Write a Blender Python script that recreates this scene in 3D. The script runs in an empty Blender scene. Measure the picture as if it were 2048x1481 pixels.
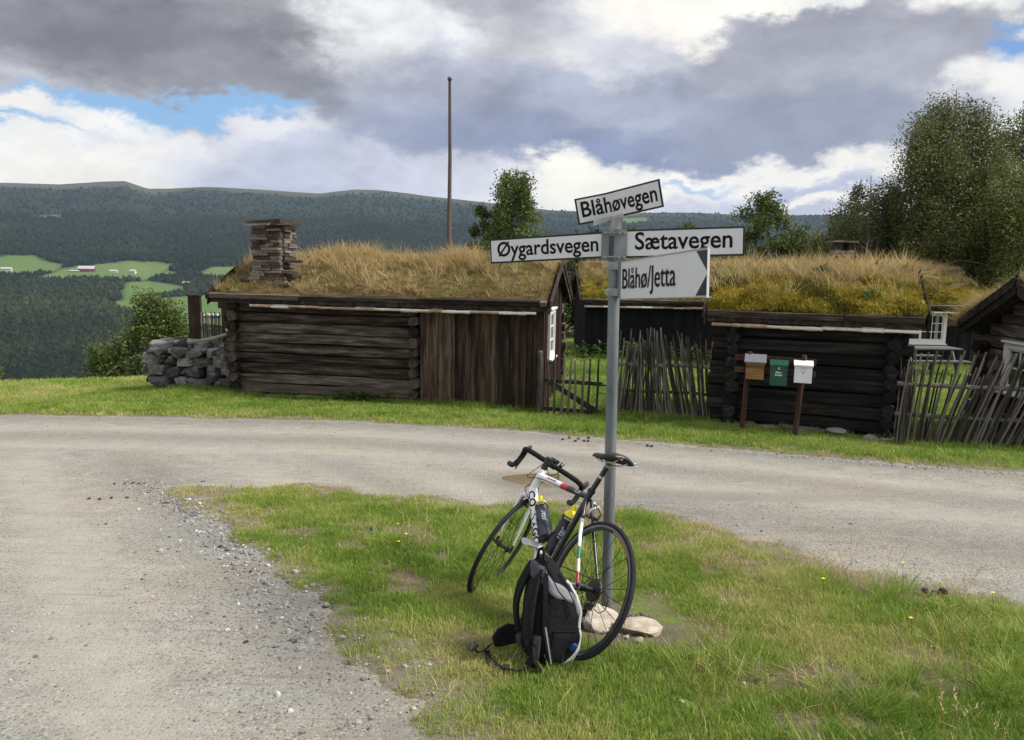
import bpy, bmesh, math, random
import numpy as np
from mathutils import Vector, Matrix, Euler

PI = math.pi
RAD = math.radians
SC = bpy.context.scene
COL = SC.collection

# ---------------------------------------------------------------- camera
cam_data = bpy.data.cameras.new('camera')
cam = bpy.data.objects.new('camera', cam_data)
COL.objects.link(cam)
EYE = 1.65
cam.location = (0, 0, EYE)
cam_data.sensor_fit = 'HORIZONTAL'
cam_data.sensor_width = 36.0
cam_data.lens = 36.0 * 1560 / 2048
cam_data.clip_start = 0.05
cam_data.clip_end = 30000
cam.matrix_world = (Matrix.Translation((0, 0, EYE)) @ Matrix.Rotation(RAD(90 - 8.0), 4, 'X')
                    @ Matrix.Rotation(RAD(1.0), 4, 'Z'))
SC.camera = cam

# ---------------------------------------------------------------- node helper
class NT:
    def __init__(self, tree):
        self.t = tree
    def n(self, typ, ins=None, **kw):
        nd = self.t.nodes.new(typ)
        for k, v in kw.items():
            setattr(nd, k, v)
        if ins:
            for k, v in ins.items():
                self.set(nd.inputs[k], v)
        return nd
    def set(self, sock, v):
        if isinstance(v, bpy.types.NodeSocket):
            self.t.links.new(v, sock)
        else:
            sock.default_value = v
    def m(self, op, a, b=0.0, c=None, clamp=False):
        nd = self.t.nodes.new('ShaderNodeMath')
        nd.operation = op
        nd.use_clamp = clamp
        self.set(nd.inputs[0], a)
        self.set(nd.inputs[1], b)
        if c is not None:
            self.set(nd.inputs[2], c)
        return nd.outputs[0]
    def vm(self, op, a, b=(0, 0, 0), scale=None):
        nd = self.t.nodes.new('ShaderNodeVectorMath')
        nd.operation = op
        self.set(nd.inputs[0], a)
        if op == 'SCALE':
            self.set(nd.inputs['Scale'], scale)
        else:
            self.set(nd.inputs[1], b)
        return nd.outputs[0]
    def mix(self, f, a, b, blend='MIX'):
        nd = self.t.nodes.new('ShaderNodeMix')
        nd.data_type = 'RGBA'
        nd.blend_type = blend
        self.set(nd.inputs[0], f)
        self.set(nd.inputs[6], a if isinstance(a, bpy.types.NodeSocket) else (*a[:3], 1))
        self.set(nd.inputs[7], b if isinstance(b, bpy.types.NodeSocket) else (*b[:3], 1))
        return nd.outputs[2]
    def sstep(self, x, a, b):
        nd = self.t.nodes.new('ShaderNodeMapRange')
        nd.interpolation_type = 'SMOOTHSTEP'
        self.set(nd.inputs[0], x)
        nd.inputs[1].default_value = a
        nd.inputs[2].default_value = b
        nd.inputs[3].default_value = 0.0
        nd.inputs[4].default_value = 1.0
        return nd.outputs[0]
    def noise(self, vec, scale, detail=5, rough=.55, dist=0.0):
        nd = self.n('ShaderNodeTexNoise', {'Scale': scale, 'Detail': detail, 'Roughness': rough, 'Distortion': dist})
        self.set(nd.inputs['Vector'], vec)
        return nd
    def ramp(self, f, stops):
        nd = self.t.nodes.new('ShaderNodeValToRGB')
        self.set(nd.inputs[0], f)
        e = nd.color_ramp.elements
        while len(e) < len(stops):
            e.new(.5)
        for el, (p, c) in zip(e, stops):
            el.position = p
            el.color = (*c[:3], 1)
        return nd.outputs[0]

def srgb(r, g, b):
    def f(c):
        c /= 255.0
        return c / 12.92 if c <= .04045 else ((c + .055) / 1.055) ** 2.4
    return (f(r), f(g), f(b))

# ---------------------------------------------------------------- world: blue sky with broken cloud
world = bpy.data.worlds.new('World')
SC.world = world
world.use_nodes = True
SUN_EL, SUN_AZ = 48.0, 100.0            # azimuth measured from the view axis (+Y) towards +X
W = NT(world.node_tree)
W.t.nodes.clear()
tc = W.n('ShaderNodeTexCoord')
dirv = W.vm('NORMALIZE', tc.outputs['Generated'])
sky = W.n('ShaderNodeTexSky', sky_type='NISHITA', sun_disc=False, sun_elevation=RAD(SUN_EL), sun_rotation=RAD(SUN_AZ))
skyc = W.vm('SCALE', sky.outputs[0], scale=0.10)
sx = W.n('ShaderNodeSeparateXYZ', {0: dirv})
# domain warp, coarse and fine, so that the cloud masses get billowing edges
dstr = W.vm('MULTIPLY', dirv, (1, 1, 1.9))
n1 = W.noise(dstr, 5.0, 8, .62)
n2 = W.noise(W.vm('ADD', dstr, (7, 3, 1)), 19.0, 6, .6)
n3 = W.noise(W.vm('ADD', dstr, (2, 9, 4)), 3.2, 10, .60)
n4 = W.noise(W.vm('ADD', dstr, (5, 1, 8)), 10.0, 8, .62)
w1 = W.vm('SUBTRACT', n1.outputs['Color'], (.5, .5, .5))
w2 = W.vm('SUBTRACT', n2.outputs['Color'], (.5, .5, .5))
wv = W.vm('ADD', W.vm('SCALE', w1, scale=17.0), W.vm('SCALE', w2, scale=6.0))
ws = W.n('ShaderNodeSeparateXYZ', {0: wv})
az = W.m('MULTIPLY', W.m('ARCTAN2', sx.outputs[0], sx.outputs[1]), 57.2958)
el = W.m('MULTIPLY', W.m('ARCSINE', sx.outputs[2]), 57.2958)
azw = W.m('ADD', az, ws.outputs[0])
elw = W.m('ADD', el, W.m('MULTIPLY', ws.outputs[1], .48))
# general cover: light grey cloud, thinner and darker places by noise
base = W.ramp(n3.outputs['Fac'], [(.30, srgb(168, 171, 184)), (.46, srgb(208, 210, 220)), (.62, srgb(247, 245, 242))])
col = base
ae = W.n('ShaderNodeCombineXYZ', {0: azw, 1: elw}).outputs[0]
MODS = {}
for q_ in (.08, .13, .18, .26):
    k = W.m('MULTIPLY_ADD', W.m('SUBTRACT', n3.outputs['Fac'], .5), q_ * 4, 1.0)
    MODS[q_] = W.m('MULTIPLY_ADD', W.m('SUBTRACT', n2.outputs['Fac'], .5), q_ * 2.0, W.m('MULTIPLY_ADD', W.m('SUBTRACT', n4.outputs['Fac'], .5), q_ * 5.5, k))
def cloud(cx, cy, rx, ry, rgb, soft=.4, op=1.0, mod=.25, blue=False):
    """a cloud mass (or a gap) centred at azimuth cx, elevation cy, half sizes rx, ry in degrees"""
    global col
    q = W.n('ShaderNodeVectorMath', {0: ae, 1: (1 / rx, 1 / ry, 0), 2: (-cx / rx, -cy / ry, 0)}, operation='MULTIPLY_ADD')
    r = W.n('ShaderNodeVectorMath', {0: q.outputs[0]}, operation='LENGTH').outputs['Value']
    mr = W.n('ShaderNodeMapRange', {0: r, 1: 1 + soft, 2: 1 - soft, 3: 0.0, 4: op}, interpolation_type='SMOOTHSTEP')
    f = mr.outputs[0]
    if blue:
        c = W.mix(.8, skyc, srgb(*rgb))
    else:
        kk = min(MODS, key=lambda q_: abs(q_ - mod))
        c = W.vm('SCALE', (*srgb(*rgb),), scale=MODS[kk])
    col = W.mix(f, col, c)
for a in [
    # upper left: heavy grey sheet
    (-19, 15.5, 20, 6.5, (149, 150, 154), .35, 1, .28), (-27, 14.0, 11, 2.6, (112, 112, 119), .7, .85, .2),
    (-16, 10.6, 8, 1.6, (128, 129, 136), .7, .8, .2), (-34, 20, 16, 5, (140, 141, 147), .5, .9, .25),
    # bright torn patch above the middle
    (-9.0, 15.6, 6.5, 3.4, (238, 238, 240), .55, .95, .18), (-2.5, 17.0, 4.5, 1.4, (168, 170, 180), .6, .8, .2),
    (-6.0, 11.3, 6.0, 2.6, (186, 190, 204), .6, .75, .18),
    # blue opening low on the left
    (-24.5, 9.2, 9.0, .95, (138, 186, 232), .32, 1, 0, True), (-31.5, 8.0, 7.0, 1.35, (142, 188, 232), .3, 1, 0, True),
    (-33.2, 8.6, 3.2, .7, (250, 247, 240), .6, 1, .1), (-28.5, 7.9, 3.0, .75, (252, 249, 243), .6, 1, .1),
    (-33, 6.8, 3.5, .55, (250, 247, 240), .6, .9, .1),
    # warm white cumulus along the left horizon
    (-29, 5.2, 9, 1.5, (252, 248, 236), .45, 1, .10), (-23, 6.6, 6.5, 1.15, (250, 247, 240), .4, 1, .12),
    (-14.5, 5.9, 9, 1.9, (196, 202, 220), .5, .9, .16), (-15.0, 8.2, 5, .6, (240, 240, 242), .7, .7, .1),
    # long slate band across the middle and right
    (8.5, 9.8, 19, 3.2, (156, 162, 180), .38, 1, .18), (6.5, 7.9, 14, 1.2, (124, 137, 170), .7, .9, .12),
    (19.5, 9.4, 10, 2.6, (150, 157, 174), .5, .9, .14), (-3, 8.6, 9, 1.4, (148, 157, 182), .7, .7, .12),
    (6.0, 11.0, 4.5, 1.3, (176, 183, 202), .5, .6, .12),
    # upper right: sunlit tops over a grey tower
    (13.5, 17.2, 8.5, 2.2, (254, 250, 240), .4, 1, .08), (27.5, 16.2, 5, 1.9, (253, 250, 243), .5, .9, .08),
    (22.0, 13.6, 10, 2.7, (168, 170, 180), .24, 1, .16), (20.2, 15.0, 3.6, 1.5, (160, 162, 174), .3, .9, .14),
    (31.2, 13.6, 2.0, 1.1, (118, 162, 218), .4, 1, 0, True), (33, 12.0, 4, 1.2, (250, 248, 242), .5, .8, .1),
    # bright strip above the right horizon
    (15.5, 6.0, 15, 1.25, (250, 247, 238), .45, 1, .10), (4.5, 5.4, 6, 1.2, (253, 249, 234), .45, 1, .08),
    (20.0, 5.1, 6.5, .75, (164, 174, 206), .6, .7, .12), (21.5, 4.1, 6, .5, (253, 249, 238), .6, .9, .08),
    (-5.5, 5.3, 7, 1.2, (214, 217, 228), .6, .8, .12), (12.5, 6.0, 2.2, .35, (150, 190, 230), .6, .7, 0, True),
]:
    cloud(*a)
bg = W.n('ShaderNodeBackground', {'Color': col, 'Strength': 0.74})
wo = W.n('ShaderNodeOutputWorld', {'Surface': bg.outputs[0]})

# ---------------------------------------------------------------- sun behind thin cloud
sd = bpy.data.lights.new('sun', 'SUN')
sd.energy = 3.6
sd.angle = RAD(13)
sd.color = (1.0, .965, .91)
sun = bpy.data.objects.new('sun', sd)
COL.objects.link(sun)
_s = Vector((math.sin(RAD(SUN_AZ)) * math.cos(RAD(SUN_EL)), math.cos(RAD(SUN_AZ)) * math.cos(RAD(SUN_EL)), math.sin(RAD(SUN_EL))))
sun.rotation_euler = (-_s).to_track_quat('-Z', 'Y').to_euler()
sun.location = (20, -10, 30)

SC.view_settings.view_transform = 'Standard'
SC.view_settings.look = 'None'
SC.view_settings.exposure = 0.58
SC.view_settings.gamma = 1.0
SC.view_settings.use_curve_mapping = False
SC.cycles.use_denoising = True
SC.cycles.denoising_prefilter = 'NONE'
SC.cycles.max_bounces = 6
SC.cycles.transparent_max_bounces = 12
SC.cycles.volume_bounces = 0
SC.cycles.sample_clamp_indirect = 4.0

# ---------------------------------------------------------------- object helpers
def tag(o, label=None, cat=None, group=None, kind=None):
    if label: o['label'] = label
    if cat: o['category'] = cat
    if group: o['group'] = group
    if kind: o['kind'] = kind
    return o

def thing(name, label, cat, loc=(0, 0, 0), rz=0.0, group=None, mat=None):
    o = bpy.data.objects.new(name, None)
    o.empty_display_size = .1
    COL.objects.link(o)
    if mat is not None:
        o.matrix_world = mat
    else:
        o.location = loc
        o.rotation_euler = (0, 0, rz)
    return tag(o, label, cat, group)

def link(name, me, parent=None, loc=None, rot=None, scale=None, mat=None):
    o = bpy.data.objects.new(name, me)
    COL.objects.link(o)
    if parent is not None:
        o.parent = parent
    if mat is not None:
        o.matrix_local = mat
    if loc is not None: o.location = loc
    if rot is not None: o.rotation_euler = rot
    if scale is not None: o.scale = scale
    return o

class MB:
    """collects shapes; build() makes ONE mesh object"""
    def __init__(self):
        self.v, self.f, self.mi, self.cur = [], [], [], 0
    def add(self, vs, fs):
        b = len(self.v)
        self.v += [tuple(map(float, p)) for p in vs]
        self.f += [tuple(i + b for i in f) for f in fs]
        self.mi += [self.cur] * len(fs)
        return self
    def box(self, x0, x1, y0, y1, z0, z1, jit=0.0, rng=None):
        p = [(x, y, z) for z in (z0, z1) for y in (y0, y1) for x in (x0, x1)]
        if jit and rng:
            p = [tuple(c + rng.uniform(-jit, jit) for c in q) for q in p]
        return self.hexa(p)
    def hexa(self, p):
        return self.add(p, [(0, 2, 3, 1), (4, 5, 7, 6), (0, 1, 5, 4), (2, 6, 7, 3), (0, 4, 6, 2), (1, 3, 7, 5)])
    def tube(self, pts, rad, n=8, cap=True, oval=1.0, ref=None, closed=False):
        pts = [Vector(p) for p in pts]
        m = len(pts)
        if not hasattr(rad, '__len__'):
            rad = [rad] * m
        vs, fs = [], []
        prev = None
        for i, p in enumerate(pts):
            a = pts[(i - 1) % m] if (closed or i > 0) else p
            c = pts[(i + 1) % m] if (closed or i < m - 1) else p
            t = (c - a).normalized()
            if prev is None:
                r = Vector(ref) if ref else (Vector((0, 0, 1)) if abs(t.z) < .9 else Vector((1, 0, 0)))
                u = (r - t * r.dot(t)).normalized()
            else:
                u = (prev - t * prev.dot(t)).normalized()
            prev = u
            w = t.cross(u)
            for k in range(n):
                an = 2 * PI * k / n
                vs.append(p + u * math.cos(an) * rad[i] + w * math.sin(an) * rad[i] * oval)
        for i in range(m if closed else m - 1):
            j = (i + 1) % m
            for k in range(n):
                k2 = (k + 1) % n
                fs.append((i * n + k, i * n + k2, j * n + k2, j * n + k))
        if cap and not closed:
            fs.append(tuple(range(n - 1, -1, -1)))
            fs.append(tuple((m - 1) * n + k for k in range(n)))
        return self.add(vs, fs)
    def lathe(self, prof, n=16, mat=None, cap=True):
        vs, fs = [], []
        m = len(prof)
        for r, z in prof:
            for k in range(n):
                an = 2 * PI * k / n
                vs.append(Vector((r * math.cos(an), r * math.sin(an), z)))
        for i in range(m - 1):
            for k in range(n):
                k2 = (k + 1) % n
                fs.append((i * n + k, i * n + k2, (i + 1) * n + k2, (i + 1) * n + k))
        if cap:
            fs.append(tuple(range(n - 1, -1, -1)))
            fs.append(tuple((m - 1) * n + k for k in range(n)))
        if mat is not None:
            vs = [mat @ p for p in vs]
        return self.add(vs, fs)
    def prism(self, poly, t0, t1, fn=None):
        """poly: 2-D outline; extruded t0..t1; fn maps (a,b,t) to a point"""
        fn = fn or (lambda a, b, t: (a, b, t))
        n = len(poly)
        vs = [fn(a, b, t0) for a, b in poly] + [fn(a, b, t1) for a, b in poly]
        fs = [tuple(range(n - 1, -1, -1)), tuple(range(n, 2 * n))]
        fs += [(i, (i + 1) % n, n + (i + 1) % n, n + i) for i in range(n)]
        return self.add(vs, fs)
    def mesh(self, name, mats, smooth=False, fix=True):
        me = bpy.data.meshes.new(name)
        me.from_pydata(self.v, [], self.f)
        mats = mats if isinstance(mats, (list, tuple)) else [mats]
        for mm in mats:
            me.materials.append(mm)
        if len(mats) > 1:
            me.polygons.foreach_set('material_index', self.mi)
        if fix:
            bm = bmesh.new()
            bm.from_mesh(me)
            bmesh.ops.recalc_face_normals(bm, faces=bm.faces)
            bm.to_mesh(me)
            bm.free()
        if smooth:
            me.polygons.foreach_set('use_smooth', [True] * len(me.polygons))
            if smooth == 'auto':
                me.set_sharp_from_angle(angle=RAD(40))
        me.update()
        return me
    def build(self, name, mats, parent=None, smooth=False, **kw):
        return link(name, self.mesh(name, mats, smooth), parent, **kw)

def np_mesh(name, verts, faces, mats, smooth=False):
    """verts (N,3), faces (M,k) numpy"""
    me = bpy.data.meshes.new(name)
    verts = np.asarray(verts, dtype=np.float32)
    faces = np.asarray(faces, dtype=np.int32)
    me.vertices.add(len(verts))
    me.vertices.foreach_set('co', verts.ravel())
    k = faces.shape[1]
    me.loops.add(faces.size)
    me.loops.foreach_set('vertex_index', faces.ravel())
    me.polygons.add(len(faces))
    me.polygons.foreach_set('loop_start', np.arange(0, faces.size, k, dtype=np.int32))
    me.polygons.foreach_set('loop_total', np.full(len(faces), k, dtype=np.int32))
    if smooth:
        me.polygons.foreach_set('use_smooth', np.ones(len(faces), dtype=bool))
    for mm in (mats if isinstance(mats, (list, tuple)) else [mats]):
        me.materials.append(mm)
    me.update(calc_edges=True)
    me.validate()
    return me

# ---------------------------------------------------------------- numpy value noise
def _h(ix, iy, s):
    n = (ix.astype(np.int64) * 374761393 + iy.astype(np.int64) * 668265263 + s * 974634777) & 0xffffffff
    n = ((n ^ (n >> 13)) * 1274126177) & 0xffffffff
    return ((n ^ (n >> 16)) & 0xffff) / 65535.0
def vnoise(x, y, s=0):
    x = np.asarray(x, float); y = np.asarray(y, float)
    ix = np.floor(x); iy = np.floor(y)
    fx = x - ix; fy = y - iy
    fx = fx * fx * (3 - 2 * fx); fy = fy * fy * (3 - 2 * fy)
    a = _h(ix, iy, s); b = _h(ix + 1, iy, s); c = _h(ix, iy + 1, s); d = _h(ix + 1, iy + 1, s)
    return (a * (1 - fx) + b * fx) * (1 - fy) + (c * (1 - fx) + d * fx) * fy
def fbm(x, y, s=0, o=4):
    t = 0; a = .5; n = 0
    for i in range(o):
        t = t + a * vnoise(np.asarray(x) * 2 ** i, np.asarray(y) * 2 ** i, s + i); n += a; a *= .5
    return t / n
def sstep(x, a, b):
    t = np.clip((np.asarray(x, float) - a) / (b - a), 0, 1)
    return t * t * (3 - 2 * t)

# ---------------------------------------------------------------- materials
def new_mat(name):
    m = bpy.data.materials.new(name)
    m.use_nodes = True
    t = NT(m.node_tree)
    b = m.node_tree.nodes['Principled BSDF']
    return m, t, b

def plain(name, col, rough=.5, metal=0.0, spec=.5, bump=0, bscale=200, var=.0):
    m, t, b = new_mat(name)
    b.inputs['Base Color'].default_value = (*col, 1)
    b.inputs['Roughness'].default_value = rough
    b.inputs['Metallic'].default_value = metal
    b.inputs['Specular IOR Level'].default_value = spec
    if bump or var:
        tc = t.n('ShaderNodeTexCoord')
        nz = t.noise(tc.outputs['Object'], bscale, 4)
        if bump:
            bp = t.n('ShaderNodeBump', {'Strength': bump, 'Distance': .01, 'Height': nz.outputs['Fac']})
            t.set(b.inputs['Normal'], bp.outputs[0])
        if var:
            n2 = t.noise(tc.outputs['Object'], bscale * .13, 5)
            k = t.m('MULTIPLY_ADD', t.m('SUBTRACT', n2.outputs['Fac'], .5), var * 2, 1)
            t.set(b.inputs['Base Color'], t.vm('SCALE', col, scale=k))
    return m

def mottle(name, cols, scale=6, stretch=(1, 1, 1), rough=.85, bump=.3, bscale=None, bdist=.02, rand=.25, detail=6,
           spec=.25, metal=0, fine=None, spots=None):
    """colours mixed by stretched noise; each object gets its own offset and its own tone"""
    m, t, b = new_mat(name)
    tc = t.n('ShaderNodeTexCoord')
    oi = t.n('ShaderNodeObjectInfo')
    off = t.vm('SCALE', (13.1, 7.7, 5.3), scale=t.m('MULTIPLY', oi.outputs['Random'], 9.0))
    v = t.vm('MULTIPLY', t.vm('ADD', tc.outputs['Object'], off), stretch)
    nz = t.noise(v, scale, detail, .6)
    f = t.m('ADD', nz.outputs['Fac'], t.m('MULTIPLY', t.m('SUBTRACT', oi.outputs['Random'], .5), rand))
    n = len(cols)
    c = t.ramp(f, [(.30 + .40 * i / max(1, n - 1), x) for i, x in enumerate(cols)])
    if fine:                                   # thin dark cracks / grain along the stretch
        fs, fst, fk = fine
        n2 = t.noise(t.vm('MULTIPLY', t.vm('ADD', tc.outputs['Object'], off), fst), fs, 4, .7)
        c = t.mix(t.m('MULTIPLY', t.sstep(n2.outputs['Fac'], .50, .66), fk), c, (.008, .006, .005))
    if spots:                                  # lichen, rust
        ss, sc_, s0, s1, sk = spots
        n4 = t.noise(t.vm('ADD', tc.outputs['Object'], off), ss, 5, .6)
        c = t.mix(t.m('MULTIPLY', t.sstep(n4.outputs['Fac'], s0, s1), sk), c, sc_)
    t.set(b.inputs['Base Color'], c)
    b.inputs['Roughness'].default_value = rough
    b.inputs['Specular IOR Level'].default_value = spec
    b.inputs['Metallic'].default_value = metal
    if bump:
        n3 = t.noise(v, bscale or scale * 4, 6, .65)
        bp = t.n('ShaderNodeBump', {'Strength': bump, 'Distance': bdist, 'Height': n3.outputs['Fac']})
        t.set(b.inputs['Normal'], bp.outputs[0])
    return m

def leafy(name, stops, transl=.35, rough=.6, inst=False, spec=.25, clump=False):
    """leaf / blade material: tone by island (or by the instance's own tint), light passes through"""
    m, t, b = new_mat(name)
    if inst:
        at = t.n('ShaderNodeAttribute', attribute_type='INSTANCER', attribute_name='tint')
        ge = t.n('ShaderNodeNewGeometry')
        f = t.m('ADD', at.outputs['Fac'], t.m('MULTIPLY', t.m('SUBTRACT', ge.outputs['Random Per Island'], .5), .28))
    else:
        ge = t.n('ShaderNodeNewGeometry')
        f = ge.outputs['Random Per Island']
        if clump:                                # whole sprays differ in tone, leaves a little within a spray
            ca = t.n('ShaderNodeAttribute', attribute_name='spray')
            f = t.m('MULTIPLY_ADD', f, .45, t.m('MULTIPLY', ca.outputs['Fac'], .55))
    c = t.ramp(f, stops)
    t.set(b.inputs['Base Color'], c)
    b.inputs['Roughness'].default_value = rough
    b.inputs['Specular IOR Level'].default_value = spec
    tr = t.n('ShaderNodeBsdfTranslucent', {'Color': c})
    mx = t.n('ShaderNodeMixShader', {0: transl, 1: b.outputs[0], 2: tr.outputs[0]})
    t.set(m.node_tree.nodes['Material Output'].inputs[0], mx.outputs[0])
    return m
# ================================================================ terrain
VERGE = np.array([(-30, 12.6), (-12, 11.95), (-7.93, 11.86), (-6.39, 11.89), (-4.85, 11.92), (-2.51, 11.93), (-0.92, 11.56), (0.56, 10.89), (1.86, 10.21),
                  (3.05, 9.69), (4.08, 9.15), (4.81, 8.83), (5.72, 8.46), (9, 7.2), (14, 5.6), (30, 1.0)])
ISLAND = np.array([(-2.92, 6.74), (-2.53, 6.94), (-1.96, 7.07), (-1.18, 6.84), (-0.53, 6.63), (-0.08, 6.5), (0.56, 6.4), (1.11, 6.19), (1.47, 5.79),
                   (1.76, 5.46), (2.13, 5.1), (2.49, 4.72), (2.96, 4.25), (4.5, 2.9), (8, 0.4), (14, -3), (14, -8), (.8, -8), (.62, -3), (.5, 0), (.3, 1.5), (.08, 2.3),
                   (-0.09, 2.67), (-0.16, 2.77), (-0.29, 3.0), (-0.5, 3.29), (-0.72, 3.58), (-0.98, 3.96), (-1.27, 4.42), (-1.66, 4.99),
                   (-2.05, 5.59), (-2.49, 6.27)])

def poly_sd(x, y, P):
    """signed distance, positive inside"""
    x = np.asarray(x, float); y = np.asarray(y, float)
    d = np.full(x.shape, 1e9); ins = np.zeros(x.shape, bool)
    n = len(P)
    for i in range(n):
        ax, ay = P[i]; bx, by = P[(i + 1) % n]
        ex, ey = bx - ax, by - ay
        t = np.clip(((x - ax) * ex + (y - ay) * ey) / (ex * ex + ey * ey), 0, 1)
        d = np.minimum(d, np.hypot(x - ax - t * ex, y - ay - t * ey))
        c = ((ay > y) != (by > y))
        with np.errstate(divide='ignore', invalid='ignore'):
            xi = ax + (y - ay) * ex / (ey if ey != 0 else 1e-9)
        ins ^= c & (x < xi)
    return np.where(ins, d, -d)

def road_sd(x, y):
    """positive on gravel"""
    x = np.asarray(x, float); y = np.asarray(y, float)
    isl = -poly_sd(x, y, ISLAND)
    ver = (np.interp(x, VERGE[:, 0], VERGE[:, 1]) - y) * .92
    d = np.minimum(isl - .02 - .13 * sstep(y, 4.6, 6.4), ver)
    d = np.minimum(d, x + 17)
    d = np.minimum(d, y + 12)
    rag = np.where(ver < isl, .20, .42 + .30 * sstep(y, 4.6, 6.6))       # the wedge has a ragged, trodden rim
    u, v = .8 * x + .6 * y, .8 * y - .6 * x
    return d + rag * (fbm(u * 2.2, v * 2.2, 5, 4) - .5) + .15 * (fbm(v * 7.3 + 4, u * 7.3, 9, 3) - .5)

def T(x, y):
    """height of the ground"""
    x = np.asarray(x, float); y = np.asarray(y, float)
    plane = .06 - .078 * y
    yard = np.where(y < 13, plane, -.954 - .027 * (y - 13))
    k = sstep(x, -2.5, 2.0)
    z = plane * (1 - k) + yard * k
    z = z - .10 * sstep(x, 3.8, 5.8) * sstep(y, 9.3, 10.6)
    # the meadow falls away to the valley on the left and behind
    crest = 18.3 + .25 * np.sin(x * .5) + 26 * sstep(x, -7, 3) + 12 * sstep(x, 3, 20) - .16 * np.minimum(0, x + 9) * 0
    s = np.maximum(0, y - crest + np.maximum(0, -x - 9.5) * .55)
    z = z - .085 * np.minimum(s, 4) ** 2 * .5 - .26 * np.maximum(0, s - 4)
    s2 = np.maximum(0, -x - 22)
    z = z - .2 * s2
    z = np.where(z < -150, -150 - (-150 - z) * .08, z)
    # low bank at the foot of the dry stone wall
    z = z + .14 * np.exp(-((x + 6.3) / 1.1) ** 2 - ((y - 15.0) / .55) ** 2)
    z = z - .13 * np.exp(-((x - .7) / 1.5) ** 2 - ((y - 13.9) / 1.0) ** 2)
    z = z + .05 * (fbm(x * .35, y * .35, 31, 3) - .5) * (1 - np.exp(-((x - .2) ** 2 + (y - 3.9) ** 2) / 1.5))
    return z

def micro(x, y):
    return .035 * (fbm(x * 1.7, y * 1.7, 3, 3) - .5) * (1 - .85 * np.exp(-((x - .2) ** 2 + (y - 3.9) ** 2) / 1.2))

def Z(x, y):
    return float(T(np.array([x]), np.array([y]))[0] + micro(np.array([x]), np.array([y]))[0])

def grid_mesh(name, xs, ys, zf, mats, smooth=True):
    X, Y = np.meshgrid(xs, ys)
    V = np.stack([X.ravel(), Y.ravel(), zf(X.ravel(), Y.ravel())], 1)
    nx, ny = len(xs), len(ys)
    i = (np.arange(ny - 1)[:, None] * nx + np.arange(nx - 1)[None, :]).ravel()
    F = np.stack([i, i + 1, i + nx + 1, i + nx], 1)
    return np_mesh(name, V, F, mats, smooth), V

# ---- materials of the ground
def ground_mat():
    m, t, b = new_mat('meadow_soil')
    tc = t.n('ShaderNodeTexCoord')
    P = tc.outputs['Object']
    a = t.noise(P, .9, 6, .6); c = t.noise(P, 14, 5, .6); d = t.noise(P, 70, 4, .7)
    soil = t.ramp(c.outputs['Fac'], [(.3, (.085, .068, .047)), (.55, (.150, .123, .088)), (.75, (.21, .178, .130))])
    thatch = t.ramp(d.outputs['Fac'], [(.3, (.080, .132, .020)), (.55, (.150, .215, .034)), (.78, (.25, .26, .068))])
    f = t.sstep(t.m('MULTIPLY_ADD', c.outputs['Fac'], .45, t.m('MULTIPLY', a.outputs['Fac'], .75)), .42, .62)
    sp = t.n('ShaderNodeSeparateXYZ', {0: P})
    far = t.sstep(sp.outputs[1], 13.0, 16.0)
    f = t.m('MULTIPLY', f, t.m('MULTIPLY_ADD', far, -.55, 1.0))
    col = t.mix(f, thatch, soil)
    dust = t.n('ShaderNodeAttribute', attribute_name='dust')       # gravel kicked on to the edge of the turf
    col = t.mix(t.m('MULTIPLY', dust.outputs['Fac'], t.sstep(c.outputs['Fac'], .30, .52)), col, t.mix(d.outputs['Fac'], (.105, .090, .068), (.29, .262, .21)))
    t.set(b.inputs['Base Color'], col)
    b.inputs['Roughness'].default_value = .95
    b.inputs['Specular IOR Level'].default_value = .1
    bp = t.n('ShaderNodeBump', {'Strength': .6, 'Distance': .03, 'Height': d.outputs['Fac']})
    t.set(b.inputs['Normal'], bp.outputs[0])
    return m

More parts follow.
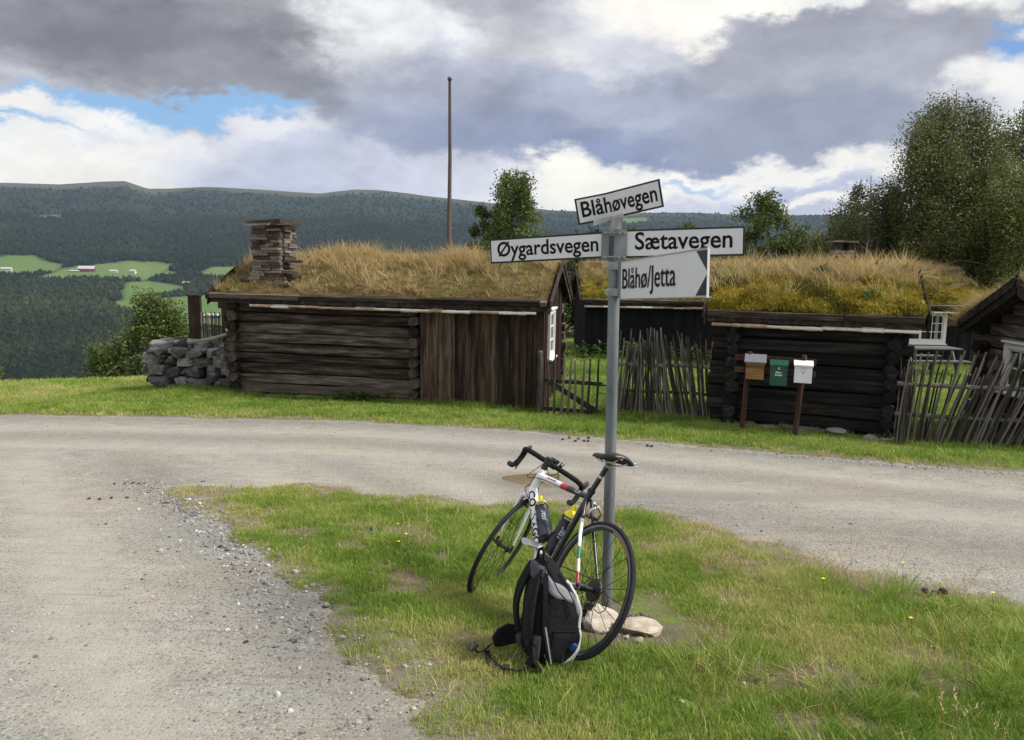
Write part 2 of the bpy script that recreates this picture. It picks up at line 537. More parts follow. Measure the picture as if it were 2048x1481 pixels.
def gravel_mat():
    m, t, b = new_mat('gravel')
    tc = t.n('ShaderNodeTexCoord')
    P = tc.outputs['Object']
    big = t.noise(P, .55, 5, .6); mid = t.noise(P, 4.5, 6, .65); fine = t.noise(P, 55, 5, .75)
    # packed tracks run along the roads: noise drawn out along x
    trk = t.noise(t.vm('MULTIPLY', P, (.35, 2.6, 1)), 2.2, 5, .6, .4)
    vor = t.n('ShaderNodeTexVoronoi', {'Vector': P, 'Scale': 95.0, 'Randomness': 1.0})
    vor2 = t.n('ShaderNodeTexVoronoi', {'Vector': P, 'Scale': 34.0, 'Randomness': 1.0})
    warm = t.ramp(mid.outputs['Fac'], [(.28, (.212, .188, .150)), (.5, (.278, .252, .206)), (.72, (.342, .314, .262))])
    cool = t.ramp(mid.outputs['Fac'], [(.28, (.190, .184, .162)), (.5, (.250, .244, .218)), (.72, (.310, .303, .272))])
    col = t.mix(t.sstep(t.m('MULTIPLY_ADD', trk.outputs['Fac'], .5, t.m('MULTIPLY', big.outputs['Fac'], .5)), .40, .60), cool, warm)
    # dusty fines, dark chips, pale chips
    col = t.mix(t.m('MULTIPLY', t.sstep(fine.outputs['Fac'], .58, .78), .45), col, (.37, .345, .29))
    chip = t.n('ShaderNodeSeparateColor', {0: vor.outputs['Color']})
    col = t.mix(t.m('MULTIPLY', t.sstep(chip.outputs[0], .84, .88), .60), col, (.066, .061, .054))
    col = t.mix(t.m('MULTIPLY', t.sstep(chip.outputs[1], .85, .90), .50), col, (.42, .40, .36))
    chip2 = t.n('ShaderNodeSeparateColor', {0: vor2.outputs['Color']})
    edge = t.sstep(vor2.outputs['Distance'], .34, .18)
    col = t.mix(t.m('MULTIPLY', t.m('MULTIPLY', t.sstep(chip2.outputs[0], .93, .95), edge), .65), col, (.040, .037, .034))
    # worn wheel tracks: pale packed fines in the track, coarser darker gravel thrown out between
    ta = t.n('ShaderNodeAttribute', attribute_name='track')
    tk = t.m('MULTIPLY', ta.outputs['Fac'], t.m('MULTIPLY_ADD', trk.outputs['Fac'], .9, .3))
    col = t.mix(t.m('MULTIPLY', tk, .75), col, (.345, .322, .270))
    da = t.n('ShaderNodeAttribute', attribute_name='loose')
    col = t.mix(t.m('MULTIPLY', t.m('MULTIPLY', da.outputs['Fac'], t.sstep(mid.outputs['Fac'], .35, .62)), .60), col, (.120, .112, .099))
    stk = t.noise(t.vm('MULTIPLY', P, (.5, 9, 1)), 3.0, 5, .7, .3)
    damp = t.sstep(stk.outputs['Fac'], .56, .70)
    col = t.mix(t.m('MULTIPLY', damp, .45), col, (.105, .090, .068))
    we = t.n('ShaderNodeAttribute', attribute_name='wet')
    col = t.mix(t.m('MULTIPLY', we.outputs['Fac'], t.m('MULTIPLY_ADD', mid.outputs['Fac'], .6, .25)), col, (.125, .105, .076))
    t.set(b.inputs['Base Color'], col)
    b.inputs['Roughness'].default_value = .92
    b.inputs['Specular IOR Level'].default_value = .15
    h = t.m('MULTIPLY_ADD', vor.outputs['Distance'], -.55, t.m('ADD', t.m('MULTIPLY', fine.outputs['Fac'], .6), t.m('MULTIPLY', mid.outputs['Fac'], 1.2)))
    bp = t.n('ShaderNodeBump', {'Strength': .6, 'Distance': .012, 'Height': h})
    t.set(b.inputs['Normal'], bp.outputs[0])
    return m

M_GROUND = ground_mat()
M_GRAVEL = gravel_mat()

def lsp(*segs):
    out = []
    for a, b_, st in segs:
        out.append(np.arange(a, b_ - 1e-6, st))
    out.append(np.array([segs[-1][1]]))
    return np.concatenate(out)

xs = lsp((-400, -100, 12), (-100, -30, 3), (-30, -12, .5), (-12, 9, .14), (9, 30, .5), (30, 100, 3), (100, 400, 12))
ys = lsp((-60, -10, 3), (-10, 1, .5), (1, 16, .14), (16, 32, .4), (32, 100, 3), (100, 700, 12))
def zg(x, y):
    r = road_sd(x, y)
    return T(x, y) + micro(x, y) - .05 * sstep(r, .0, .16)
me, gv = grid_mesh('ground', xs, ys, zg, M_GROUND)
a = me.attributes.new('dust', 'FLOAT', 'POINT'); a.data.foreach_set('value', sstep(road_sd(gv[:, 0], gv[:, 1]), -.30, .02).astype(np.float32))
tag(link('ground', me), 'grassy meadow ground sloping down towards the valley', 'ground', kind='structure')

# ---- the gravel road: its own sheet, ragged edges, shallow wheel ruts
def zroad(x, y):
    r = road_sd(x, y)
    z = T(x, y) + micro(x, y) * .5 + .004
    crown = .02 * np.sin(np.clip(r, 0, 3) / 3 * PI / 2)
    ruts = -.012 * np.exp(-((y - (np.interp(x, VERGE[:, 0], VERGE[:, 1]) - 1.4)) / .25) ** 2)
    ruts += -.012 * np.exp(-((y - (np.interp(x, VERGE[:, 0], VERGE[:, 1]) - 2.9)) / .25) ** 2)
    pud = -.05 * np.exp(-(((x - .42) / .55) ** 2 + ((y - 7.62) / .34) ** 2) ** 1.5)
    return z + (crown + ruts) * 0.6 + .010 * (fbm(x * 5, y * 5, 77, 3) - .5) + pud
rx = lsp((-17.5, -8, .25), (-8, 7, .075), (7, 30, .4))
ry = lsp((-12.5, 1, .3), (1, 12.8, .075))
X, Y = np.meshgrid(rx, ry)
D = road_sd(X, Y)
nx, ny = len(rx), len(ry)
idx = np.arange(nx * ny).reshape(ny, nx)
cell = np.minimum(np.minimum(D[:-1, :-1], D[1:, :-1]), np.minimum(D[:-1, 1:], D[1:, 1:])) > -.16
F = np.stack([idx[:-1, :-1][cell], idx[:-1, 1:][cell], idx[1:, 1:][cell], idx[1:, :-1][cell]], 1)
Zr = zroad(X, Y) - .075 * sstep(-D, -.03, .10)
V = np.stack([X.ravel(), Y.ravel(), Zr.ravel()], 1)
used = np.unique(F); remap = np.full(len(V), -1); remap[used] = np.arange(len(used))
me = np_mesh('gravel_road', V[used], remap[F], M_GRAVEL, True)
ux, uy = V[used][:, 0], V[used][:, 1]
dv = np.interp(ux, VERGE[:, 0], VERGE[:, 1]) - uy
LE = np.array([(-5.0, 9.6), (-4.2, 8.4), (-3.4, 7.2), (-2.55, 6.1), (-1.75, 4.95), (-1.05, 3.9), (-.55, 3.2), (-.1, 2.4), (.2, 1.2), (.3, -2)])
dl = np.full(len(ux), 1e9)
for (a0, b0), (a1, b1) in zip(LE[:-1], LE[1:]):
    e0, e1 = a1 - a0, b1 - b0; tt = np.clip(((ux - a0) * e0 + (uy - b0) * e1) / (e0 * e0 + e1 * e1), 0, 1)
    dl = np.minimum(dl, np.hypot(ux - a0 - tt * e0, uy - b0 - tt * e1))
left = sstep(dv, 2.6, 4.2) * sstep(-ux, -.2, .4)
wob = .35 * (fbm(ux * .5, uy * .5, 55, 3) - .5)
tr1 = np.exp(-((dv - 1.35 + wob) / .30) ** 2) + np.exp(-((dv - 2.85 + wob) / .32) ** 2)
tr2 = np.exp(-((dl - .95 + wob) / .28) ** 2) + np.exp(-((dl - 2.35 + wob) / .32) ** 2) + .7 * np.exp(-((dl - 1.55 + wob) / .10) ** 2)
ls1 = np.exp(-((dv - .35) / .30) ** 2) + .7 * np.exp(-((dv - 2.1) / .30) ** 2) + np.exp(-((dv - 4.0) / .5) ** 2) * (ux > -1)
ls2 = np.exp(-((dl - .05) / .30) ** 2) + .6 * np.exp(-((dl - 1.75) / .25) ** 2)
wet = np.exp(-((((ux - .42) / .72) ** 2 + ((uy - 7.62) / .45) ** 2)) ** 2) + .6 * np.exp(-((((ux - 2.2) / 1.3) ** 2 + ((uy - 7.0) / .22) ** 2)) ** 2)
for nm, vv in (('wet', wet), ('track', tr1 * (1 - left) + tr2 * left), ('loose', ls1 * (1 - left) + ls2 * left)):
    a = me.attributes.new(nm, 'FLOAT', 'POINT'); a.data.foreach_set('value', np.clip(vv, 0, 1).astype(np.float32))
tag(link('gravel_road', me), 'grey beige gravel road forking round a wedge of grass', 'road', kind='structure')

# ---- muddy puddle in the road
m, t, b = new_mat('puddle_water')
b.inputs['Base Color'].default_value = (.135, .105, .064, 1)
b.inputs['Roughness'].default_value = .03
b.inputs['Specular IOR Level'].default_value = .5
M_PUD = m
ang = np.linspace(0, 2 * PI, 72, endpoint=False)
rr = 1 + .10 * np.sin(3 * ang + 1) + .06 * np.sin(5 * ang)
zp = float(zroad(np.array([.42]), np.array([7.62]))[0]) + .018
px_, py_ = .42 + .52 * rr * np.cos(ang), 7.62 + .30 * rr * np.sin(ang)
mb = MB()
mb.add([(a, c, zp) for a, c in zip(px_, py_)] + [(.42, 7.62, zp)], [(i, (i + 1) % 72, 72) for i in range(72)])
tag(mb.build('puddle', M_PUD), 'brown rain puddle in the gravel behind the bicycle', 'puddle', kind='structure')

# ================================================================ far side of the valley
RIDGE = [(-75, 2.6), (-52, 3.0), (-39.87, 3.44), (-32.87, 4.13), (-29.73, 4.21), (-27.5, 4.5), (-26.07, 4.64), (-25.35, 4.4), (-24.77, 4.21), (-23.42, 4.31), (-21.26, 4.55),
         (-20.32, 4.56), (-18.4, 4.52), (-13.76, 4.4), (-12.39, 4.62), (-11.36, 4.76), (-9.62, 4.75), (-7.51, 4.57), (-4.67, 4.29), (-1.07, 4.01), (2.54, 3.65),
         (6.12, 3.56), (13.12, 3.53), (16.49, 3.37), (22.87, 3.38), (32.66, 2.98), (40.78, 2.63), (75, 2.2)]
RA = np.array([r[0] for r in RIDGE]); RE = np.array([r[1] for r in RIDGE])
FIELDS = [[(-1474, 2257), (-1435, 2334), (-1378, 2275), (-1299, 2238), (-1273, 2156), (-1307, 2079), (-1343, 2052), (-1412, 2039), (-1527, 2208)],
          [(-1214, 2047), (-1229, 2177), (-1189, 2258), (-1103, 2385), (-1033, 2329), (-1012, 2216), (-1000, 2129), (-982, 2049), (-1029, 2025), (-1121, 2077), (-1167, 2042)],
          [(-990, 2173), (-994, 2255), (-943, 2194), (-953, 2146)], [(-872, 2219), (-869, 2284), (-784, 2315), (-741, 2207), (-800, 2139), (-843, 2161)],
          [(-911, 1848), (-954, 1955), (-939, 2025), (-844, 1967), (-825, 1909), (-848, 1851), (-844, 1791), (-853, 1738)],
          [(-856, 1701), (-826, 1777), (-776, 1821), (-716, 1863), (-626, 1696), (-559, 1512), (-676, 1512), (-773, 1617)],
          [(712, 5369), (904, 5506), (887, 5201), (722, 5073)], [(-2140, 3520), (-2100, 3623), (-1984, 3579), (-2051, 3518)],
          [(-1926, 3556), (-1804, 3557), (-1795, 3517), (-1895, 3518)]]
for P in FIELDS[:6]:                        # let the fields reach a little into the woods
    c0 = np.mean(P, axis=0)
    P[:] = [tuple(c0 + (np.array(p) - c0) * 1.14) for p in P]
def TF(x, y):
    d = np.hypot(x, y); az = np.degrees(np.arctan2(x, y))
    rz = 6000 * np.tan(np.radians(np.interp(az, RA, RE)))
    g = (np.clip(d - 1300, 0, 4700) / 4700) ** 1.15
    over = np.maximum(0, d - 6000)
    n = (fbm(x / 420, y / 420, 41, 4) - .5) * 46 * sstep(d, 1500, 2600) * (1 - .75 * sstep(d, 4800, 5900))
    return -165 + (rz + 165) * g - over * .06 + n
def field_sd(x, y):
    f = np.full(np.shape(x), -1e9)
    for P in FIELDS:
        f = np.maximum(f, poly_sd(x, y, np.array(P, float)))
    return f
azs = np.concatenate([np.arange(-74, -37, 1.5), np.arange(-37, 37, .22), np.arange(37, 74.1, 1.5)])
ds = np.concatenate([np.linspace(700, 1400, 22), np.linspace(1420, 2500, 82), np.linspace(2530, 6000, 90), [6200, 6600, 7400, 9000]])
A_, D_ = np.meshgrid(np.radians(azs), ds)
hx, hy = (D_ * np.sin(A_)).ravel(), (D_ * np.cos(A_)).ravel()
hz = TF(hx, hy)
nx, ny = len(azs), len(ds)
i = (np.arange(ny - 1)[:, None] * nx + np.arange(nx - 1)[None, :]).ravel()
F = np.stack([i, i + 1, i + nx + 1, i + nx], 1)
m, t, b = new_mat('hillside')
tc = t.n('ShaderNodeTexCoord'); P = tc.outputs['Object']
fa = t.n('ShaderNodeAttribute', attribute_name='field'); al = t.n('ShaderNodeAttribute', attribute_name='alpine')
wn = t.noise(P, .022, 6, .65); wb = t.noise(P, .0016, 5, .6)
wood = t.ramp(t.m('MULTIPLY_ADD', wb.outputs['Fac'], .6, t.m('MULTIPLY', wn.outputs['Fac'], .4)), [(.3, (.013, .020, .011)), (.55, (.025, .036, .017)), (.75, (.048, .056, .024))])
heath = t.ramp(wb.outputs['Fac'], [(.35, (.045, .052, .026)), (.6, (.085, .080, .046))])
grass = t.ramp(wb.outputs['Fac'], [(.35, (.078, .128, .040)), (.65, (.110, .158, .052))])
c = t.mix(al.outputs['Fac'], wood, heath)
c = t.mix(fa.outputs['Fac'], c, grass)
t.set(b.inputs['Base Color'], c)
b.inputs['Roughness'].default_value = 1.0
b.inputs['Specular IOR Level'].default_value = 0.0
M_HILL = m
me = np_mesh('hills', np.stack([hx, hy, hz], 1), F, M_HILL, True)
a = me.attributes.new('field', 'FLOAT', 'POINT'); a.data.foreach_set('value', sstep(field_sd(hx, hy), -14, 6).astype(np.float32))
rzv = 6000 * np.tan(np.radians(np.interp(np.degrees(np.arctan2(hx, hy)), RA, RE)))
alp = sstep(hz + 60 * (fbm(hx / 260, hy / 260, 8, 4) - .5), rzv * .80, rzv * .93) * sstep(rzv, 330, 400)
a = me.attributes.new('alpine', 'FLOAT', 'POINT'); a.data.foreach_set('value', alp.astype(np.float32))
tag(link('hills', me), 'long wooded hillside across the valley with green fields', 'hills', kind='structure')

# ---- scatter helper: instances only for what nobody could count
def scatter(name, pts, rot, scl, tint, variants, label=None, cat=None, parent=None, seed=0):
    rng = np.random.default_rng(seed)
    src = bpy.data.collections.new(name + '_source')
    for k, vm in enumerate(variants):
        src.objects.link(bpy.data.objects.new('%s_source_%02d' % (name, k), vm))
    n = len(pts)
    me = bpy.data.meshes.new(name)
    me.vertices.add(n)
    me.vertices.foreach_set('co', np.asarray(pts, np.float32).ravel())
    a = me.attributes.new('rot', 'FLOAT_VECTOR', 'POINT'); a.data.foreach_set('vector', np.asarray(rot, np.float32).ravel())
    a = me.attributes.new('scl', 'FLOAT', 'POINT'); a.data.foreach_set('value', np.asarray(scl, np.float32))
    a = me.attributes.new('tint', 'FLOAT', 'POINT'); a.data.foreach_set('value', np.asarray(tint, np.float32))
    a = me.attributes.new('pick', 'INT', 'POINT'); a.data.foreach_set('value', rng.integers(0, len(variants), n).astype(np.int32))
    g = bpy.data.node_groups.new(name + '_scatter', 'GeometryNodeTree')
    g.interface.new_socket('Geometry', in_out='INPUT', socket_type='NodeSocketGeometry')
    g.interface.new_socket('Geometry', in_out='OUTPUT', socket_type='NodeSocketGeometry')
    N = g.nodes
    gi = N.new('NodeGroupInput'); go = N.new('NodeGroupOutput')
    ip = N.new('GeometryNodeInstanceOnPoints')
    ci = N.new('GeometryNodeCollectionInfo')
    ci.inputs['Collection'].default_value = src
    ci.inputs['Separate Children'].default_value = True
    ci.inputs['Reset Children'].default_value = True
    def na(nm, tp):
        q = N.new('GeometryNodeInputNamedAttribute'); q.data_type = tp; q.inputs['Name'].default_value = nm
        return q.outputs['Attribute']
    L = g.links
    L.new(gi.outputs[0], ip.inputs['Points'])
    L.new(ci.outputs[0], ip.inputs['Instance'])
    ip.inputs['Pick Instance'].default_value = True
    L.new(na('pick', 'INT'), ip.inputs['Instance Index'])
    L.new(na('rot', 'FLOAT_VECTOR'), ip.inputs['Rotation'])
    L.new(na('scl', 'FLOAT'), ip.inputs['Scale'])
    L.new(ip.outputs[0], go.inputs[0])
    for vm in variants[:1]:
        for mm in vm.materials:
            me.materials.append(mm)
    o = link(name, me, parent)
    md = o.modifiers.new('scatter', 'NODES')
    md.node_group = g
    tag(o, label, cat, kind='stuff')
    return o

# ---- the woods on the far hillside
M_WOOD = leafy('far_wood', [(0, (.010, .016, .009)), (.4, (.020, .030, .014)), (.75, (.040, .050, .021)), (1, (.075, .076, .032))], .1, .9, inst=True, spec=0)
def far_tree(seed, conifer):
    r = random.Random(seed)
    mb = MB()
    n = 6
    if conifer:
        prof = [(.30, 0), (.34, .18), (.20, .5), (.10, .8), (.01, 1.05)]
    else:
        prof = [(.20, 0), (.42, .22), (.46, .48), (.32, .74), (.08, .92)]
    vs, fs = [], []
    for q, (rad, z) in enumerate(prof):
        for k in range(n):
            an = 2 * PI * k / n + q * .4
            rr = rad * r.uniform(.75, 1.2)
            vs.append((rr * math.cos(an), rr * math.sin(an), z * r.uniform(.96, 1.04)))
    for q in range(len(prof) - 1):
        for k in range(n):
            fs.append((q * n + k, q * n + (k + 1) % n, (q + 1) * n + (k + 1) % n, (q + 1) * n + k))
    fs.append(tuple((len(prof) - 1) * n + k for k in range(n)))
    mb.add(vs, fs)
    return mb.mesh('far_tree', M_WOOD)
rng = np.random.default_rng(4)
N = 150000
azr = np.radians(rng.uniform(-37, 36, N))
u = rng.uniform(0, 1, N)
dd = 1 / (u / 1000 + (1 - u) / 5950)            # even in apparent spacing
dd = np.where(rng.uniform(0, 1, N) < .5, dd, rng.uniform(1000, 4200, N))
fx, fy = dd * np.sin(azr), dd * np.cos(azr)
fz = TF(fx, fy)
fs_ = field_sd(fx, fy)
rzv = 6000 * np.tan(np.radians(np.interp(np.degrees(azr), RA, RE)))
keep = (fs_ < -9) & (fz < rzv * (.80 + .14 * fbm(fx / 300, fy / 300, 8, 3)) + np.where(rzv < 385, 60, 0))
edge = np.clip((fs_ + 40) / 40, 0, 1)
# clearings and thin birch belts between the dense spruce
keep &= rng.uniform(0, 1, N) < .55 + .6 * fbm(fx / 150, fy / 150, 12, 3)
fx, fy, fz, dd = fx[keep], fy[keep], fz[keep], dd[keep]
n = len(fx)
tint = np.clip(.10 + .85 * fbm(fx / 330, fy / 330, 61, 4) + rng.normal(0, .14, n) - .1, 0, 1)
scl = rng.uniform(6, 12, n) * (1 + dd / 9000)
scatter('woodland', np.stack([fx, fy, fz - .8], 1), np.stack([np.zeros(n), np.zeros(n), rng.uniform(0, 6.28, n)], 1), scl, tint,
        [far_tree(1, True), far_tree(2, True), far_tree(3, False), far_tree(4, False)],
        'dense dark woods covering the hillside across the valley', 'woods')
# lone trees and hedges along the field edges
# ================================================================ farms across the valley
M_RED = plain('barn_red', (.22, .035, .028), .8)
M_WHITEWALL = plain('white_paint_far', (.50, .50, .48), .7)
M_TINROOF = plain('tin_roof', (.40, .41, .42), .5)
M_DARKROOF = plain('slate_roof', (.06, .06, .065), .7)
M_OCHRE = plain('ochre_wall', (.30, .20, .10), .8)
M_DARKWIN = plain('far_window', (.02, .022, .03), .2)
def farm(name, label, cat, x, y, L, Wd, hw, hr, rz, wall, roof, nwin=3):
    z = float(TF(np.array([float(x)]), np.array([float(y)]))[0])
    t_ = thing(name, label, cat, (x, y, z - 2), rz)
    mb = MB(); mb.box(-L / 2, L / 2, -Wd / 2, Wd / 2, 0, hw + 2)
    mb.prism([(-Wd / 2, hw + 2), (Wd / 2, hw + 2), (0, hw + hr + 2)], -L / 2, L / 2, lambda a, b_, c: (c, a, b_))
    mb.build('wall', wall, t_)
    mb = MB(); o = .8
    for s in (-1, 1):
        mb.hexa([(-L / 2 - o, s * (Wd / 2 + o), hw + 1.6), (L / 2 + o, s * (Wd / 2 + o), hw + 1.6), (-L / 2 - o, 0, hw + hr + 2.1), (L / 2 + o, 0, hw + hr + 2.1),
                 (-L / 2 - o, s * (Wd / 2 + o), hw + 2.0), (L / 2 + o, s * (Wd / 2 + o), hw + 2.0), (-L / 2 - o, 0, hw + hr + 2.6), (L / 2 + o, 0, hw + hr + 2.6)])
    mb.build('roof', roof, t_)
    for k in range(nwin):
        xx = -L / 2 + L * (k + .5) / nwin
        mb = MB(); mb.box(xx - .9, xx + .9, -Wd / 2 - .12, -Wd / 2 + .05, 2 + hw * .35, 2 + hw * .75)
        mb.build('window', M_DARKWIN, t_)
farm('barn', 'large red barn with a pale tin roof in the valley fields', 'barn', -1176, 2164, 42, 14, 8, 7, RAD(8), M_RED, M_TINROOF, 5)
farm('shed', 'low pale shed beside the red barn across the valley', 'shed', -1204, 2154, 24, 8, 3, 2, RAD(8), M_OCHRE, M_TINROOF, 3)
farm('farmhouse', 'small white farmhouse with tin roof in the field right of the red barn', 'house', -1102, 2164, 20, 8, 4, 3, RAD(5), M_WHITEWALL, M_TINROOF, 4)
farm('farmhouse', 'white farmhouse with slate roof among the valley fields', 'house', -1052, 2171, 15, 9, 6, 4, RAD(-12), M_WHITEWALL, M_TINROOF, 3)
farm('farmhouse', 'white farmhouse by the lower valley field under dark trees', 'house', -849, 1808, 18, 9, 6, 4, RAD(14), M_WHITEWALL, M_DARKROOF, 4)
farm('farmhouse', 'pale roofed farm building at the edge of the valley woods', 'house', -838, 2012, 22, 9, 4, 3, RAD(-5), M_OCHRE, M_TINROOF, 3)
farm('farmhouse', 'long white farm building below the far left field', 'house', -1350, 2090, 26, 9, 5, 3, RAD(10), M_WHITEWALL, M_TINROOF, 5)
farm('warehouse', 'long low building with a white roof on the valley floor seen under the eave', 'warehouse', -617, 1601, 30, 14, 5, 3, RAD(4), M_DARKROOF, M_TINROOF, 5)

# ================================================================ grass, straw, pebbles
G_GREEN = [(0, (.080, .150, .018)), (.3, (.172, .275, .038)), (.55, (.275, .362, .066)), (.78, (.42, .415, .135)), (1, (.58, .50, .26))]
M_BLADE = leafy('grass_blade', G_GREEN, .38, .55, inst=True)
M_STRAW = leafy('straw_blade', [(0, (.075, .050, .022)), (.25, (.15, .135, .040)), (.5, (.33, .245, .10)), (.75, (.50, .375, .175)), (1, (.62, .49, .27))], .3, .6, inst=True)
def tuft(seed, n, h, spread, wid, lean, mat, seg=2, curl=.5, hvar=.5):
    r = np.random.default_rng(seed)
    V, F = [], []
    for k in range(n):
        a = r.uniform(0, 2 * PI); rad = spread * math.sqrt(r.uniform(0, 1))
        x, y = rad * math.cos(a), rad * math.sin(a)
        hh = h * r.uniform(1 - hvar, 1)
        la = a + r.normal(0, .9); ln = lean * r.uniform(.3, 1.3)
        w = wid * r.uniform(.7, 1.2)
        fa = r.uniform(0, PI); dx, dy = math.cos(fa) * w, math.sin(fa) * w
        b = len(V)
        for s in range(seg):
            tt = s / seg
            ox = hh * ln * (tt + curl * tt * tt); zz = hh * (tt - .25 * ln * tt * tt)
            ww = (1 - .45 * tt)
            cx, cy = x + ox * math.cos(la), y + ox * math.sin(la)
            V += [(cx - dx * ww, cy - dy * ww, zz - (.012 if s == 0 else 0)), (cx + dx * ww, cy + dy * ww, zz - (.012 if s == 0 else 0))]
        ox = hh * ln * (1 + curl)
        V.append((x + ox * math.cos(la), y + ox * math.sin(la), hh * (1 - .25 * ln)))
        for s in range(seg - 1):
            F.append((b + 2 * s, b + 2 * s + 1, b + 2 * s + 3, b + 2 * s + 2))
        F.append((b + 2 * seg - 2, b + 2 * seg - 1, b + 2 * seg))
    mb = MB(); mb.add(V, F)
    return mb.mesh('tuft', mat, fix=False)
def stalk(seed, n, h, mat):
    """flowering grass: thin stems with a loose seed head"""
    r = random.Random(seed); mb = MB()
    for k in range(n):
        a = r.uniform(0, 2 * PI); x, y = .03 * math.cos(a), .03 * math.sin(a)
        hh = h * r.uniform(.7, 1.1); ln = r.uniform(.1, .45); la = r.uniform(0, 2 * PI)
        pts = [(x + math.cos(la) * ln * hh * t * t, y + math.sin(la) * ln * hh * t * t, hh * t - .01) for t in (0, .35, .7, 1)]
        mb.tube(pts, [.0012, .001, .0009, .0007], 3, cap=False)
        for q in range(9):
            t = .72 + .28 * q / 8
            p = Vector((x + math.cos(la) * ln * hh * t * t, y + math.sin(la) * ln * hh * t * t, hh * t))
            d = Vector((r.uniform(-1, 1), r.uniform(-1, 1), r.uniform(.2, 1))).normalized() * .018
            e = Vector((-d.y, d.x, 0)).normalized() * .0022
            mb.add([p - e, p + e, p + d], [(0, 1, 2)])
    return mb.mesh('stalk', mat, fix=False)
V_SHORT = [tuft(10 + k, 20, .034, .05, .0016, .55, M_BLADE) for k in range(5)]
V_MID = [tuft(20 + k, 22, .095, .055, .0020, .6, M_BLADE, 3) for k in range(4)]
V_LONG = [tuft(30 + k, 34, .20, .06, .0022, .65, M_BLADE, 3, .7) for k in range(3)]
V_FAR = [tuft(40 + k, 14, .075, .07, .0045, .5, M_BLADE) for k in range(3)]
V_STRAW = [tuft(50 + k, 24, .22, .08, .0040, .75, M_STRAW, 3, .6) for k in range(4)]
V_STRAWL = [tuft(60 + k, 20, .46, .08, .0040, .55, M_STRAW, 3, .6) for k in range(4)]
M_MOSS = leafy('moss', [(0, (.045, .045, .006)), (.4, (.15, .13, .012)), (.7, (.29, .235, .025)), (1, (.42, .32, .06))], .2, .8, inst=True)
V_MOSS = [tuft(64 + k, 30, .045, .07, .0045, .6, M_MOSS) for k in range(3)]
V_STALK = [stalk(70 + k, 4, .28, M_STRAW) for k in range(3)]
M_FLEAF = leafy('leaf_litter', [(0, (.10, .055, .02)), (1, (.32, .22, .10))], .2)

# footprints of the buildings, where no grass grows: (origin x, y, angle, x0, x1, y0, y1)
FOOT = [(-5.5, 15.2, RAD(-10.3), -.1, 6.2, -.03, 2.85), (3.31, 12.11, RAD(-20.5), -.1, 2.7, -.03, 2.55), (2.25, 24.0, 0, 0, 12.6, -.02, 4.4), (7.85, 10.65, 0, -.02, 5, 0, 2.3),
        (-7.45, 15.62, RAD(-10.3), 0, 2.0, -.05, .9)]
def on_floor(x, y):
    k = np.zeros(np.shape(x), bool)
    for ox, oy, a, x0, x1, y0, y1 in FOOT:
        u = (x - ox) * math.cos(a) + (y - oy) * math.sin(a)
        v = -(x - ox) * math.sin(a) + (y - oy) * math.cos(a)
        k |= (u > x0) & (u < x1) & (v > y0) & (v < y1)
    return k
def grassy(n, x0, x1, y0, y1, seed, dens, margin=0.0):
    r = np.random.default_rng(seed)
    x = r.uniform(x0, x1, n); y = r.uniform(y0, y1, n)
    sd = -road_sd(x, y)
    k = (sd > margin + r.normal(0, .03, n)) & ~on_floor(x, y)
    # only what the camera or a step to its side can see
    k &= (np.abs(x) < (y + 1.2) * .80 + .8)
    x, y, sd = x[k], y[k], sd[k]
    k = r.uniform(0, 1, len(x)) < dens(x, y, sd)
    return x[k], y[k], sd[k], r
def euler(n, r, tilt=.15):
    return np.stack([r.normal(0, tilt, n), r.normal(0, tilt, n), r.uniform(0, 6.283, n)], 1)
def patch(x, y):        # bare / thin places in the turf
    return .62 * fbm(x * 1.5, y * 1.5, 101, 4) + .38 * fbm(x * 4.6 + 3, y * 4.6, 111, 3) + .02
def lush(x, y):
    return fbm(x * .8, y * .8, 202, 3)
def tone(x, y, r, base, k=.5):
    return np.clip(base + k * (fbm(x * 1.1, y * 1.1, 303, 4) - .5) + .55 * (fbm(x * 3.4, y * 3.4, 304, 3) - .5) + r.normal(0, .07, len(x)), 0, 1)
def rockfree(x, y):
    return (((x - .62) / .36) ** 2 + ((y - 3.9) / .34) ** 2) > 1

def dens_isl(x, y, sd):
    p = patch(x, y) - .14 * np.exp(-((x + .05) ** 2 + (y - 3.35) ** 2) / .16)
    edge = sstep(sd, 0, .40)
    tip = sstep(y, 6.9, 5.6) * .35 + .65
    return np.clip(sstep(p + .02 * sstep(-x, -.3, 1.2), .61, .52) * (.18 + .82 * edge) * tip + .05, 0, 1) * rockfree(x, y)
x, y, sd, r = grassy(130000, -3.4, 6.5, 1.2, 7.2, 1, dens_isl)
tn = tone(x, y, r, .44, .8) + .22 * (1 - sstep(sd, 0, .5)) + .25 * sstep(patch(x, y), .5, .62)
scatter('short_turf', np.stack([x, y, T(x, y) + micro(x, y)], 1), euler(len(x), r), r.uniform(.6, 1.35, len(x)), tn, V_SHORT,
        'short trodden turf on the wedge of grass round the sign post', 'grass')
def dens_mid(x, y, sd):
    right = sstep(x + .25 * y, .9, 2.6)
    return np.clip(sstep(lush(x, y), .44, .62) * (.12 + .60 * right) * sstep(sd, .12, .5) * sstep(patch(x, y), .60, .48), 0, 1) * rockfree(x, y) * .5
x, y, sd, r = grassy(60000, -2.8, 6.5, 1.2, 6.9, 2, dens_mid)
scatter('taller_grass', np.stack([x, y, T(x, y) + micro(x, y)], 1), euler(len(x), r), r.uniform(.55, 1.15, len(x)), tone(x, y, r, .36), V_MID,
        'taller uncut green grass on the wedge between the roads', 'grass')
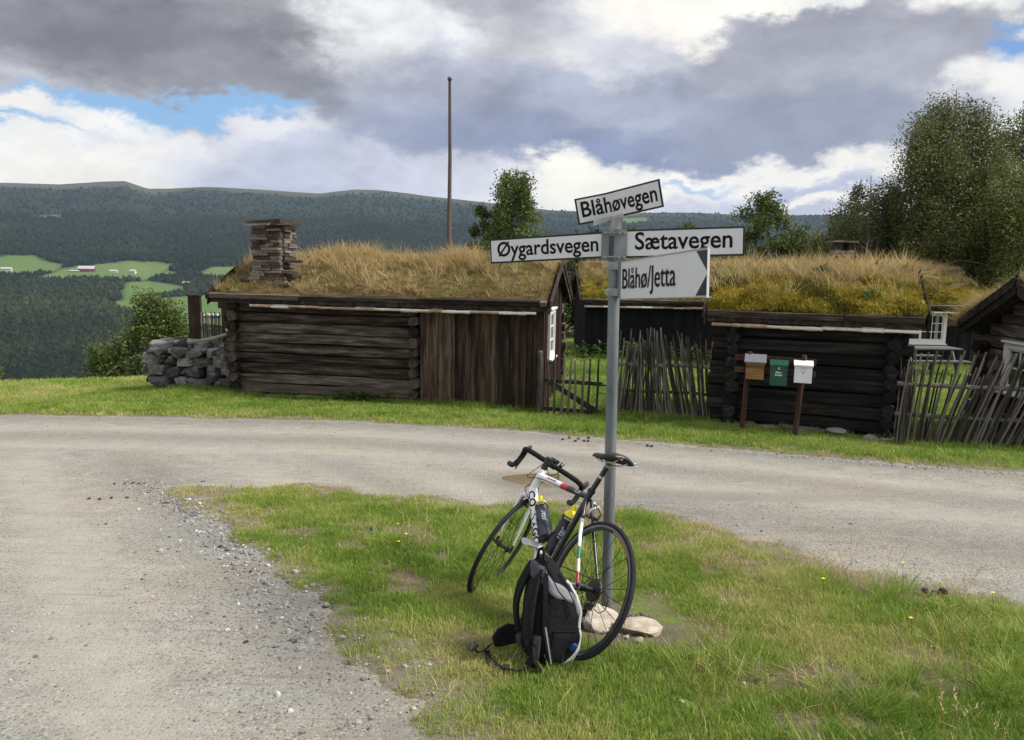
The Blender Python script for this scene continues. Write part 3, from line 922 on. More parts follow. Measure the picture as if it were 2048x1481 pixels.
# clumps of long grass and dry flowering stalks
r = np.random.default_rng(8)
cl = [(.98, 3.42, .20, 26), (1.5, 3.0, .2, 12), (1.15, 2.45, .22, 14), (2.0, 3.3, .3, 18), (2.6, 3.7, .35, 22), (1.9, 2.5, .3, 18), (2.7, 2.9, .4, 28), (1.75, 4.6, .25, 14),
      (-.75, 5.35, .2, 9), (-.35, 5.0, .3, 10), (1.2, 5.0, .2, 9), (-.15, 4.6, .15, 6), (1.55, 1.95, .3, 20), (2.3, 2.1, .4, 26), (3.4, 3.2, .4, 26), (.35, 5.6, .2, 6), (2.2, 4.3, .25, 12)]
cx, cy = [], []
for (a, b_, s_, n_) in cl:
    cx += list(r.normal(a, s_ * .55, n_)); cy += list(r.normal(b_, s_ * .45, n_))
x, y = np.array(cx), np.array(cy)
k = (road_sd(x, y) < -.08) & rockfree(x, y); x, y = x[k], y[k]
scatter('long_grass', np.stack([x, y, T(x, y) + micro(x, y)], 1), euler(len(x), r), r.uniform(.45, 1.0, len(x)), tone(x, y, r, .46, .6), V_LONG,
        'clumps of long grass growing on the wedge between the roads', 'grass')
x = np.concatenate([x + r.normal(0, .1, len(x)), r.uniform(1.2, 4, 90), r.uniform(-1.8, .2, 18)])
y = np.concatenate([y + r.normal(0, .1, len(y)), r.uniform(1.9, 5.2, 90), r.uniform(4.2, 6, 18)])
k = (road_sd(x, y) < -.1) & rockfree(x, y) & (r.uniform(0, 1, len(x)) < .38); x, y = x[k], y[k]
scatter('seed_stalks', np.stack([x, y, T(x, y) + micro(x, y)], 1), euler(len(x), r, .2), r.uniform(.5, 1.2, len(x)), np.clip(r.normal(.66, .15, len(x)), 0, 1), V_STALK,
        'dry yellow flowering grass stalks standing in the wedge of grass', 'grass')
# withered blades lying in the turf
x, y, sd, r = grassy(9000, -2.8, 6, 1.4, 6.9, 11, lambda x, y, sd: sstep(patch(x, y), .54, .66) * .6 + .06)
k = rockfree(x, y); x, y = x[k], y[k]
V_DRY = [tuft(90 + q, 12, .06, .06, .0016, 1.5, M_STRAW, 2, .8) for q in range(3)]
scatter('withered_grass', np.stack([x, y, T(x, y) + micro(x, y)], 1), euler(len(x), r, .3), r.uniform(.5, 1.2, len(x)), np.clip(r.normal(.6, .2, len(x)), 0, 1), V_DRY,
        'withered straw lying in the thin places of the turf', 'grass')
# verge beyond the road and the lawns behind the fences
def dens_ver(x, y, sd):
    return np.clip(.12 + .9 * sstep(sd, 0, .7), 0, 1) * (.35 + .65 * sstep(fbm(x * .9, y * .9, 707, 4), .68, .5))
x, y, sd, r = grassy(95000, -15, 9.5, 8.0, 16.5, 3, dens_ver)
tn = tone(x, y, r, .38, .4) + .25 * (1 - sstep(sd, 0, .6)) + .22 * sstep(-x, 7.5, 10) * sstep(y, 12.2, 14)
scatter('verge_grass', np.stack([x, y, T(x, y) + micro(x, y)], 1), euler(len(x), r), r.uniform(.6, 1.25, len(x)), tn, V_FAR,
        'green roadside grass growing between the gravel and the log buildings', 'grass')
x, y, sd, r = grassy(60000, -24, 22, 13.5, 30, 5, lambda x, y, sd: np.full(len(x), .9) * (.4 + .6 * sstep(fbm(x * .5, y * .5, 717, 3), .7, .45)))
k = y > 15.2; x, y, sd = x[k], y[k], sd[k]
tn = tone(x, y, r, .42, .7) + .18 * sstep(-x, 6.5, 9)
scatter('meadow_grass', np.stack([x, y, T(x, y) + micro(x, y)], 1), euler(len(x), r), r.uniform(.9, 1.7, len(x)), tn, V_FAR,
        'meadow grass of the farmyard behind the log buildings', 'grass')
# taller weeds along walls and fences
def along(p, q, n, r, w=.12):
    t_ = r.uniform(0, 1, n)
    return p[0] + (q[0] - p[0]) * t_ + r.normal(0, w, n), p[1] + (q[1] - p[1]) * t_ + r.normal(0, w, n)
r = np.random.default_rng(15)
parts = [along((-5.4, 15.05), (.5, 14.0), 420, r, .09), along((1.7, 13.3), (3.3, 12.15), 260, r, .12), along((3.3, 11.85), (5.7, 10.95), 60, r, .10), along((5.7, 10.85), (7.6, 10.15), 420, r, .12),
         along((2.3, 23.7), (14, 23.7), 420, r, .25), along((-7.4, 15.45), (-5.6, 15.1), 150, r, .1), along((.8, 14.4), (1.2, 16.4), 60, r, .1), along((1.4, 19.5), (2.4, 20.5), 220, r, .5)]
x = np.concatenate([p[0] for p in parts]); y = np.concatenate([p[1] for p in parts])
k = ~on_floor(x, y); x, y = x[k], y[k]
V_WEED = [tuft(95 + q, 22, .17, .07, .0035, .5, M_BLADE, 3) for q in range(3)]
scatter('wall_foot_grass', np.stack([x, y, T(x, y) + micro(x, y)], 1), euler(len(x), r), r.uniform(.45, 1.15, len(x)), tone(x, y, r, .36, .5), V_WEED,
        'taller grass along the foot of walls and fences', 'grass')
# ---- loose stones
M_STONE = mottle('loose_stone', [(.10, .098, .10), (.22, .215, .21), (.42, .405, .385)], 3, rough=.9, bump=.4, rand=.9)
def pebble_mat():
    m, t, b = new_mat('pebble')
    at = t.n('ShaderNodeAttribute', attribute_type='INSTANCER', attribute_name='tint')
    c = t.ramp(at.outputs['Fac'], [(0, (.055, .053, .052)), (.3, (.14, .138, .138)), (.65, (.27, .262, .25)), (1, (.47, .455, .43))])
    t.set(b.inputs['Base Color'], c)
    b.inputs['Roughness'].default_value = .88
    b.inputs['Specular IOR Level'].default_value = .2
    return m
M_PEB = pebble_mat()
def rock_mesh(seed, mat, sub=1, flat=.62, rough=.22, smooth=False, name='rock'):
    bm = bmesh.new()
    bmesh.ops.create_icosphere(bm, subdivisions=sub, radius=.5)
    r = np.random.default_rng(seed)
    pl = [(Vector(r.normal(size=3)).normalized(), r.uniform(.26, .42)) for _ in range(7)]
    for v in bm.verts:
        for nrm, d in pl:                           # a few split faces
            e = v.co.dot(nrm) - d
            if e > 0: v.co -= nrm * e * .9
        v.co *= 1 + r.normal(0, rough * .3)
        v.co.z *= flat
    bmesh.ops.recalc_face_normals(bm, faces=bm.faces)
    me = bpy.data.meshes.new(name)
    bm.to_mesh(me); bm.free()
    me.materials.append(mat)
    if smooth:
        me.polygons.foreach_set('use_smooth', [True] * len(me.polygons)); me.set_sharp_from_angle(angle=RAD(38))
    return me
V_PEB = [rock_mesh(300 + k, M_PEB, 1) for k in range(6)]
r = np.random.default_rng(21)
def edge_line(P, n, off, w):
    P = np.array(P, float); seg = np.hypot(*np.diff(P, axis=0).T); cum = np.concatenate([[0], np.cumsum(seg)])
    s = r.uniform(0, cum[-1], n)
    x = np.interp(s, cum, P[:, 0]); y = np.interp(s, cum, P[:, 1])
    return x + r.normal(off, w, n), y + r.normal(0, w * .6, n)
LEFT_EDGE = [(-3.4, 7.2), (-2.95, 6.6), (-2.55, 6.1), (-2.1, 5.5), (-1.75, 4.95), (-1.38, 4.4), (-1.05, 3.9), (-.8, 3.55), (-.55, 3.2), (-.35, 2.85), (-.15, 2.5)]
px1, py1 = edge_line(LEFT_EDGE[:8], 1100, -.08, .12)
px2, py2 = edge_line(LEFT_EDGE, 700, -.05, .24)
px3 = r.uniform(-9, 6.5, 5200); py3 = r.uniform(2.0, 11.8, 5200)
px4 = r.uniform(-2.2, 1.2, 1600); py4 = r.uniform(1.7, 4.6, 1600)
px5, py5 = edge_line([(6.2, 8.1), (4.4, 8.75), (3.0, 9.4), (1.4, 10.2)], 700, 0, .14)
px6 = r.uniform(-2.5, 2.8, 260); py6 = r.uniform(2.4, 6.8, 260)      # strays in the turf
x = np.concatenate([px1, px2, px3, px4, px5, px6]); y = np.concatenate([py1, py2, py3, py4, py5, py6])
sz = np.concatenate([r.lognormal(-4.15, .5, len(px1)), r.lognormal(-4.45, .55, len(px2)), r.lognormal(-4.75, .45, len(px3)), r.lognormal(-4.95, .4, len(px4)), r.lognormal(-4.2, .4, len(px5)), r.lognormal(-3.9, .35, 260)])
sd = road_sd(x, y)
k = (sd > -.25) | (np.arange(len(x)) >= len(x) - 260)
k &= (((x - .42) / .56) ** 2 + ((y - 7.62) / .34) ** 2) > 1
x, y, sz, sd = x[k], y[k], np.minimum(sz[k], .055), sd[k]
z = np.where(sd > .02, zroad(x, y), T(x, y) + micro(x, y))
scatter('loose_gravel', np.stack([x, y, z + sz * .12], 1), np.stack([r.normal(0, .3, len(x)), r.normal(0, .3, len(x)), r.uniform(0, 6.28, len(x))], 1), sz,
        np.clip(r.normal(.55, .25, len(x)), 0, 1), V_PEB, 'loose grey pebbles lying on the gravel road and along its edge', 'gravel')
# ================================================================ building materials
M_LOG = mottle('weathered_log', [(.014, .010, .007), (.048, .035, .025), (.115, .092, .073), (.23, .204, .177)], 3.0, (.55, 5, 5), .9, .55, 9, .02, .30,
               fine=(7, (.6, 16, 16), .75))
M_LOGEND = mottle('log_end', [(.014, .010, .007), (.046, .034, .024), (.105, .087, .070)], 9, (1, 1, 1), .95, .6, 30, .015, .35, fine=(10, (1, 3, 3), .6))
M_DARKLOG = mottle('tarred_log', [(.004, .0034, .003), (.009, .008, .0073), (.020, .018, .0165), (.046, .042, .039)], 3.0, (.5, 6, 6), .88, .5, 9, .02, .22,
                   fine=(7, (.6, 16, 16), .7))
M_SILL = mottle('sill_beam', [(.050, .036, .025), (.098, .075, .055), (.155, .125, .097)], 3, (.5, 5, 5), .9, .4, 10, .01, .1, fine=(8, (.5, 14, 14), .5))
M_PLANK = mottle('weathered_plank', [(.014, .010, .0075), (.042, .028, .019), (.090, .058, .036), (.155, .125, .098)], 2.6, (5, 5, .45), .9, .5, 10, .01, .28,
                 fine=(6, (16, 16, .5), .7))
M_REDPLANK = mottle('red_brown_plank', [(.014, .0065, .005), (.032, .0145, .0105), (.060, .031, .023)], 3, (5, 5, .4), .88, .4, 10, .01, .2, fine=(6, (14, 14, .5), .5))
M_NAVY = mottle('black_stained_board', [(.0035, .0035, .005), (.0065, .0065, .009), (.012, .0115, .015)], 3, (4, 4, .4), .8, .3, 10, .008, .25)
M_ROOFWOOD = mottle('roof_edge_wood', [(.015, .011, .008), (.048, .036, .027), (.135, .113, .092)], 4, (.5, 5, 5), .9, .4, 12, .01, .35, fine=(8, (.5, 14, 14), .6))
M_BARGE = mottle('barge_board', [(.010, .008, .006), (.030, .023, .018), (.075, .063, .054)], 4, (3, .6, 3), .9, .4, 12, .01, .25, fine=(8, (9, .6, 9), .6))
M_BARK = mottle('birch_bark', [(.36, .26, .18), (.66, .58, .50), (.80, .76, .70)], 5, (.7, 5, 5), .7, .3, 14, .006, .6, fine=(9, (2, 9, 9), .5))
M_FRAME = plain('white_window_paint', (.78, .78, .76), .55, bump=.1, bscale=60)
m, t, b = new_mat('window_glass')
b.inputs['Base Color'].default_value = (.012, .014, .018, 1); b.inputs['Roughness'].default_value = .06; b.inputs['Specular IOR Level'].default_value = .6
M_GLASS = m
M_CURTAIN = plain('curtain', (.30, .31, .36), .9)
M_FOUND = mottle('foundation_slab', [(.11, .105, .10), (.22, .21, .20), (.34, .32, .29)], 4, (1, 1, 2), .92, .5, 16, .02, .5, spots=(5, (.30, .13, .045), .62, .70, .5))
M_WALLSTONE = mottle('lichen_stone', [(.055, .055, .055), (.125, .124, .118), (.25, .245, .23)], 3.2, (1, 1, 1.4), .93, .7, 12, .03, .45, spots=(11, (.42, .42, .39), .63, .72, .6))
M_SLAB = mottle('chimney_slab', [(.050, .045, .038), (.115, .102, .086), (.21, .19, .16)], 5, (1, 1, 2.5), .93, .6, 18, .02, .9, spots=(2.2, (.22, .085, .032), .55, .63, .85))

def sod_mat(name, moss, extra=0.0):
    m, t, b = new_mat(name)
    tc = t.n('ShaderNodeTexCoord'); P = tc.outputs['Object']
    a = t.noise(P, 2.2, 6, .6); f = t.noise(P, 38, 5, .7)
    c = t.ramp(f.outputs['Fac'], [(.3, (.045, .031, .014)), (.52, (.12, .088, .038)), (.75, (.25, .19, .09))])
    g = t.ramp(f.outputs['Fac'], [(.3, (.042, .036, .012)), (.6, (.105, .085, .028)), (.8, (.19, .15, .055))])
    c = t.mix(t.sstep(a.outputs['Fac'], .46, .62), c, g)
    if moss > 0:                                 # yellow moss cushions along the eave
        sp = t.n('ShaderNodeSeparateXYZ', {0: P})
        k = t.sstep(t.m('ADD', sp.outputs[1], t.m('MULTIPLY', a.outputs['Fac'], -1.1)), moss - .45, moss - 1.05)
        ms = t.ramp(f.outputs['Fac'], [(.28, (.045, .040, .005)), (.52, (.145, .118, .012)), (.75, (.25, .20, .035))])
        c = t.mix(k, c, ms)
    t.set(b.inputs['Base Color'], c)
    b.inputs['Roughness'].default_value = .97; b.inputs['Specular IOR Level'].default_value = .05
    bp = t.n('ShaderNodeBump', {'Strength': .9, 'Distance': .05, 'Height': f.outputs['Fac']})
    t.set(b.inputs['Normal'], bp.outputs[0])
    return m
M_SOD = sod_mat('sod', 0)
M_SODMOSS = sod_mat('mossy_sod', .72)

# ---------------------------------------------------------------- log and board pieces
def log_mesh(L, rz_, ry_, seed, mat, seg=None, n=10, name='log'):
    r = np.random.default_rng(seed)
    seg = seg or max(4, int(L / .55))
    mb = MB(); vs, fs = [], []
    ph = r.uniform(0, 6)
    for i in range(seg + 1):
        x = L * i / seg
        k = 1 + r.normal(0, .035)
        for q in range(n):
            an = 2 * PI * q / n
            cx, sx_ = math.cos(an), math.sin(an)
            e = .50                                # hewn: nearly square, edges rounded
            yy = math.copysign(abs(cx) ** e, cx) * ry_ * k * (1 + r.normal(0, .02))
            zz = math.copysign(abs(sx_) ** e, sx_) * rz_ * k * (1 + r.normal(0, .02))
            vs.append((x, yy, zz + .012 * math.sin(x * 1.3 + ph)))
    for i in range(seg):
        for q in range(n):
            fs.append((i * n + q, i * n + (q + 1) % n, (i + 1) * n + (q + 1) % n, (i + 1) * n + q))
    fs += [tuple(range(n - 1, -1, -1)), tuple(seg * n + q for q in range(n))]
    mb.add(vs, fs)
    return mb.mesh(name, mat, smooth='auto')

def log_wall(par, p, q, n, z0, h, mat, seed, ext=(.0, .0), rad_y=.085, offset=0.0):
    """n logs from p to q (local xy), lying one on the other"""
    p = Vector((*p, 0)); q = Vector((*q, 0)); d = (q - p); L = d.length; d.normalize()
    an = math.atan2(d.y, d.x)
    r = random.Random(seed)
    vr = [log_mesh(L + ext[0] + ext[1], h * .485, rad_y, seed + k, mat) for k in range(4)]
    out = []
    for k in range(n):
        e = r.uniform(-.05, .05)
        o = link('log', vr[(k * 3 + seed) % 4], par, loc=(p.x - d.x * (ext[0] + e), p.y - d.y * (ext[0] + e), z0 + h * (k + .5) + offset + r.uniform(-.006, .006)),
                 rot=(r.uniform(-.25, .25), 0, an))
        out.append(o)
    return out

def log_ends(par, x, y, n, z0, h, mat, seed, L=.55, out=.17, rot=RAD(90)):
    """cross logs whose round ends stand out at a notched corner"""
    r = random.Random(seed)
    vr = [log_mesh(L, h * .50, h * .47, seed + 7 * k, mat, 2, 10) for k in range(3)]
    for k in range(n):
        link('log_end', vr[r.randrange(3)], par, loc=(x + r.uniform(-.012, .012), y - out + r.uniform(-.03, .02), z0 + h * k + r.uniform(-.008, .008)),
             rot=(r.uniform(0, 3), 0, rot), scale=(1, r.uniform(.85, 1.05), r.uniform(.85, 1.05)))

def board_wall(par, x0, x1, y, zb, zt, mat, seed, wmin=.12, wmax=.2, step=.022, axis='x', name='plank', side=-1):
    """upright boards, every other one proud; zb, zt may be functions of the position"""
    r = random.Random(seed)
    x = x0; k = 0
    while x < x1 - .03:
        w = min(r.uniform(wmin, wmax), x1 - x)
        fb = zb(x + w / 2) if callable(zb) else zb
        a, c = (zt(x), zt(x + w)) if callable(zt) else (zt, zt)
        pr = step * (1 if k % 2 else 0) + r.uniform(0, .008)
        g = -.012 if k % 2 else .004
        y0, y1 = (y + side * pr, y + side * (pr + .026))
        lo, hi = min(y0, y1), max(y0, y1)
        b0 = fb + r.uniform(-.03, .02)
        mb = MB()
        P = [(x + g, lo, b0), (x + w - g, lo, b0), (x + g, hi, b0), (x + w - g, hi, b0), (x + g, lo, a), (x + w - g, lo, c), (x + g, hi, a), (x + w - g, hi, c)]
        cx = (x + x + w) / 2
        P = [((px - cx), (py - y), pz) for px, py, pz in P]
        if axis == 'y':
            P = [(py, px, pz) for px, py, pz in P]
        mb.hexa(P)
        mb.build(name, mat, par, loc=((cx, y, 0) if axis == 'x' else (y, cx, 0)))
        x += w; k += 1

def window(par, loc, rz, w, h, cols, rows, fr=.07, depth=.07, leaves=1, curtain=False, head=True):
    """frame, sill, panes between real glazing bars; local x along the wall, -y outwards"""
    wn = link('window', MB().box(-w / 2, w / 2, .02, .03, -h / 2, h / 2).mesh('window', M_GLASS), par, loc=loc, rot=(0, 0, rz))
    mb = MB()
    mb.box(-w / 2 - fr, -w / 2, -depth * .5, .04, -h / 2 - fr, h / 2 + fr); mb.box(w / 2, w / 2 + fr, -depth * .5, .04, -h / 2 - fr, h / 2 + fr)
    mb.box(-w / 2, w / 2, -depth * .49, .04, h / 2, h / 2 + fr); mb.box(-w / 2, w / 2, -depth * .49, .04, -h / 2 - fr, -h / 2)
    mb.build('frame', M_FRAME, wn)
    if head:
        MB().box(-w / 2 - fr - .03, w / 2 + fr + .03, -depth * .9, .03, h / 2 + fr + .002, h / 2 + fr + .035).build('head', M_FRAME, wn)
    MB().box(-w / 2 - fr - .025, w / 2 + fr + .025, -depth * 1.1, .03, -h / 2 - fr - .035, -h / 2 - fr - .002).build('sill', M_FRAME, wn)
    lw = w / leaves
    for l in range(leaves):
        xa = -w / 2 + l * lw
        mb = MB(); s = .035
        mb.box(xa + .003, xa + s, -depth * .2, .019, -h / 2 + .003, h / 2 - .003); mb.box(xa + lw - s, xa + lw - .003, -depth * .2, .019, -h / 2 + .003, h / 2 - .003)
        mb.box(xa + s, xa + lw - s, -depth * .19, .018, h / 2 - s, h / 2 - .004); mb.box(xa + s, xa + lw - s, -depth * .19, .018, -h / 2 + .004, -h / 2 + s)
        mb.build('sash', M_FRAME, wn)
        for c_ in range(1, cols):
            xx = xa + lw * c_ / cols
            MB().box(xx - .011, xx + .011, -depth * .12, .017, -h / 2 + s, h / 2 - s).build('glazing_bar', M_FRAME, wn)
        for r_ in range(1, rows):
            zz = -h / 2 + h * r_ / rows
            MB().box(xa + s, xa + lw - s, -depth * .11, .016, zz - .011, zz + .011).build('glazing_bar', M_FRAME, wn)
        for c_ in range(cols):
            for r_ in range(rows):
                MB().box(xa + lw * c_ / cols + .012, xa + lw * (c_ + 1) / cols - .012, .008, .012, -h / 2 + h * r_ / rows + .012, -h / 2 + h * (r_ + 1) / rows - .012).build('pane', M_GLASS, wn)
    if curtain:
        MB().box(-w / 2 + w * .80, w / 2 - .02, .0065, .0075, -h / 2 + .03, h / 2 - .03).build('curtain', M_CURTAIN, wn)
    return wn

# ---------------------------------------------------------------- turf roof
def turf_roof(par, L, Wd, ze, zr, ohf, ohs, sod, th, seed, straw, bark=True, bark_x=None, barge=M_BARGE, ohs2=None, long_k=.3, moss=0.0):
    """gabled sod roof over x 0..L, y 0..Wd; ze: roof plane at the front eave edge, zr: at the ridge"""
    r = random.Random(seed); rg = np.random.default_rng(seed)
    ohs2 = ohs if ohs2 is None else ohs2
    half = Wd / 2 + ohf
    sl = (zr - ze) / half
    def plane(y):
        return ze + sl * (half - np.abs(np.asarray(y) - Wd / 2))
    x0, x1 = -ohs, L + ohs2
    # deck of boards under the turf
    mb = MB()
    for s in (0, 1):
        ya, yb = (-ohf + .03, Wd / 2) if s == 0 else (Wd + ohf - .03, Wd / 2)
        mb.hexa([(x0 + .03, ya, plane(ya) - .05), (x1 - .03, ya, plane(ya) - .05), (x0 + .03, yb, zr - .05), (x1 - .03, yb, zr - .05),
                 (x0 + .03, ya, plane(ya)), (x1 - .03, ya, plane(ya)), (x0 + .03, yb, zr), (x1 - .03, yb, zr)])
    roof = mb.build('roof', M_ROOFWOOD, par)
    # the sod itself, uneven, rounded off at the edges
    gx = np.linspace(x0 + .035, x1 - .035, max(14, int((x1 - x0) / .09)))
    gy = np.linspace(-ohf + .04, Wd + ohf - .04, max(20, int((Wd + 2 * ohf) / .08)))
    def top(x, y):
        e = np.minimum(np.minimum(x - x0, x1 - x), np.minimum(y + ohf, Wd + ohf - y))
        rnd = th * (.35 + .65 * sstep(e, 0, .22))
        soft = -.10 * np.exp(-((y - Wd / 2) / .22) ** 2) * sl
        return plane(y) + rnd + soft + .10 * (fbm(x * 1.6 + seed, y * 1.6, seed, 4) - .5) + .035 * (fbm(x * 8, y * 8, seed + 5, 2) - .5)
    X, Y = np.meshgrid(gx, gy); Zt = top(X, Y)
    nx, ny = len(gx), len(gy)
    V = np.concatenate([np.stack([X.ravel(), Y.ravel(), Zt.ravel()], 1), np.stack([X.ravel(), Y.ravel(), plane(Y.ravel()) + .004], 1)])
    i = (np.arange(ny - 1)[:, None] * nx + np.arange(nx - 1)[None, :]).ravel()
    F = [np.stack([i, i + 1, i + nx + 1, i + nx], 1)]
    N0 = nx * ny
    for a in (np.arange(nx - 1), (ny - 1) * nx + np.arange(nx - 1)):
        F.append(np.stack([a, a + 1, a + 1 + N0, a + N0], 1))
    for a in (np.arange(ny - 1) * nx, np.arange(ny - 1) * nx + nx - 1):
        F.append(np.stack([a, a + nx, a + nx + N0, a + N0], 1))
    link('sod', np_mesh('sod', V, np.concatenate(F), sod, True), roof)
    # straw and grass growing on it
    n = straw
    x = rg.uniform(x0 + .05, x1 - .05, n); y = rg.uniform(-ohf + .06, Wd + ohf - .08, n)
    ridge_k = np.exp(-((y - Wd / 2) / .65) ** 2)
    d = fbm(x * 1.4, y * 1.4, seed + 20, 4)
    keep = rg.uniform(0, 1, n) < np.clip(.25 + 1.1 * (d - .35) + .35 * ridge_k, .08, 1)
    keep &= rg.uniform(0, 1, n) > moss * .93 * sstep(half * .46 - np.minimum(y + ohf, Wd + ohf - y) + .9 * (fbm(x * 1.3, y * 1.3, seed + 3, 3) - .5), 0, .25)
    keep &= rg.uniform(0, 1, n) < .18 + .82 * sstep(fbm(x * 1.1, y * 1.1, seed + 33, 3), .36, .50)     # thin, brown places
    x, y, d, rk = x[keep], y[keep], d[keep], ridge_k[keep]
    tn = np.clip(.40 + 1.25 * (fbm(x * 1.6, y * 1.6, seed + 40, 4) - .36) + .14 * rk + rg.normal(0, .15, len(x)), 0, 1)
    lay = np.stack([rg.normal(.12, .55, len(x)), rg.normal(0, .55, len(x)), rg.uniform(0, 6.28, len(x))], 1)
    scatter('roof_straw', np.stack([x, y, top(x, y) - .012], 1), lay, rg.uniform(.30, .85, len(x)) * (.55 + .6 * d + .30 * rk), tn, V_STRAW, parent=roof, seed=seed)
    n = int(straw * long_k)
    x = rg.uniform(x0 + .06, x1 - .06, n); y = np.clip(rg.normal(Wd / 2 - .1, .62, n), -ohf + .12, Wd + ohf - .1)
    keep = rg.uniform(0, 1, n) < np.clip(1.9 * (fbm(x * .9, y * .9, seed + 60, 3) - .30), .04, 1)
    x, y = x[keep], y[keep]
    scatter('roof_tall_straw', np.stack([x, y, top(x, y) - .015], 1), np.stack([rg.normal(0, .28, len(x)), rg.normal(.05, .28, len(x)), rg.uniform(0, 6.28, len(x))], 1),
            rg.uniform(.3, 1.0, len(x)), np.clip(rg.normal(.76, .14, len(x)), 0, 1), V_STRAWL, parent=roof, seed=seed + 1)
    if moss:                                     # cushions of yellow moss above the eave
        n = 5200
        x = rg.uniform(x0 + .05, x1 - .05, n); y = -ohf + .05 + half * .62 * rg.uniform(0, 1, n) ** 1.3
        keep = fbm(x * 1.6, y * 2.2, seed + 70, 3) + .35 * (1 - (y + ohf) / half) > .56; x, y = x[keep], y[keep]
        scatter('roof_moss', np.stack([x, y, top(x, y) - .006 + .03 * (fbm(x * 5, y * 5, 71, 2) - .4)], 1), np.stack([rg.normal(0, .4, len(x)), rg.normal(0, .4, len(x)), rg.uniform(0, 6.28, len(x))], 1),
                rg.uniform(.6, 1.4, len(x)), np.clip(.55 + 1.5 * (fbm(x * 2.4, y * 2.4, seed + 72, 3) - .5) + rg.normal(0, .12, len(x)), 0, 1), V_MOSS, parent=roof, seed=seed + 4)
    # green tufts here and there
    n = int(straw * (.20 if moss else .08))
    x = rg.uniform(x0 + .1, x1 - .1, n); y = rg.uniform(-ohf + .1, Wd / 2, n)
    keep = fbm(x * 1.2, y * 1.2, seed + 80, 3) > .56; x, y = x[keep], y[keep]
    scatter('roof_grass', np.stack([x, y, top(x, y) - .01], 1), np.stack([rg.normal(0, .3, len(x)), rg.normal(0, .3, len(x)), rg.uniform(0, 6.28, len(x))], 1),
            rg.uniform(.6, 1.3, len(x)), np.clip(rg.normal(.45, .15, len(x)), 0, 1), V_MID, parent=roof, seed=seed + 2)
    # eave: turf log over a dark gap over rolled birch bark
    for s in (0, 1):
        ye = -ohf if s == 0 else Wd + ohf
        sg = -1 if s == 0 else 1
        xx = x0 + .02
        while xx < x1 - .05:
            w = min(r.uniform(1.6, 2.6), x1 - .02 - xx)
            MB().box(0, w - .012, -.045, .045, -.035, .05, .006, r).build('eave_board', M_ROOFWOOD, roof, loc=(xx, ye + sg * .0, ze + .045 + r.uniform(-.006, .006)), rot=(sg * .35 * -1, 0, 0))
            MB().box(0, w - .012, -.02, .02, -.045, .035, .005, r).build('eave_board', M_BARGE, roof, loc=(xx, ye - sg * .03, ze - .045), rot=(0, 0, 0))
            xx += w
        if bark:
            xa, xb = bark_x or (x0 + .1, x1 - .1)
            xx = xa
            while xx < xb:
                w = min(r.uniform(.22, .62), xb - xx + .02)
                rad = r.uniform(.026, .040)
                mb = MB(); vs, fs = [], []; ns = max(3, int(w / .07))
                for k in range(ns + 1):
                    rr = rad * r.uniform(.88, 1.12)
                    for q in range(9):
                        an = -.5 + 4.6 * q / 8
                        vs.append((w * k / ns, -math.cos(an) * rr, -math.sin(an) * rr))
                for k in range(ns):
                    for q in range(8):
                        fs.append((k * 9 + q, k * 9 + q + 1, (k + 1) * 9 + q + 1, (k + 1) * 9 + q))
                mb.add(vs, fs)
                mb.build('bark_roll', M_BARK, roof, smooth=True, loc=(xx, ye + sg * .018, ze - .128 + r.uniform(-.008, .008)), rot=(r.uniform(-.3, .3), 0, r.uniform(-.01, .01)))
                xx += w * r.uniform(.94, 1.03)
    # barge boards along both gables
    for gx_, sg in ((x0, -1), (x1, 1)):
        for s in (0, 1):
            ya = -ohf - .03 if s == 0 else Wd + ohf + .03
            yb = Wd / 2 + (.02 if s == 0 else -.02)
            za = float(plane(-ohf)) - .10
            for lay_, (w, a, b_) in enumerate(((.022, -.115, .075), (.020, -.01, .125))):
                xo = gx_ + sg * (.012 + .023 * lay_)
                sy = 1 if s == 0 else -1
                mb = MB()
                mb.hexa([(xo - w / 2, ya - sy * .02 * lay_, ze + a - .02), (xo + w / 2, ya - sy * .02 * lay_, ze + a - .02), (xo - w / 2, yb, zr + a + .03), (xo + w / 2, yb, zr + a + .03),
                         (xo - w / 2, ya - sy * .02 * lay_, ze + b_ - .02), (xo + w / 2, ya - sy * .02 * lay_, ze + b_ - .02), (xo - w / 2, yb, zr + b_ + .03), (xo + w / 2, yb, zr + b_ + .03)])
                mb.build('barge_board', barge, roof)
    # rafters' ends / purlins showing in the gable
    for yy in (0.0, Wd / 2, Wd):
        zz = float(plane(yy)) - .14
        MB().tube([(x0 + .05, yy, zz), (x1 - .05, yy, zz)], .065, 8).build('purlin', M_BARGE, roof, smooth='auto')
    return roof, top, plane

# ================================================================ the long log cabin (left)
CB = thing('log_cabin', 'long weathered log cabin with straw turf roof, slate chimney and plank end', 'cabin', (-5.5, 15.2, -1.10), RAD(-10.3))
CL, CW = 6.13, 2.8
log_wall(CB, (0, .06), (3.72, .06), 1, .10, .19, M_SILL, 3, (.02, .02), .10)
log_wall(CB, (0, .07), (3.72, .07), 8, .285, .197, M_LOG, 11, (.14, .02), .085)
log_wall(CB, (0.06, 0), (0.06, CW), 9, .19, .197, M_LOG, 17, (.0, .16), .085)
log_wall(CB, (0, CW - .07), (CL, CW - .07), 9, .09, .197, M_LOG, 23, (.14, .1), .085)
log_ends(CB, .10, 0.0, 9, .22, .197, M_LOGEND, 31, .6, .17)
log_ends(CB, 3.74, 0.0, 9, .22, .197, M_LOGEND, 37, .6, .15)
board_wall(CB, 3.84, CL - .01, .02, lambda x: -.06 - .10 * (x - 3.8) / 2.3, 1.92, M_PLANK, 41, .11, .20, .024)
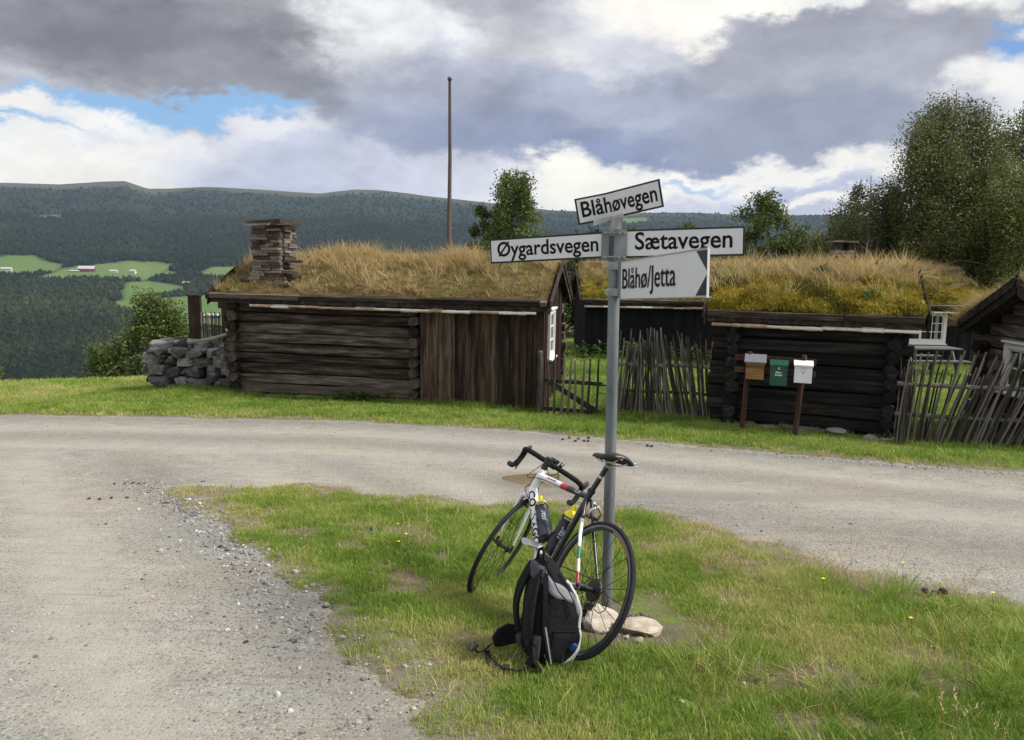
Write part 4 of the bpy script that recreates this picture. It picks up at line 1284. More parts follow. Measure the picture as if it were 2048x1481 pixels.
MB().box(CL - .06, CL + .045, -.055, .03, -.25, 1.9).build('corner_post', M_REDPLANK, CB)
def gab(y):
    return 1.98 + (2.66 - 1.98) * (1 - abs(y - CW / 2) / (CW / 2)) - .04
board_wall(CB, .06, CW, CL, -.2, gab, M_REDPLANK, 43, .09, .13, .02, 'y', 'plank', 1)
board_wall(CB, .0, CW, 0.01, 1.95, gab, M_PLANK, 44, .12, .2, .02, 'y', 'plank', -1)
MB().box(.12, CL - .05, .16, CW - .16, .05, 1.9).build('inner_wall', M_BARGE, CB)
window(CB, (CL + .055, .80, 1.38), RAD(90), .62, .78, 2, 3, .065, .08, 1)
turf_roof(CB, CL, CW, 1.955, 2.68, .36, .24, M_SOD, .15, 3, 5200, True, (.62, 6.05), ohs2=.16, long_k=.5)
# flat stones under the sill
r = random.Random(5); x = .05
while x < 3.6:
    w = r.uniform(.35, .75)
    o = link('foundation_stone', rock_mesh(500 + int(x * 10), M_FOUND, 2, .5, .1, True, 'foundation_stone'), CB, loc=(x + w / 2, .02, .045), rot=(0, 0, r.uniform(-.1, .1)), scale=(w * 1.12, .34, .22))
    x += w * .95
# ---- the slate chimney, slab on slab
CH = MB().box(.55, 1.00, .06, .62, 1.9, 3.28).build('chimney', M_BARGE, CB)
r = random.Random(12)
def slab_mesh(seed):
    rr = random.Random(seed); mb = MB()
    n = 7; poly = []
    for k in range(4):
        pass
    P = [(-.5, -.5), (0, -.5), (.5, -.5), (.5, 0), (.5, .5), (0, .5), (-.5, .5), (-.5, 0)]
    P = [(a * rr.uniform(.9, 1.0), c * rr.uniform(.88, 1.0)) for a, c in P]
    Q = [(a * rr.uniform(.93, 1.03), c * rr.uniform(.93, 1.03)) for a, c in P]
    nn = len(P)
    vs = [(a, c, -.5 + rr.uniform(-.06, .06)) for a, c in P] + [(a, c, .5 + rr.uniform(-.08, .06)) for a, c in Q]
    fs = [tuple(range(nn - 1, -1, -1)), tuple(range(nn, 2 * nn))] + [(i, (i + 1) % nn, nn + (i + 1) % nn, nn + i) for i in range(nn)]
    mb.add(vs, fs)
    return mb.mesh('slab', M_SLAB)
SLABS = [slab_mesh(600 + k) for k in range(10)]
z = 2.06
def course(z, h, x0, x1, y0, y1, r, jut=.02):
    """one course of slabs round the flue: front, right, back, left"""
    def run(a0, a1, f):
        a = a0
        while a < a1 - .02:
            w = r.uniform(.16, .42)
            if a1 - a - w < .12: w = a1 - a
            f(a, w); a += w
    dp = .15
    def put(cx, cy, sx_, sy_, hh=None):
        link('slab', SLABS[r.randrange(10)], CH, loc=(cx, cy, z + h / 2), rot=(r.uniform(-.03, .03), r.uniform(-.04, .04), r.uniform(-.06, .06)), scale=(sx_ * .99, sy_ * 1.0, (hh or h) * .86))
    j = lambda: r.uniform(-jut * .4, jut)
    run(x0, x1, lambda a, w: put(a + w / 2, y0 + dp / 2 - j(), w, dp))
    run(y0 + dp, y1, lambda a, w: put(x1 - dp / 2 + j(), a + w / 2, dp, w))
    run(x0, x1 - dp, lambda a, w: put(a + w / 2, y1 - dp / 2 + j() + .01, w, dp))
    run(y0 + dp, y1 - dp, lambda a, w: put(x0 + dp / 2 - j(), a + w / 2, dp, w))
while z < 3.32:
    h = r.choice([.035, .045, .05, .06, .075])
    k = max(0, (2.46 - z) / .40)                # spread foot on the roof
    course(z, h, .47 - .12 * k, 1.06 + .26 * k, .0 - .06 * k, .68, r, .05 if k > 0 else .042)
    z += h
for (cx, cy, sx_, sy_, zz, h) in [(.64, .34, .56, .92, z + .02, .04), (1.00, .34, .36, .90, z + .025, .035), (.66, .32, .60, .76, z + .07, .07), (.98, .36, .26, .78, z + .075, .10)]:
    link('slab', SLABS[r.randrange(10)], CH, loc=(cx, cy, zz), rot=(.02, -.02, r.uniform(-.05, .05)), scale=(sx_, sy_, h))
for (cx, cy, zz, sx_, sy_, h, ry_) in [(1.22, .25, 2.66, .34, .22, .05, .0), (1.18, .12, 2.46, .42, .22, .055, .06), (.36, .05, 2.30, .3, .24, .05, .1), (1.10, -.08, 2.22, .46, .2, .05, -.05), (.60, -.06, 2.18, .5, .2, .05, .03), (1.30, .3, 2.34, .3, .3, .05, -.2)]:
    link('slab', SLABS[r.randrange(10)], CH, loc=(cx, cy, zz), rot=(.05, ry_, r.uniform(-.2, .2)), scale=(sx_, sy_, h))

# ================================================================ the small tarred log shed (right)
SH = thing('log_shed', 'small black tarred log shed with mossy turf roof on a low stone footing', 'shed', (3.31, 12.11, -.93), RAD(-20.5))
SL, SW = 2.50, 2.5
log_wall(SH, (0, .06), (SL, .06), 9, .13, .192, M_DARKLOG, 51, (.20, .10), .085)
log_wall(SH, (0.10, 0), (0.10, SW), 9, .03, .192, M_DARKLOG, 57, (.0, .16), .085)
log_wall(SH, (SL - .10, 0), (SL - .10, SW), 9, .03, .192, M_DARKLOG, 61, (.0, .16), .085)
log_wall(SH, (0, SW - .06), (SL, SW - .06), 9, .13, .192, M_DARKLOG, 67, (.2, .2), .085)
log_ends(SH, .13, 0, 9, .13, .192, M_DARKLOG, 71, .5, .17)
log_ends(SH, SL - .13, 0, 9, .13, .192, M_DARKLOG, 73, .5, .17)
def gab2(y):
    return 1.85 + (2.42 - 1.85) * (1 - abs(y - SW / 2) / (SW / 2)) - .05
board_wall(SH, .0, SW, 0.02, 1.78, gab2, M_NAVY, 74, .12, .2, .02, 'y', 'plank', -1)
board_wall(SH, .0, SW, SL - .02, 1.78, gab2, M_NAVY, 75, .12, .2, .02, 'y', 'plank', 1)
MB().box(.18, SL - .18, .15, SW - .15, .05, 1.8).build('inner_wall', M_NAVY, SH)
turf_roof(SH, SL, SW, 1.81, 2.44, .36, .27, M_SODMOSS, .16, 7, 2600, True, ohs2=.24, long_k=.30, moss=1.0)
r = random.Random(9)
for (a, w, zz, h, dy) in [(.12, .3, .02, .13, 0), (.42, .35, .05, .14, .0), (.75, .5, .03, .12, .0), (1.18, .42, .00, .16, -.06), (1.2, .7, .085, .07, 0), (1.75, .62, -.02, .17, -.03), (1.72, .4, .09, .08, .02),
                           (2.2, .34, .0, .17, -.05), (2.42, .22, -.05, .12, -.1), (2.5, .5, .03, .07, -.02), (2.55, .75, -.09, .07, -.04), (1.55, .45, -.07, .12, -.08), (2.0, .5, -.1, .1, -.1)]:
    link('foundation_stone', rock_mesh(700 + int(a * 100), M_FOUND, 2, .9, .12, True, 'foundation_stone'), SH, loc=(a, -.09 + dy, zz + .055), rot=(0, r.uniform(-.05, .05), r.uniform(-.2, .2)), scale=(w * 1.05, .34, h * 1.25))

# ================================================================ the dark house behind
HS = thing('farmhouse', 'low black boarded farmhouse with mossy turf roof standing behind the fences', 'house', (2.28, 24.0, -1.28), 0)
HL, HW = 12.3, 4.4
board_wall(HS, 0, HL, 0, -.05, 1.75, M_NAVY, 81, .13, .22, .022)
def gab3(y):
    return 1.75 + (2.9 - 1.75) * (1 - abs(y - HW / 2) / (HW / 2)) - .06
board_wall(HS, 0, HW, 0, -.1, gab3, M_NAVY, 82, .15, .24, .022, 'y', 'plank', -1)
board_wall(HS, 0, HW, HL, -.1, gab3, M_NAVY, 83, .15, .24, .022, 'y', 'plank', 1)
board_wall(HS, 0, HL, HW, -.05, 1.75, M_NAVY, 84, .2, .3, .022, 'x', 'plank', 1)
MB().box(.03, HL - .03, .03, HW - .03, 0, 1.72).build('inner_wall', M_NAVY, HS)
window(HS, (10.25, -.05, 1.11), 0, 1.36, .78, 2, 3, .10, .09, 2, True)
turf_roof(HS, HL, HW, 1.72, 2.80, .38, .22, M_SODMOSS, .17, 13, 7000, True, ohs2=.3, long_k=.30, moss=1.0)
HC = MB().box(8.25, 8.75, 1.75, 2.25, 2.4, 3.42).build('chimney', M_BARGE, HS)
r = random.Random(77); CHs = CH; CH = HC; z = 2.55
while z < 3.40:
    h = r.choice([.07, .09, .11]); course(z, h, 8.2, 8.8, 1.7, 2.3, r, .02); z += h
for dx in (-.18, .18):
    link('slab', SLABS[3], CH, loc=(8.5 + dx, 2.0, z + .12), scale=(.12, .5, .24))
link('slab', SLABS[5], CH, loc=(8.5, 2.0, z + .27), scale=(.86, .8, .06))
CH = CHs
# drainpipe at the near corner
MB().tube([(9.0 - 2.28, -.3, 1.62), (9.0 - 2.28, -.08, 1.3), (9.0 - 2.28, -.08, .3)], .035, 8).build('drainpipe', M_BARGE, HS, smooth='auto')

# ================================================================ log house at the right edge
RH = thing('log_house', 'brown log house with white window and turf roof behind the leaning stake fence', 'house', (7.85, 12.95, -1.02), RAD(-90))
RL, RW = 2.3, 5.0          # gable wall runs along local x (towards the road); the house goes back along local y
log_wall(RH, (0, .07), (RL, .07), 8, .0, .20, M_LOG, 91, (.18, .18), .09)
log_wall(RH, (0.08, 0), (0.08, RW), 8, -.1, .20, M_LOG, 95, (.0, .1), .09)
log_wall(RH, (RL - .08, 0), (RL - .08, RW), 8, -.1, .20, M_LOG, 99, (.0, .1), .09)
log_ends(RH, .10, 0, 8, .0, .20, M_LOGEND, 103, .5, .20)
log_ends(RH, RL - .10, 0, 8, .0, .20, M_LOGEND, 104, .5, .20)
for k, (a, b_) in enumerate([(.16, .16), (.42, .42), (.70, .70), (.98, .98)]):
    if RL - a - b_ > .2:
        link('log', log_mesh(RL - a - b_, .10, .085, 110 + k, M_LOG), RH, loc=(a, .07, 1.70 + .17 * k))
MB().box(.15, RL - .15, .15, RW, 0, 1.6).build('inner_wall', M_NAVY, RH)
MB().prism([(.1, 1.6), (RL - .1, 1.6), (RL / 2, 2.28)], .13, RW, lambda a, c, t_: (a, t_, c)).build('gable_wall', M_NAVY, RH)
window(RH, (1.02, -.03, 1.14), 0, .56, .60, 2, 2, .085, .09, 1)
# its roof: ridge runs away from the gable, so build it turned
def turned_roof():
    """turf roof with the gable on local y = 0: slopes fall towards -x and +x"""
    r = random.Random(5); rg = np.random.default_rng(5)
    oh, of, zr, ze = .28, .26, 2.44, 1.66
    half = RL / 2 + oh
    def pl(x): return ze + (zr - ze) * (1 - np.abs(np.asarray(x) - RL / 2) / half)
    mb = MB()
    for xa in (-oh, RL + oh):
        za = ze
        mb.hexa([(xa, -of, za - .05), (RL / 2, -of, zr - .05), (xa, RW, za - .05), (RL / 2, RW, zr - .05), (xa, -of, za), (RL / 2, -of, zr), (xa, RW, za), (RL / 2, RW, zr)])
    roof = mb.build('roof', M_ROOFWOOD, RH)
    gx = np.linspace(-oh + .03, RL + oh - .03, 36); gy = np.linspace(-of + .03, RW, 60)
    def top(x, y):
        e = np.minimum(np.minimum(x + oh, RL + oh - x), y + of)
        return pl(x) + .15 * (.4 + .6 * sstep(e, 0, .2)) + .08 * (fbm(x * 1.7, y * 1.7, 66, 4) - .5)
    X, Y = np.meshgrid(gx, gy); nx, ny = len(gx), len(gy)
    V = np.concatenate([np.stack([X.ravel(), Y.ravel(), top(X, Y).ravel()], 1), np.stack([X.ravel(), Y.ravel(), pl(X.ravel()) + .004], 1)])
    i = (np.arange(ny - 1)[:, None] * nx + np.arange(nx - 1)[None, :]).ravel(); N0 = nx * ny
    F = [np.stack([i, i + 1, i + nx + 1, i + nx], 1)]
    for a in (np.arange(nx - 1), (ny - 1) * nx + np.arange(nx - 1)): F.append(np.stack([a, a + 1, a + 1 + N0, a + N0], 1))
    for a in (np.arange(ny - 1) * nx, np.arange(ny - 1) * nx + nx - 1): F.append(np.stack([a, a + nx, a + nx + N0, a + N0], 1))
    link('sod', np_mesh('sod', V, np.concatenate(F), M_SOD, True), roof)
    n = 2600
    x = rg.uniform(-oh + .03, RL + oh - .03, n); y = rg.uniform(-of + .04, RW, n)
    scatter('roof_straw', np.stack([x, y, top(x, y) - .01], 1), np.stack([rg.normal(0, .3, n), rg.normal(0, .3, n), rg.uniform(0, 6.28, n)], 1), rg.uniform(.5, 1.05, n), np.clip(rg.normal(.58, .17, n), 0, 1), V_STRAW, parent=roof, seed=5)
    n = 700
    x = -oh + .02 + .6 * rg.uniform(0, 1, n) ** 1.6; y = rg.uniform(-of + .04, .9, n)
    scatter('roof_tall_straw', np.stack([x, y, top(x, y) - .02], 1), np.stack([rg.normal(0, .25, n), rg.normal(-.35, .25, n), rg.uniform(0, .1, n)], 1), rg.uniform(.5, .95, n), np.clip(rg.normal(.68, .12, n), 0, 1), V_STRAWL, parent=roof, seed=6)
    for s in (0, 1):
        xa = -oh - .02 if s == 0 else RL + oh + .02
        xb = RL / 2 + (.015 if s == 0 else -.015)
        for lay_, (w, a, c, sh) in enumerate(((.024, -.13, .03, 0), (.022, .0, .15, -.025))):
            y0 = -of - .012 - .024 * lay_
            MB().hexa([(xa, y0 - w / 2, ze + a), (xb, y0 - w / 2, zr + a), (xa, y0 + w / 2, ze + a), (xb, y0 + w / 2, zr + a), (xa, y0 - w / 2, ze + c), (xb, y0 - w / 2, zr + c), (xa, y0 + w / 2, ze + c), (xb, y0 + w / 2, zr + c)]).build('barge_board', M_BARGE, roof)
        MB().box(xa - .02, xa + .03, -of, RW, ze - .06, ze + .07).build('eave_board', M_ROOFWOOD, roof)
    for xx in (0.02, RL / 2, RL - .02):
        MB().tube([(xx, -of + .03, float(pl(xx)) - .14), (xx, RW, float(pl(xx)) - .14)], .07, 8).build('purlin', M_BARGE, roof, smooth='auto')
turned_roof()
# ================================================================ dry stone wall beside the cabin
WL = thing('dry_stone_wall', 'grey lichen dry stone wall butting against the chimney end of the log cabin', 'wall', (-7.42, 15.66, -1.20), RAD(-10.3))
def block_mesh(seed, mat):
    """rough squarish field stone: split faces, worn corners"""
    rg_ = np.random.default_rng(seed)
    bm = bmesh.new(); bmesh.ops.create_cube(bm, size=1.0)
    bmesh.ops.subdivide_edges(bm, edges=bm.edges[:], cuts=3, use_grid_fill=True)
    sh = rg_.normal(0, .13, (3, 3)); np.fill_diagonal(sh, 1)
    for v in bm.verts:
        c = np.array(v.co); q = c / max(1e-6, np.linalg.norm(c)) * .56
        c = c * .72 + q * .28
        c = sh @ c
        v.co = c + rg_.normal(0, .022, 3)
    for _ in range(3):
        nrm = Vector(rg_.normal(size=3)).normalized(); d_ = rg_.uniform(.36, .46)
        for v in bm.verts:
            e = v.co.dot(nrm) - d_
            if e > 0: v.co -= nrm * e * .9
    bmesh.ops.recalc_face_normals(bm, faces=bm.faces)
    me = bpy.data.meshes.new('stone'); bm.to_mesh(me); bm.free(); me.materials.append(mat)
    me.polygons.foreach_set('use_smooth', [True] * len(me.polygons)); me.set_sharp_from_angle(angle=RAD(32))
    return me
WST = [block_mesh(800 + k, M_WALLSTONE) for k in range(10)]
MB().box(.18, 1.86, .18, .72, .0, .92).build('rubble_core', M_BARGE, WL)
r = random.Random(3)
rows = [(.00, .14, .28, .60), (.14, .11, .35, .75), (.25, .18, .22, .50), (.43, .22, .28, .56), (.65, .20, .22, .48), (.84, .17, .18, .44)]
def lay(length, place, ry0):
    for (z0, h, wa, wb) in rows:
        x = r.uniform(-.05, .05)
        while x < length - .02:
            w = r.uniform(wa, wb)
            if length - x - w < .15: w = length - x
            hh = h * r.uniform(.92, 1.25)
            place(x + w / 2, w, z0 + h / 2 + r.uniform(-.02, .02), hh)
            if r.random() < .35:
                place(x + w, .13, z0 + h * r.uniform(.1, .9), .10)
            x += w * .97
lay(1.95, lambda c, w, z, h: link('stone', WST[r.randrange(10)], WL, loc=(c, .08 + r.uniform(-.03, .03), z), rot=(r.uniform(-.10, .10), r.uniform(-.12, .12), r.uniform(-.2, .2)), scale=(w * .90, .40, h * .90)), 0)
lay(.75, lambda c, w, z, h: link('stone', WST[r.randrange(10)], WL, loc=(.06 + r.uniform(-.03, .03), c + .1, z), rot=(r.uniform(-.10, .10), r.uniform(-.12, .12), r.uniform(-.2, .2)), scale=(.40, w * .90, h * .90)), 0)
for k in range(22):
    link('stone', WST[r.randrange(10)], WL, loc=(r.uniform(.1, 1.9), r.uniform(.12, .8), 1.0 + r.uniform(-.03, .05)), rot=(r.uniform(-.2, .2), r.uniform(-.25, .25), r.uniform(0, 3)), scale=(r.uniform(.25, .5), r.uniform(.22, .4), r.uniform(.12, .24)))
link('stone', WST[4], WL, loc=(1.78, .0, .92), rot=(.2, -.7, .1), scale=(.34, .2, .12))

M_RUST = mottle('rust_brown_timber', [(.020, .013, .010), (.034, .022, .016), (.060, .040, .029)], 3, (2, 2, .8), .85, .3, 14, .01, .1)
M_POST = mottle('brown_post', [(.035, .018, .011), (.062, .033, .020), (.10, .058, .036)], 4, (3, 3, .6), .85, .3, 14, .008, .15)
M_STAKE = mottle('grey_stake', [(.036, .031, .025), (.086, .077, .064), (.178, .163, .142)], 5, (4, 4, .8), .9, .4, 20, .004, .55)
M_STAKEB = mottle('brown_stake', [(.10, .050, .024), (.20, .11, .055), (.30, .19, .11)], 5, (4, 4, .8), .9, .4, 20, .004, .3)
P_ = thing('timber_post', 'wide dark brown timber post standing behind the dry stone wall', 'post', (-7.13, 17.5, Z(-7.13, 17.5)), RAD(-6))
mb = MB(); mb.box(-.135, .135, -.06, .06, -.15, .74 - Z(-7.13, 17.5), .008, random.Random(2)); mb.build('slab', M_RUST, P_)
MB().box(-.155, .155, -.07, .07, .742 - Z(-7.13, 17.5), .765 - Z(-7.13, 17.5)).build('cap', M_RUST, P_)
P_ = thing('porch_post', 'dark brown square post with a small pale notice by the cabin eave', 'post', (-6.08, 16.6, Z(-6.08, 16.6)), RAD(-10))
zz = .66 - Z(-6.08, 16.6)
MB().box(-.09, .09, -.09, .09, -.1, zz).build('shaft', M_POST, P_)
MB().box(-.15, .15, -.11, .11, zz - .12, zz + .06).build('bracket', M_POST, P_)
MB().box(.0, .075, -.098, -.093, .30 + 1.0, .36 + 1.0).build('notice', plain('notice_paper', (.62, .55, .46), .8), P_)
F_ = thing('picket_fence', 'short run of thin grey pickets between two brown posts behind the stone wall', 'fence', (-7.0, 17.45, Z(-7.0, 17.45)), math.atan2(-.75, .85))
r = random.Random(4)
for k in range(13):
    x = .06 + k * .082
    MB().tube([(x, 0, -.05), (x + r.uniform(-.01, .01), r.uniform(-.01, .01), 1.70 + r.uniform(-.05, .05))], [.016, .012], 6).build('picket', M_STAKE, F_, smooth='auto')
for z in (.95, 1.4):
    MB().box(0, 1.1, .018, .04, z, z + .05).build('rail', M_STAKE, F_)
# the bleached pole lying up against the wall top
tag(MB().tube([(-6.9, 15.85, -.13), (-6.4, 15.8, -.10), (-6.05, 15.75, -.02), (-5.78, 15.72, .07)], [.05, .048, .042, .03], 8).build('driftwood_pole', mottle('bleached_wood', [(.16, .145, .11), (.28, .255, .20), (.38, .35, .29)], 5, (1, 1, 1), .9, .4), smooth='auto'),
    'bleached bent pole lying on top of the dry stone wall', 'pole')

# ================================================================ fences and gate
def stake_mesh(seed, L, rad, mat):
    r = random.Random(seed); pts = []; n = 5
    ox = oy = 0
    for k in range(n):
        pts.append((ox, oy, L * k / (n - 1))); ox += r.uniform(-.022, .022); oy += r.uniform(-.016, .016)
    mb = MB(); mb.tube(pts, [rad * (1.1 - .38 * k / (n - 1)) * r.uniform(.9, 1.1) for k in range(n)], 6)
    return mb.mesh('stake', mat, smooth='auto')
def vec2(p, q):
    d = Vector((q[0] - p[0], q[1] - p[1], 0)); return d, d.length, math.atan2(d.y, d.x)
# ---- gate
p, q = (.60, 13.98), (1.62, 13.62)
d, L, an = vec2(p, q)
G = thing('wicket_gate', 'grey wicket gate of bent stakes with a diagonal brace beside the plank wall', 'gate', (p[0], p[1], Z(*p)), an)
r = random.Random(14)
for k in range(8):
    x = .07 + k * .128
    link('stake', stake_mesh(900 + k, 1.06 + r.uniform(-.05, .05), .024, M_STAKE), G, loc=(x, -.035, .0), rot=(0, r.uniform(-.05, .05), r.uniform(0, 3)))
for z in (.62, .10):
    MB().box(-.02, L - .02, -.012, .02, z - .035, z + .035, .004, r).build('rail', M_STAKE, G)
MB().hexa([(.02, .022, .57), (.06, .022, .66), (.02, .05, .57), (.06, .05, .66), (L - .12, .022, .05), (L - .04, .022, .13), (L - .12, .05, .05), (L - .04, .05, .13)]).build('brace', M_STAKE, G)
MB().tube([(L - .16, -.045, .62), (L - .02, -.05, .615), (L + .07, -.03, .60)], .016, 6).build('latch', plain('black_iron', (.015, .015, .016), .6), G)
# posts of the gate
for (px, py, h, rad, lab) in [(.50, 13.93, 1.12, .05, 'rough grey gate post against the plank wall of the log cabin'), (1.72, 13.56, 1.02, .058, 'stout brown gate post between the wicket gate and the stake fence')]:
    P_ = thing('gate_post', lab, 'post', (px, py, Z(px, py)), 0)
    MB().tube([(0, 0, -.1), (.01, 0, h * .5), (.0, 0, h)], [rad * 1.05, rad, rad * .96], 9).build('shaft', M_POST if rad > .055 else M_STAKE, P_, smooth='auto')
    MB().tube([(0, 0, h), (0, 0, h + .035)], [rad * .9, rad * .78], 9).build('cap', M_STAKE, P_, smooth='auto')
# ---- stake fence between gate and shed
p, q = (1.74, 13.52), (3.38, 12.22)
d, L, an = vec2(p, q)
zf = Z(*p); z1 = Z(*q)
FN = thing('stake_fence', 'fence of slim upright grey stakes on round rails between gate and log shed', 'fence', (p[0], p[1], zf), an)
sl = (z1 - zf) / L
for z, rad in ((.92, .035), (.47, .026), (.08, .035)):
    MB().tube([(-.08, 0, z), (L * .35, .0, z + sl * L * .35 - .01), (L * .7, 0, z + sl * L * .7 + .01), (L + .12, 0, z + sl * L - .02)], [rad, rad * .95, rad, rad * .9], 8).build('rail', M_STAKE, FN, smooth='auto')
r = random.Random(22)
MSH = [stake_mesh(950 + k, 1.5, .021, M_STAKE) for k in range(8)]
MSB = [stake_mesh(960 + k, 1.35, .021, M_STAKEB) for k in range(3)]
n = 92
for k in range(n):
    x = .10 + (L - .16) * (k + r.uniform(-.35, .35)) / n
    u = x / L
    lean = .08 - .28 * sstep(u, .15, .65) + .22 * sstep(u, .80, .97) + r.uniform(-.06, .06)
    h = r.uniform(.78, 1.06) if u > .02 else .7
    mm = MSB[k % 3] if (u > .82 and r.random() < .5) else MSH[r.randrange(8)]
    sd = -1 if k % 2 else 1
    link('stake', mm, FN, loc=(x, sd * .045, sl * x - .03), rot=(r.uniform(-.03, .03), float(lean), r.uniform(-.3, .3)), scale=(.8, .8, h))
# ---- leaning stake fence right of the shed
p, q = (5.62, 10.98), (7.85, 10.22)
d, L, an = vec2(p, q)
zf = Z(*p); z1 = Z(*q); sl = (z1 - zf) / L
FN = thing('leaning_stake_fence', 'dense fence of grey stakes all leaning aslant between log shed and log house', 'fence', (p[0], p[1], zf), an)
for z, rad in ((.88, .032), (.44, .032)):
    MB().tube([(-.12, .0, z + .02), (L * .4, 0, z + sl * L * .4), (L, 0, z + sl * L)], [rad, rad * .95, rad], 8).build('rail', M_STAKE, FN, smooth='auto')
for x in (-.02, 1.0, 2.0):
    MB().tube([(x, .07, sl * x - .1), (x + .04, .06, sl * x + 1.05)], .03, 7).build('post', M_STAKE, FN, smooth='auto')
n = 136
for k in range(n):
    x = .0 + (L + .1) * (k + r.uniform(-.4, .4)) / n - .10
    u = x / L
    lean = .02 + .27 * sstep(u, -.02, .30) + r.uniform(-.05, .05)
    if k in (1, 3, 5, 8): lean = r.uniform(-.05, .1)
    h = r.uniform(.74, 1.0)
    sd = -1 if k % 2 else 1
    link('stake', MSH[r.randrange(8)], FN, loc=(x, sd * r.uniform(.03, .055), sl * x - .04), rot=(r.uniform(-.05, .05), float(lean), r.uniform(-.3, .3)), scale=(.66, .66, h))

# ================================================================ mailboxes
MS = thing('mailbox_stand', 'two round brown posts joined by rails that carry the three mailboxes', 'stand', (3.44, 11.42, Z(3.44, 11.42)), math.atan2(-.32, .68))
Ls = math.hypot(.68, .32)
for x, h, z0 in ((.0, 1.20, 0), (Ls, 1.20, -.0)):
    MB().tube([(x - .0, 0, -.12), (x + .03, 0, h * .5), (x + .06, 0, h - .03), (x + .06, 0, h)], [.04, .04, .04, .03], 10).build('post', M_POST, MS, smooth='auto')
for z in (.88, 1.06):
    MB().box(-.16, Ls + .22, .045, .07, z, z + .085).build('rail', M_POST, MS)
M_GREENBOX = plain('green_enamel', (.012, .070, .050), .38, var=.1, bscale=40)
M_WHITEBOX = plain('white_enamel', (.74, .75, .80), .4)
M_ORANGE = mottle('varnished_slat', [(.12, .055, .018), (.22, .11, .036), (.32, .18, .07)], 4, (.6, 5, 5), .6, .2, 14, .004, .3)
M_GREYLID = plain('grey_felt', (.13, .13, .14), .85, bump=.3, bscale=120)
M_INK_W = plain('white_print', (.75, .78, .75), .7)
M_INK_B = plain('black_print', (.006, .006, .007), .7, spec=.2)
M_STEEL = plain('steel', (.45, .46, .47), .35, .9)
def text_obj(name, s, size, mat, parent, mtx, offset=0.0, align='CENTER', sx=1.0, bend=None, extrude=0.0, space=1.0, italic=0.0):
    cu = bpy.data.curves.new(name, 'FONT')
    cu.body = s; cu.size = size; cu.align_x = align; cu.align_y = 'CENTER'; cu.offset = offset; cu.extrude = extrude; cu.space_character = space; cu.shear = italic
    cu.resolution_u = 4
    ob = bpy.data.objects.new(name, cu)
    COL.objects.link(ob)
    dg = bpy.context.evaluated_depsgraph_get()
    me = bpy.data.meshes.new_from_object(ob.evaluated_get(dg))
    bpy.data.objects.remove(ob); bpy.data.curves.remove(cu)
    n = len(me.vertices); co = np.empty(n * 3, np.float32); me.vertices.foreach_get('co', co); co = co.reshape(-1, 3)
    co[:, 0] *= sx
    if bend is not None: co = bend(co)
    me.vertices.foreach_set('co', co.astype(np.float32).ravel())
    me.materials.clear(); me.materials.append(mat); me.update()
    return link(name, me, parent, mat=mtx)
FACE = Matrix.Rotation(RAD(90), 4, 'X')      # text plane stands up, facing -y
def lid(t_, w, d, z0, z1, mat):
    MB().prism([(-d / 2 - .05, z0), (-d / 2 - .05, z0 + .022), (d / 2 - .02, z1 + .022), (d / 2 - .02, z1)], -w / 2, w / 2, lambda a, c, x: (x, a, c)).build('lid', mat, t_)
def mbpos(s): s -= .05; return (3.44 + .68 * s / Ls + .10 * .43, 11.42 - .32 * s / Ls - .12 * .9)
rz = math.atan2(-.32, .68) * .72
x, y = mbpos(.12); zb = Z(3.44, 11.42)
B_ = thing('wooden_mailbox', 'brown slatted wooden mailbox with grey sloping lid on the mailbox stand', 'mailbox', (x, y, zb + .82), rz)
B_.scale = (.84, .84, .84)
r = random.Random(6)
for k in range(6):
    MB().box(-.150, .150, -.105, -.09, .002 + k * .048, .046 + k * .048, .002, r).build('slat', M_ORANGE, B_)
    for s in (-1, 1):
        MB().box(s * .142 - .008, s * .142 + .008, -.088, .085, .002 + k * .048, .046 + k * .048).build('slat', M_ORANGE, B_)
MB().box(-.13, .13, -.085, .09, .0, .29).build('inner_box', M_BARGE, B_)
lid(B_, .36, .20, .285, .40, M_GREYLID)
x, y = mbpos(.45)
B_ = thing('green_mailbox', 'dark green metal mailbox with small white lettering on the mailbox stand', 'mailbox', (x, y, zb + .755), rz)
B_.scale = (.84, .84, .84)
MB().prism([(-.10, 0), (.06, 0), (.06, .40), (-.10, .345)], -.140, .140, lambda a, c, t_: (t_, a, c)).build('box', M_GREENBOX, B_)
lid(B_, .30, .17, .34, .405, M_GREENBOX)
MB().box(-.018, .018, -.104, -.101, .28, .315).build('lock', M_STEEL, B_)
text_obj('lettering', 'Stillom-\nBrenden', .044, M_INK_W, B_, Matrix.Translation((.0, -.1025, .205)) @ FACE, .0012, sx=.78)
x, y = mbpos(.78)
B_ = thing('white_mailbox', 'white metal mailbox with a faint grey animal head emblem on the mailbox stand', 'mailbox', (x, y, zb + .82), rz)
B_.scale = (.84, .84, .84)
MB().prism([(-.10, 0), (.06, 0), (.06, .34), (-.10, .29)], -.140, .140, lambda a, c, t_: (t_, a, c)).build('box', M_WHITEBOX, B_)
lid(B_, .31, .17, .285, .345, M_WHITEBOX)
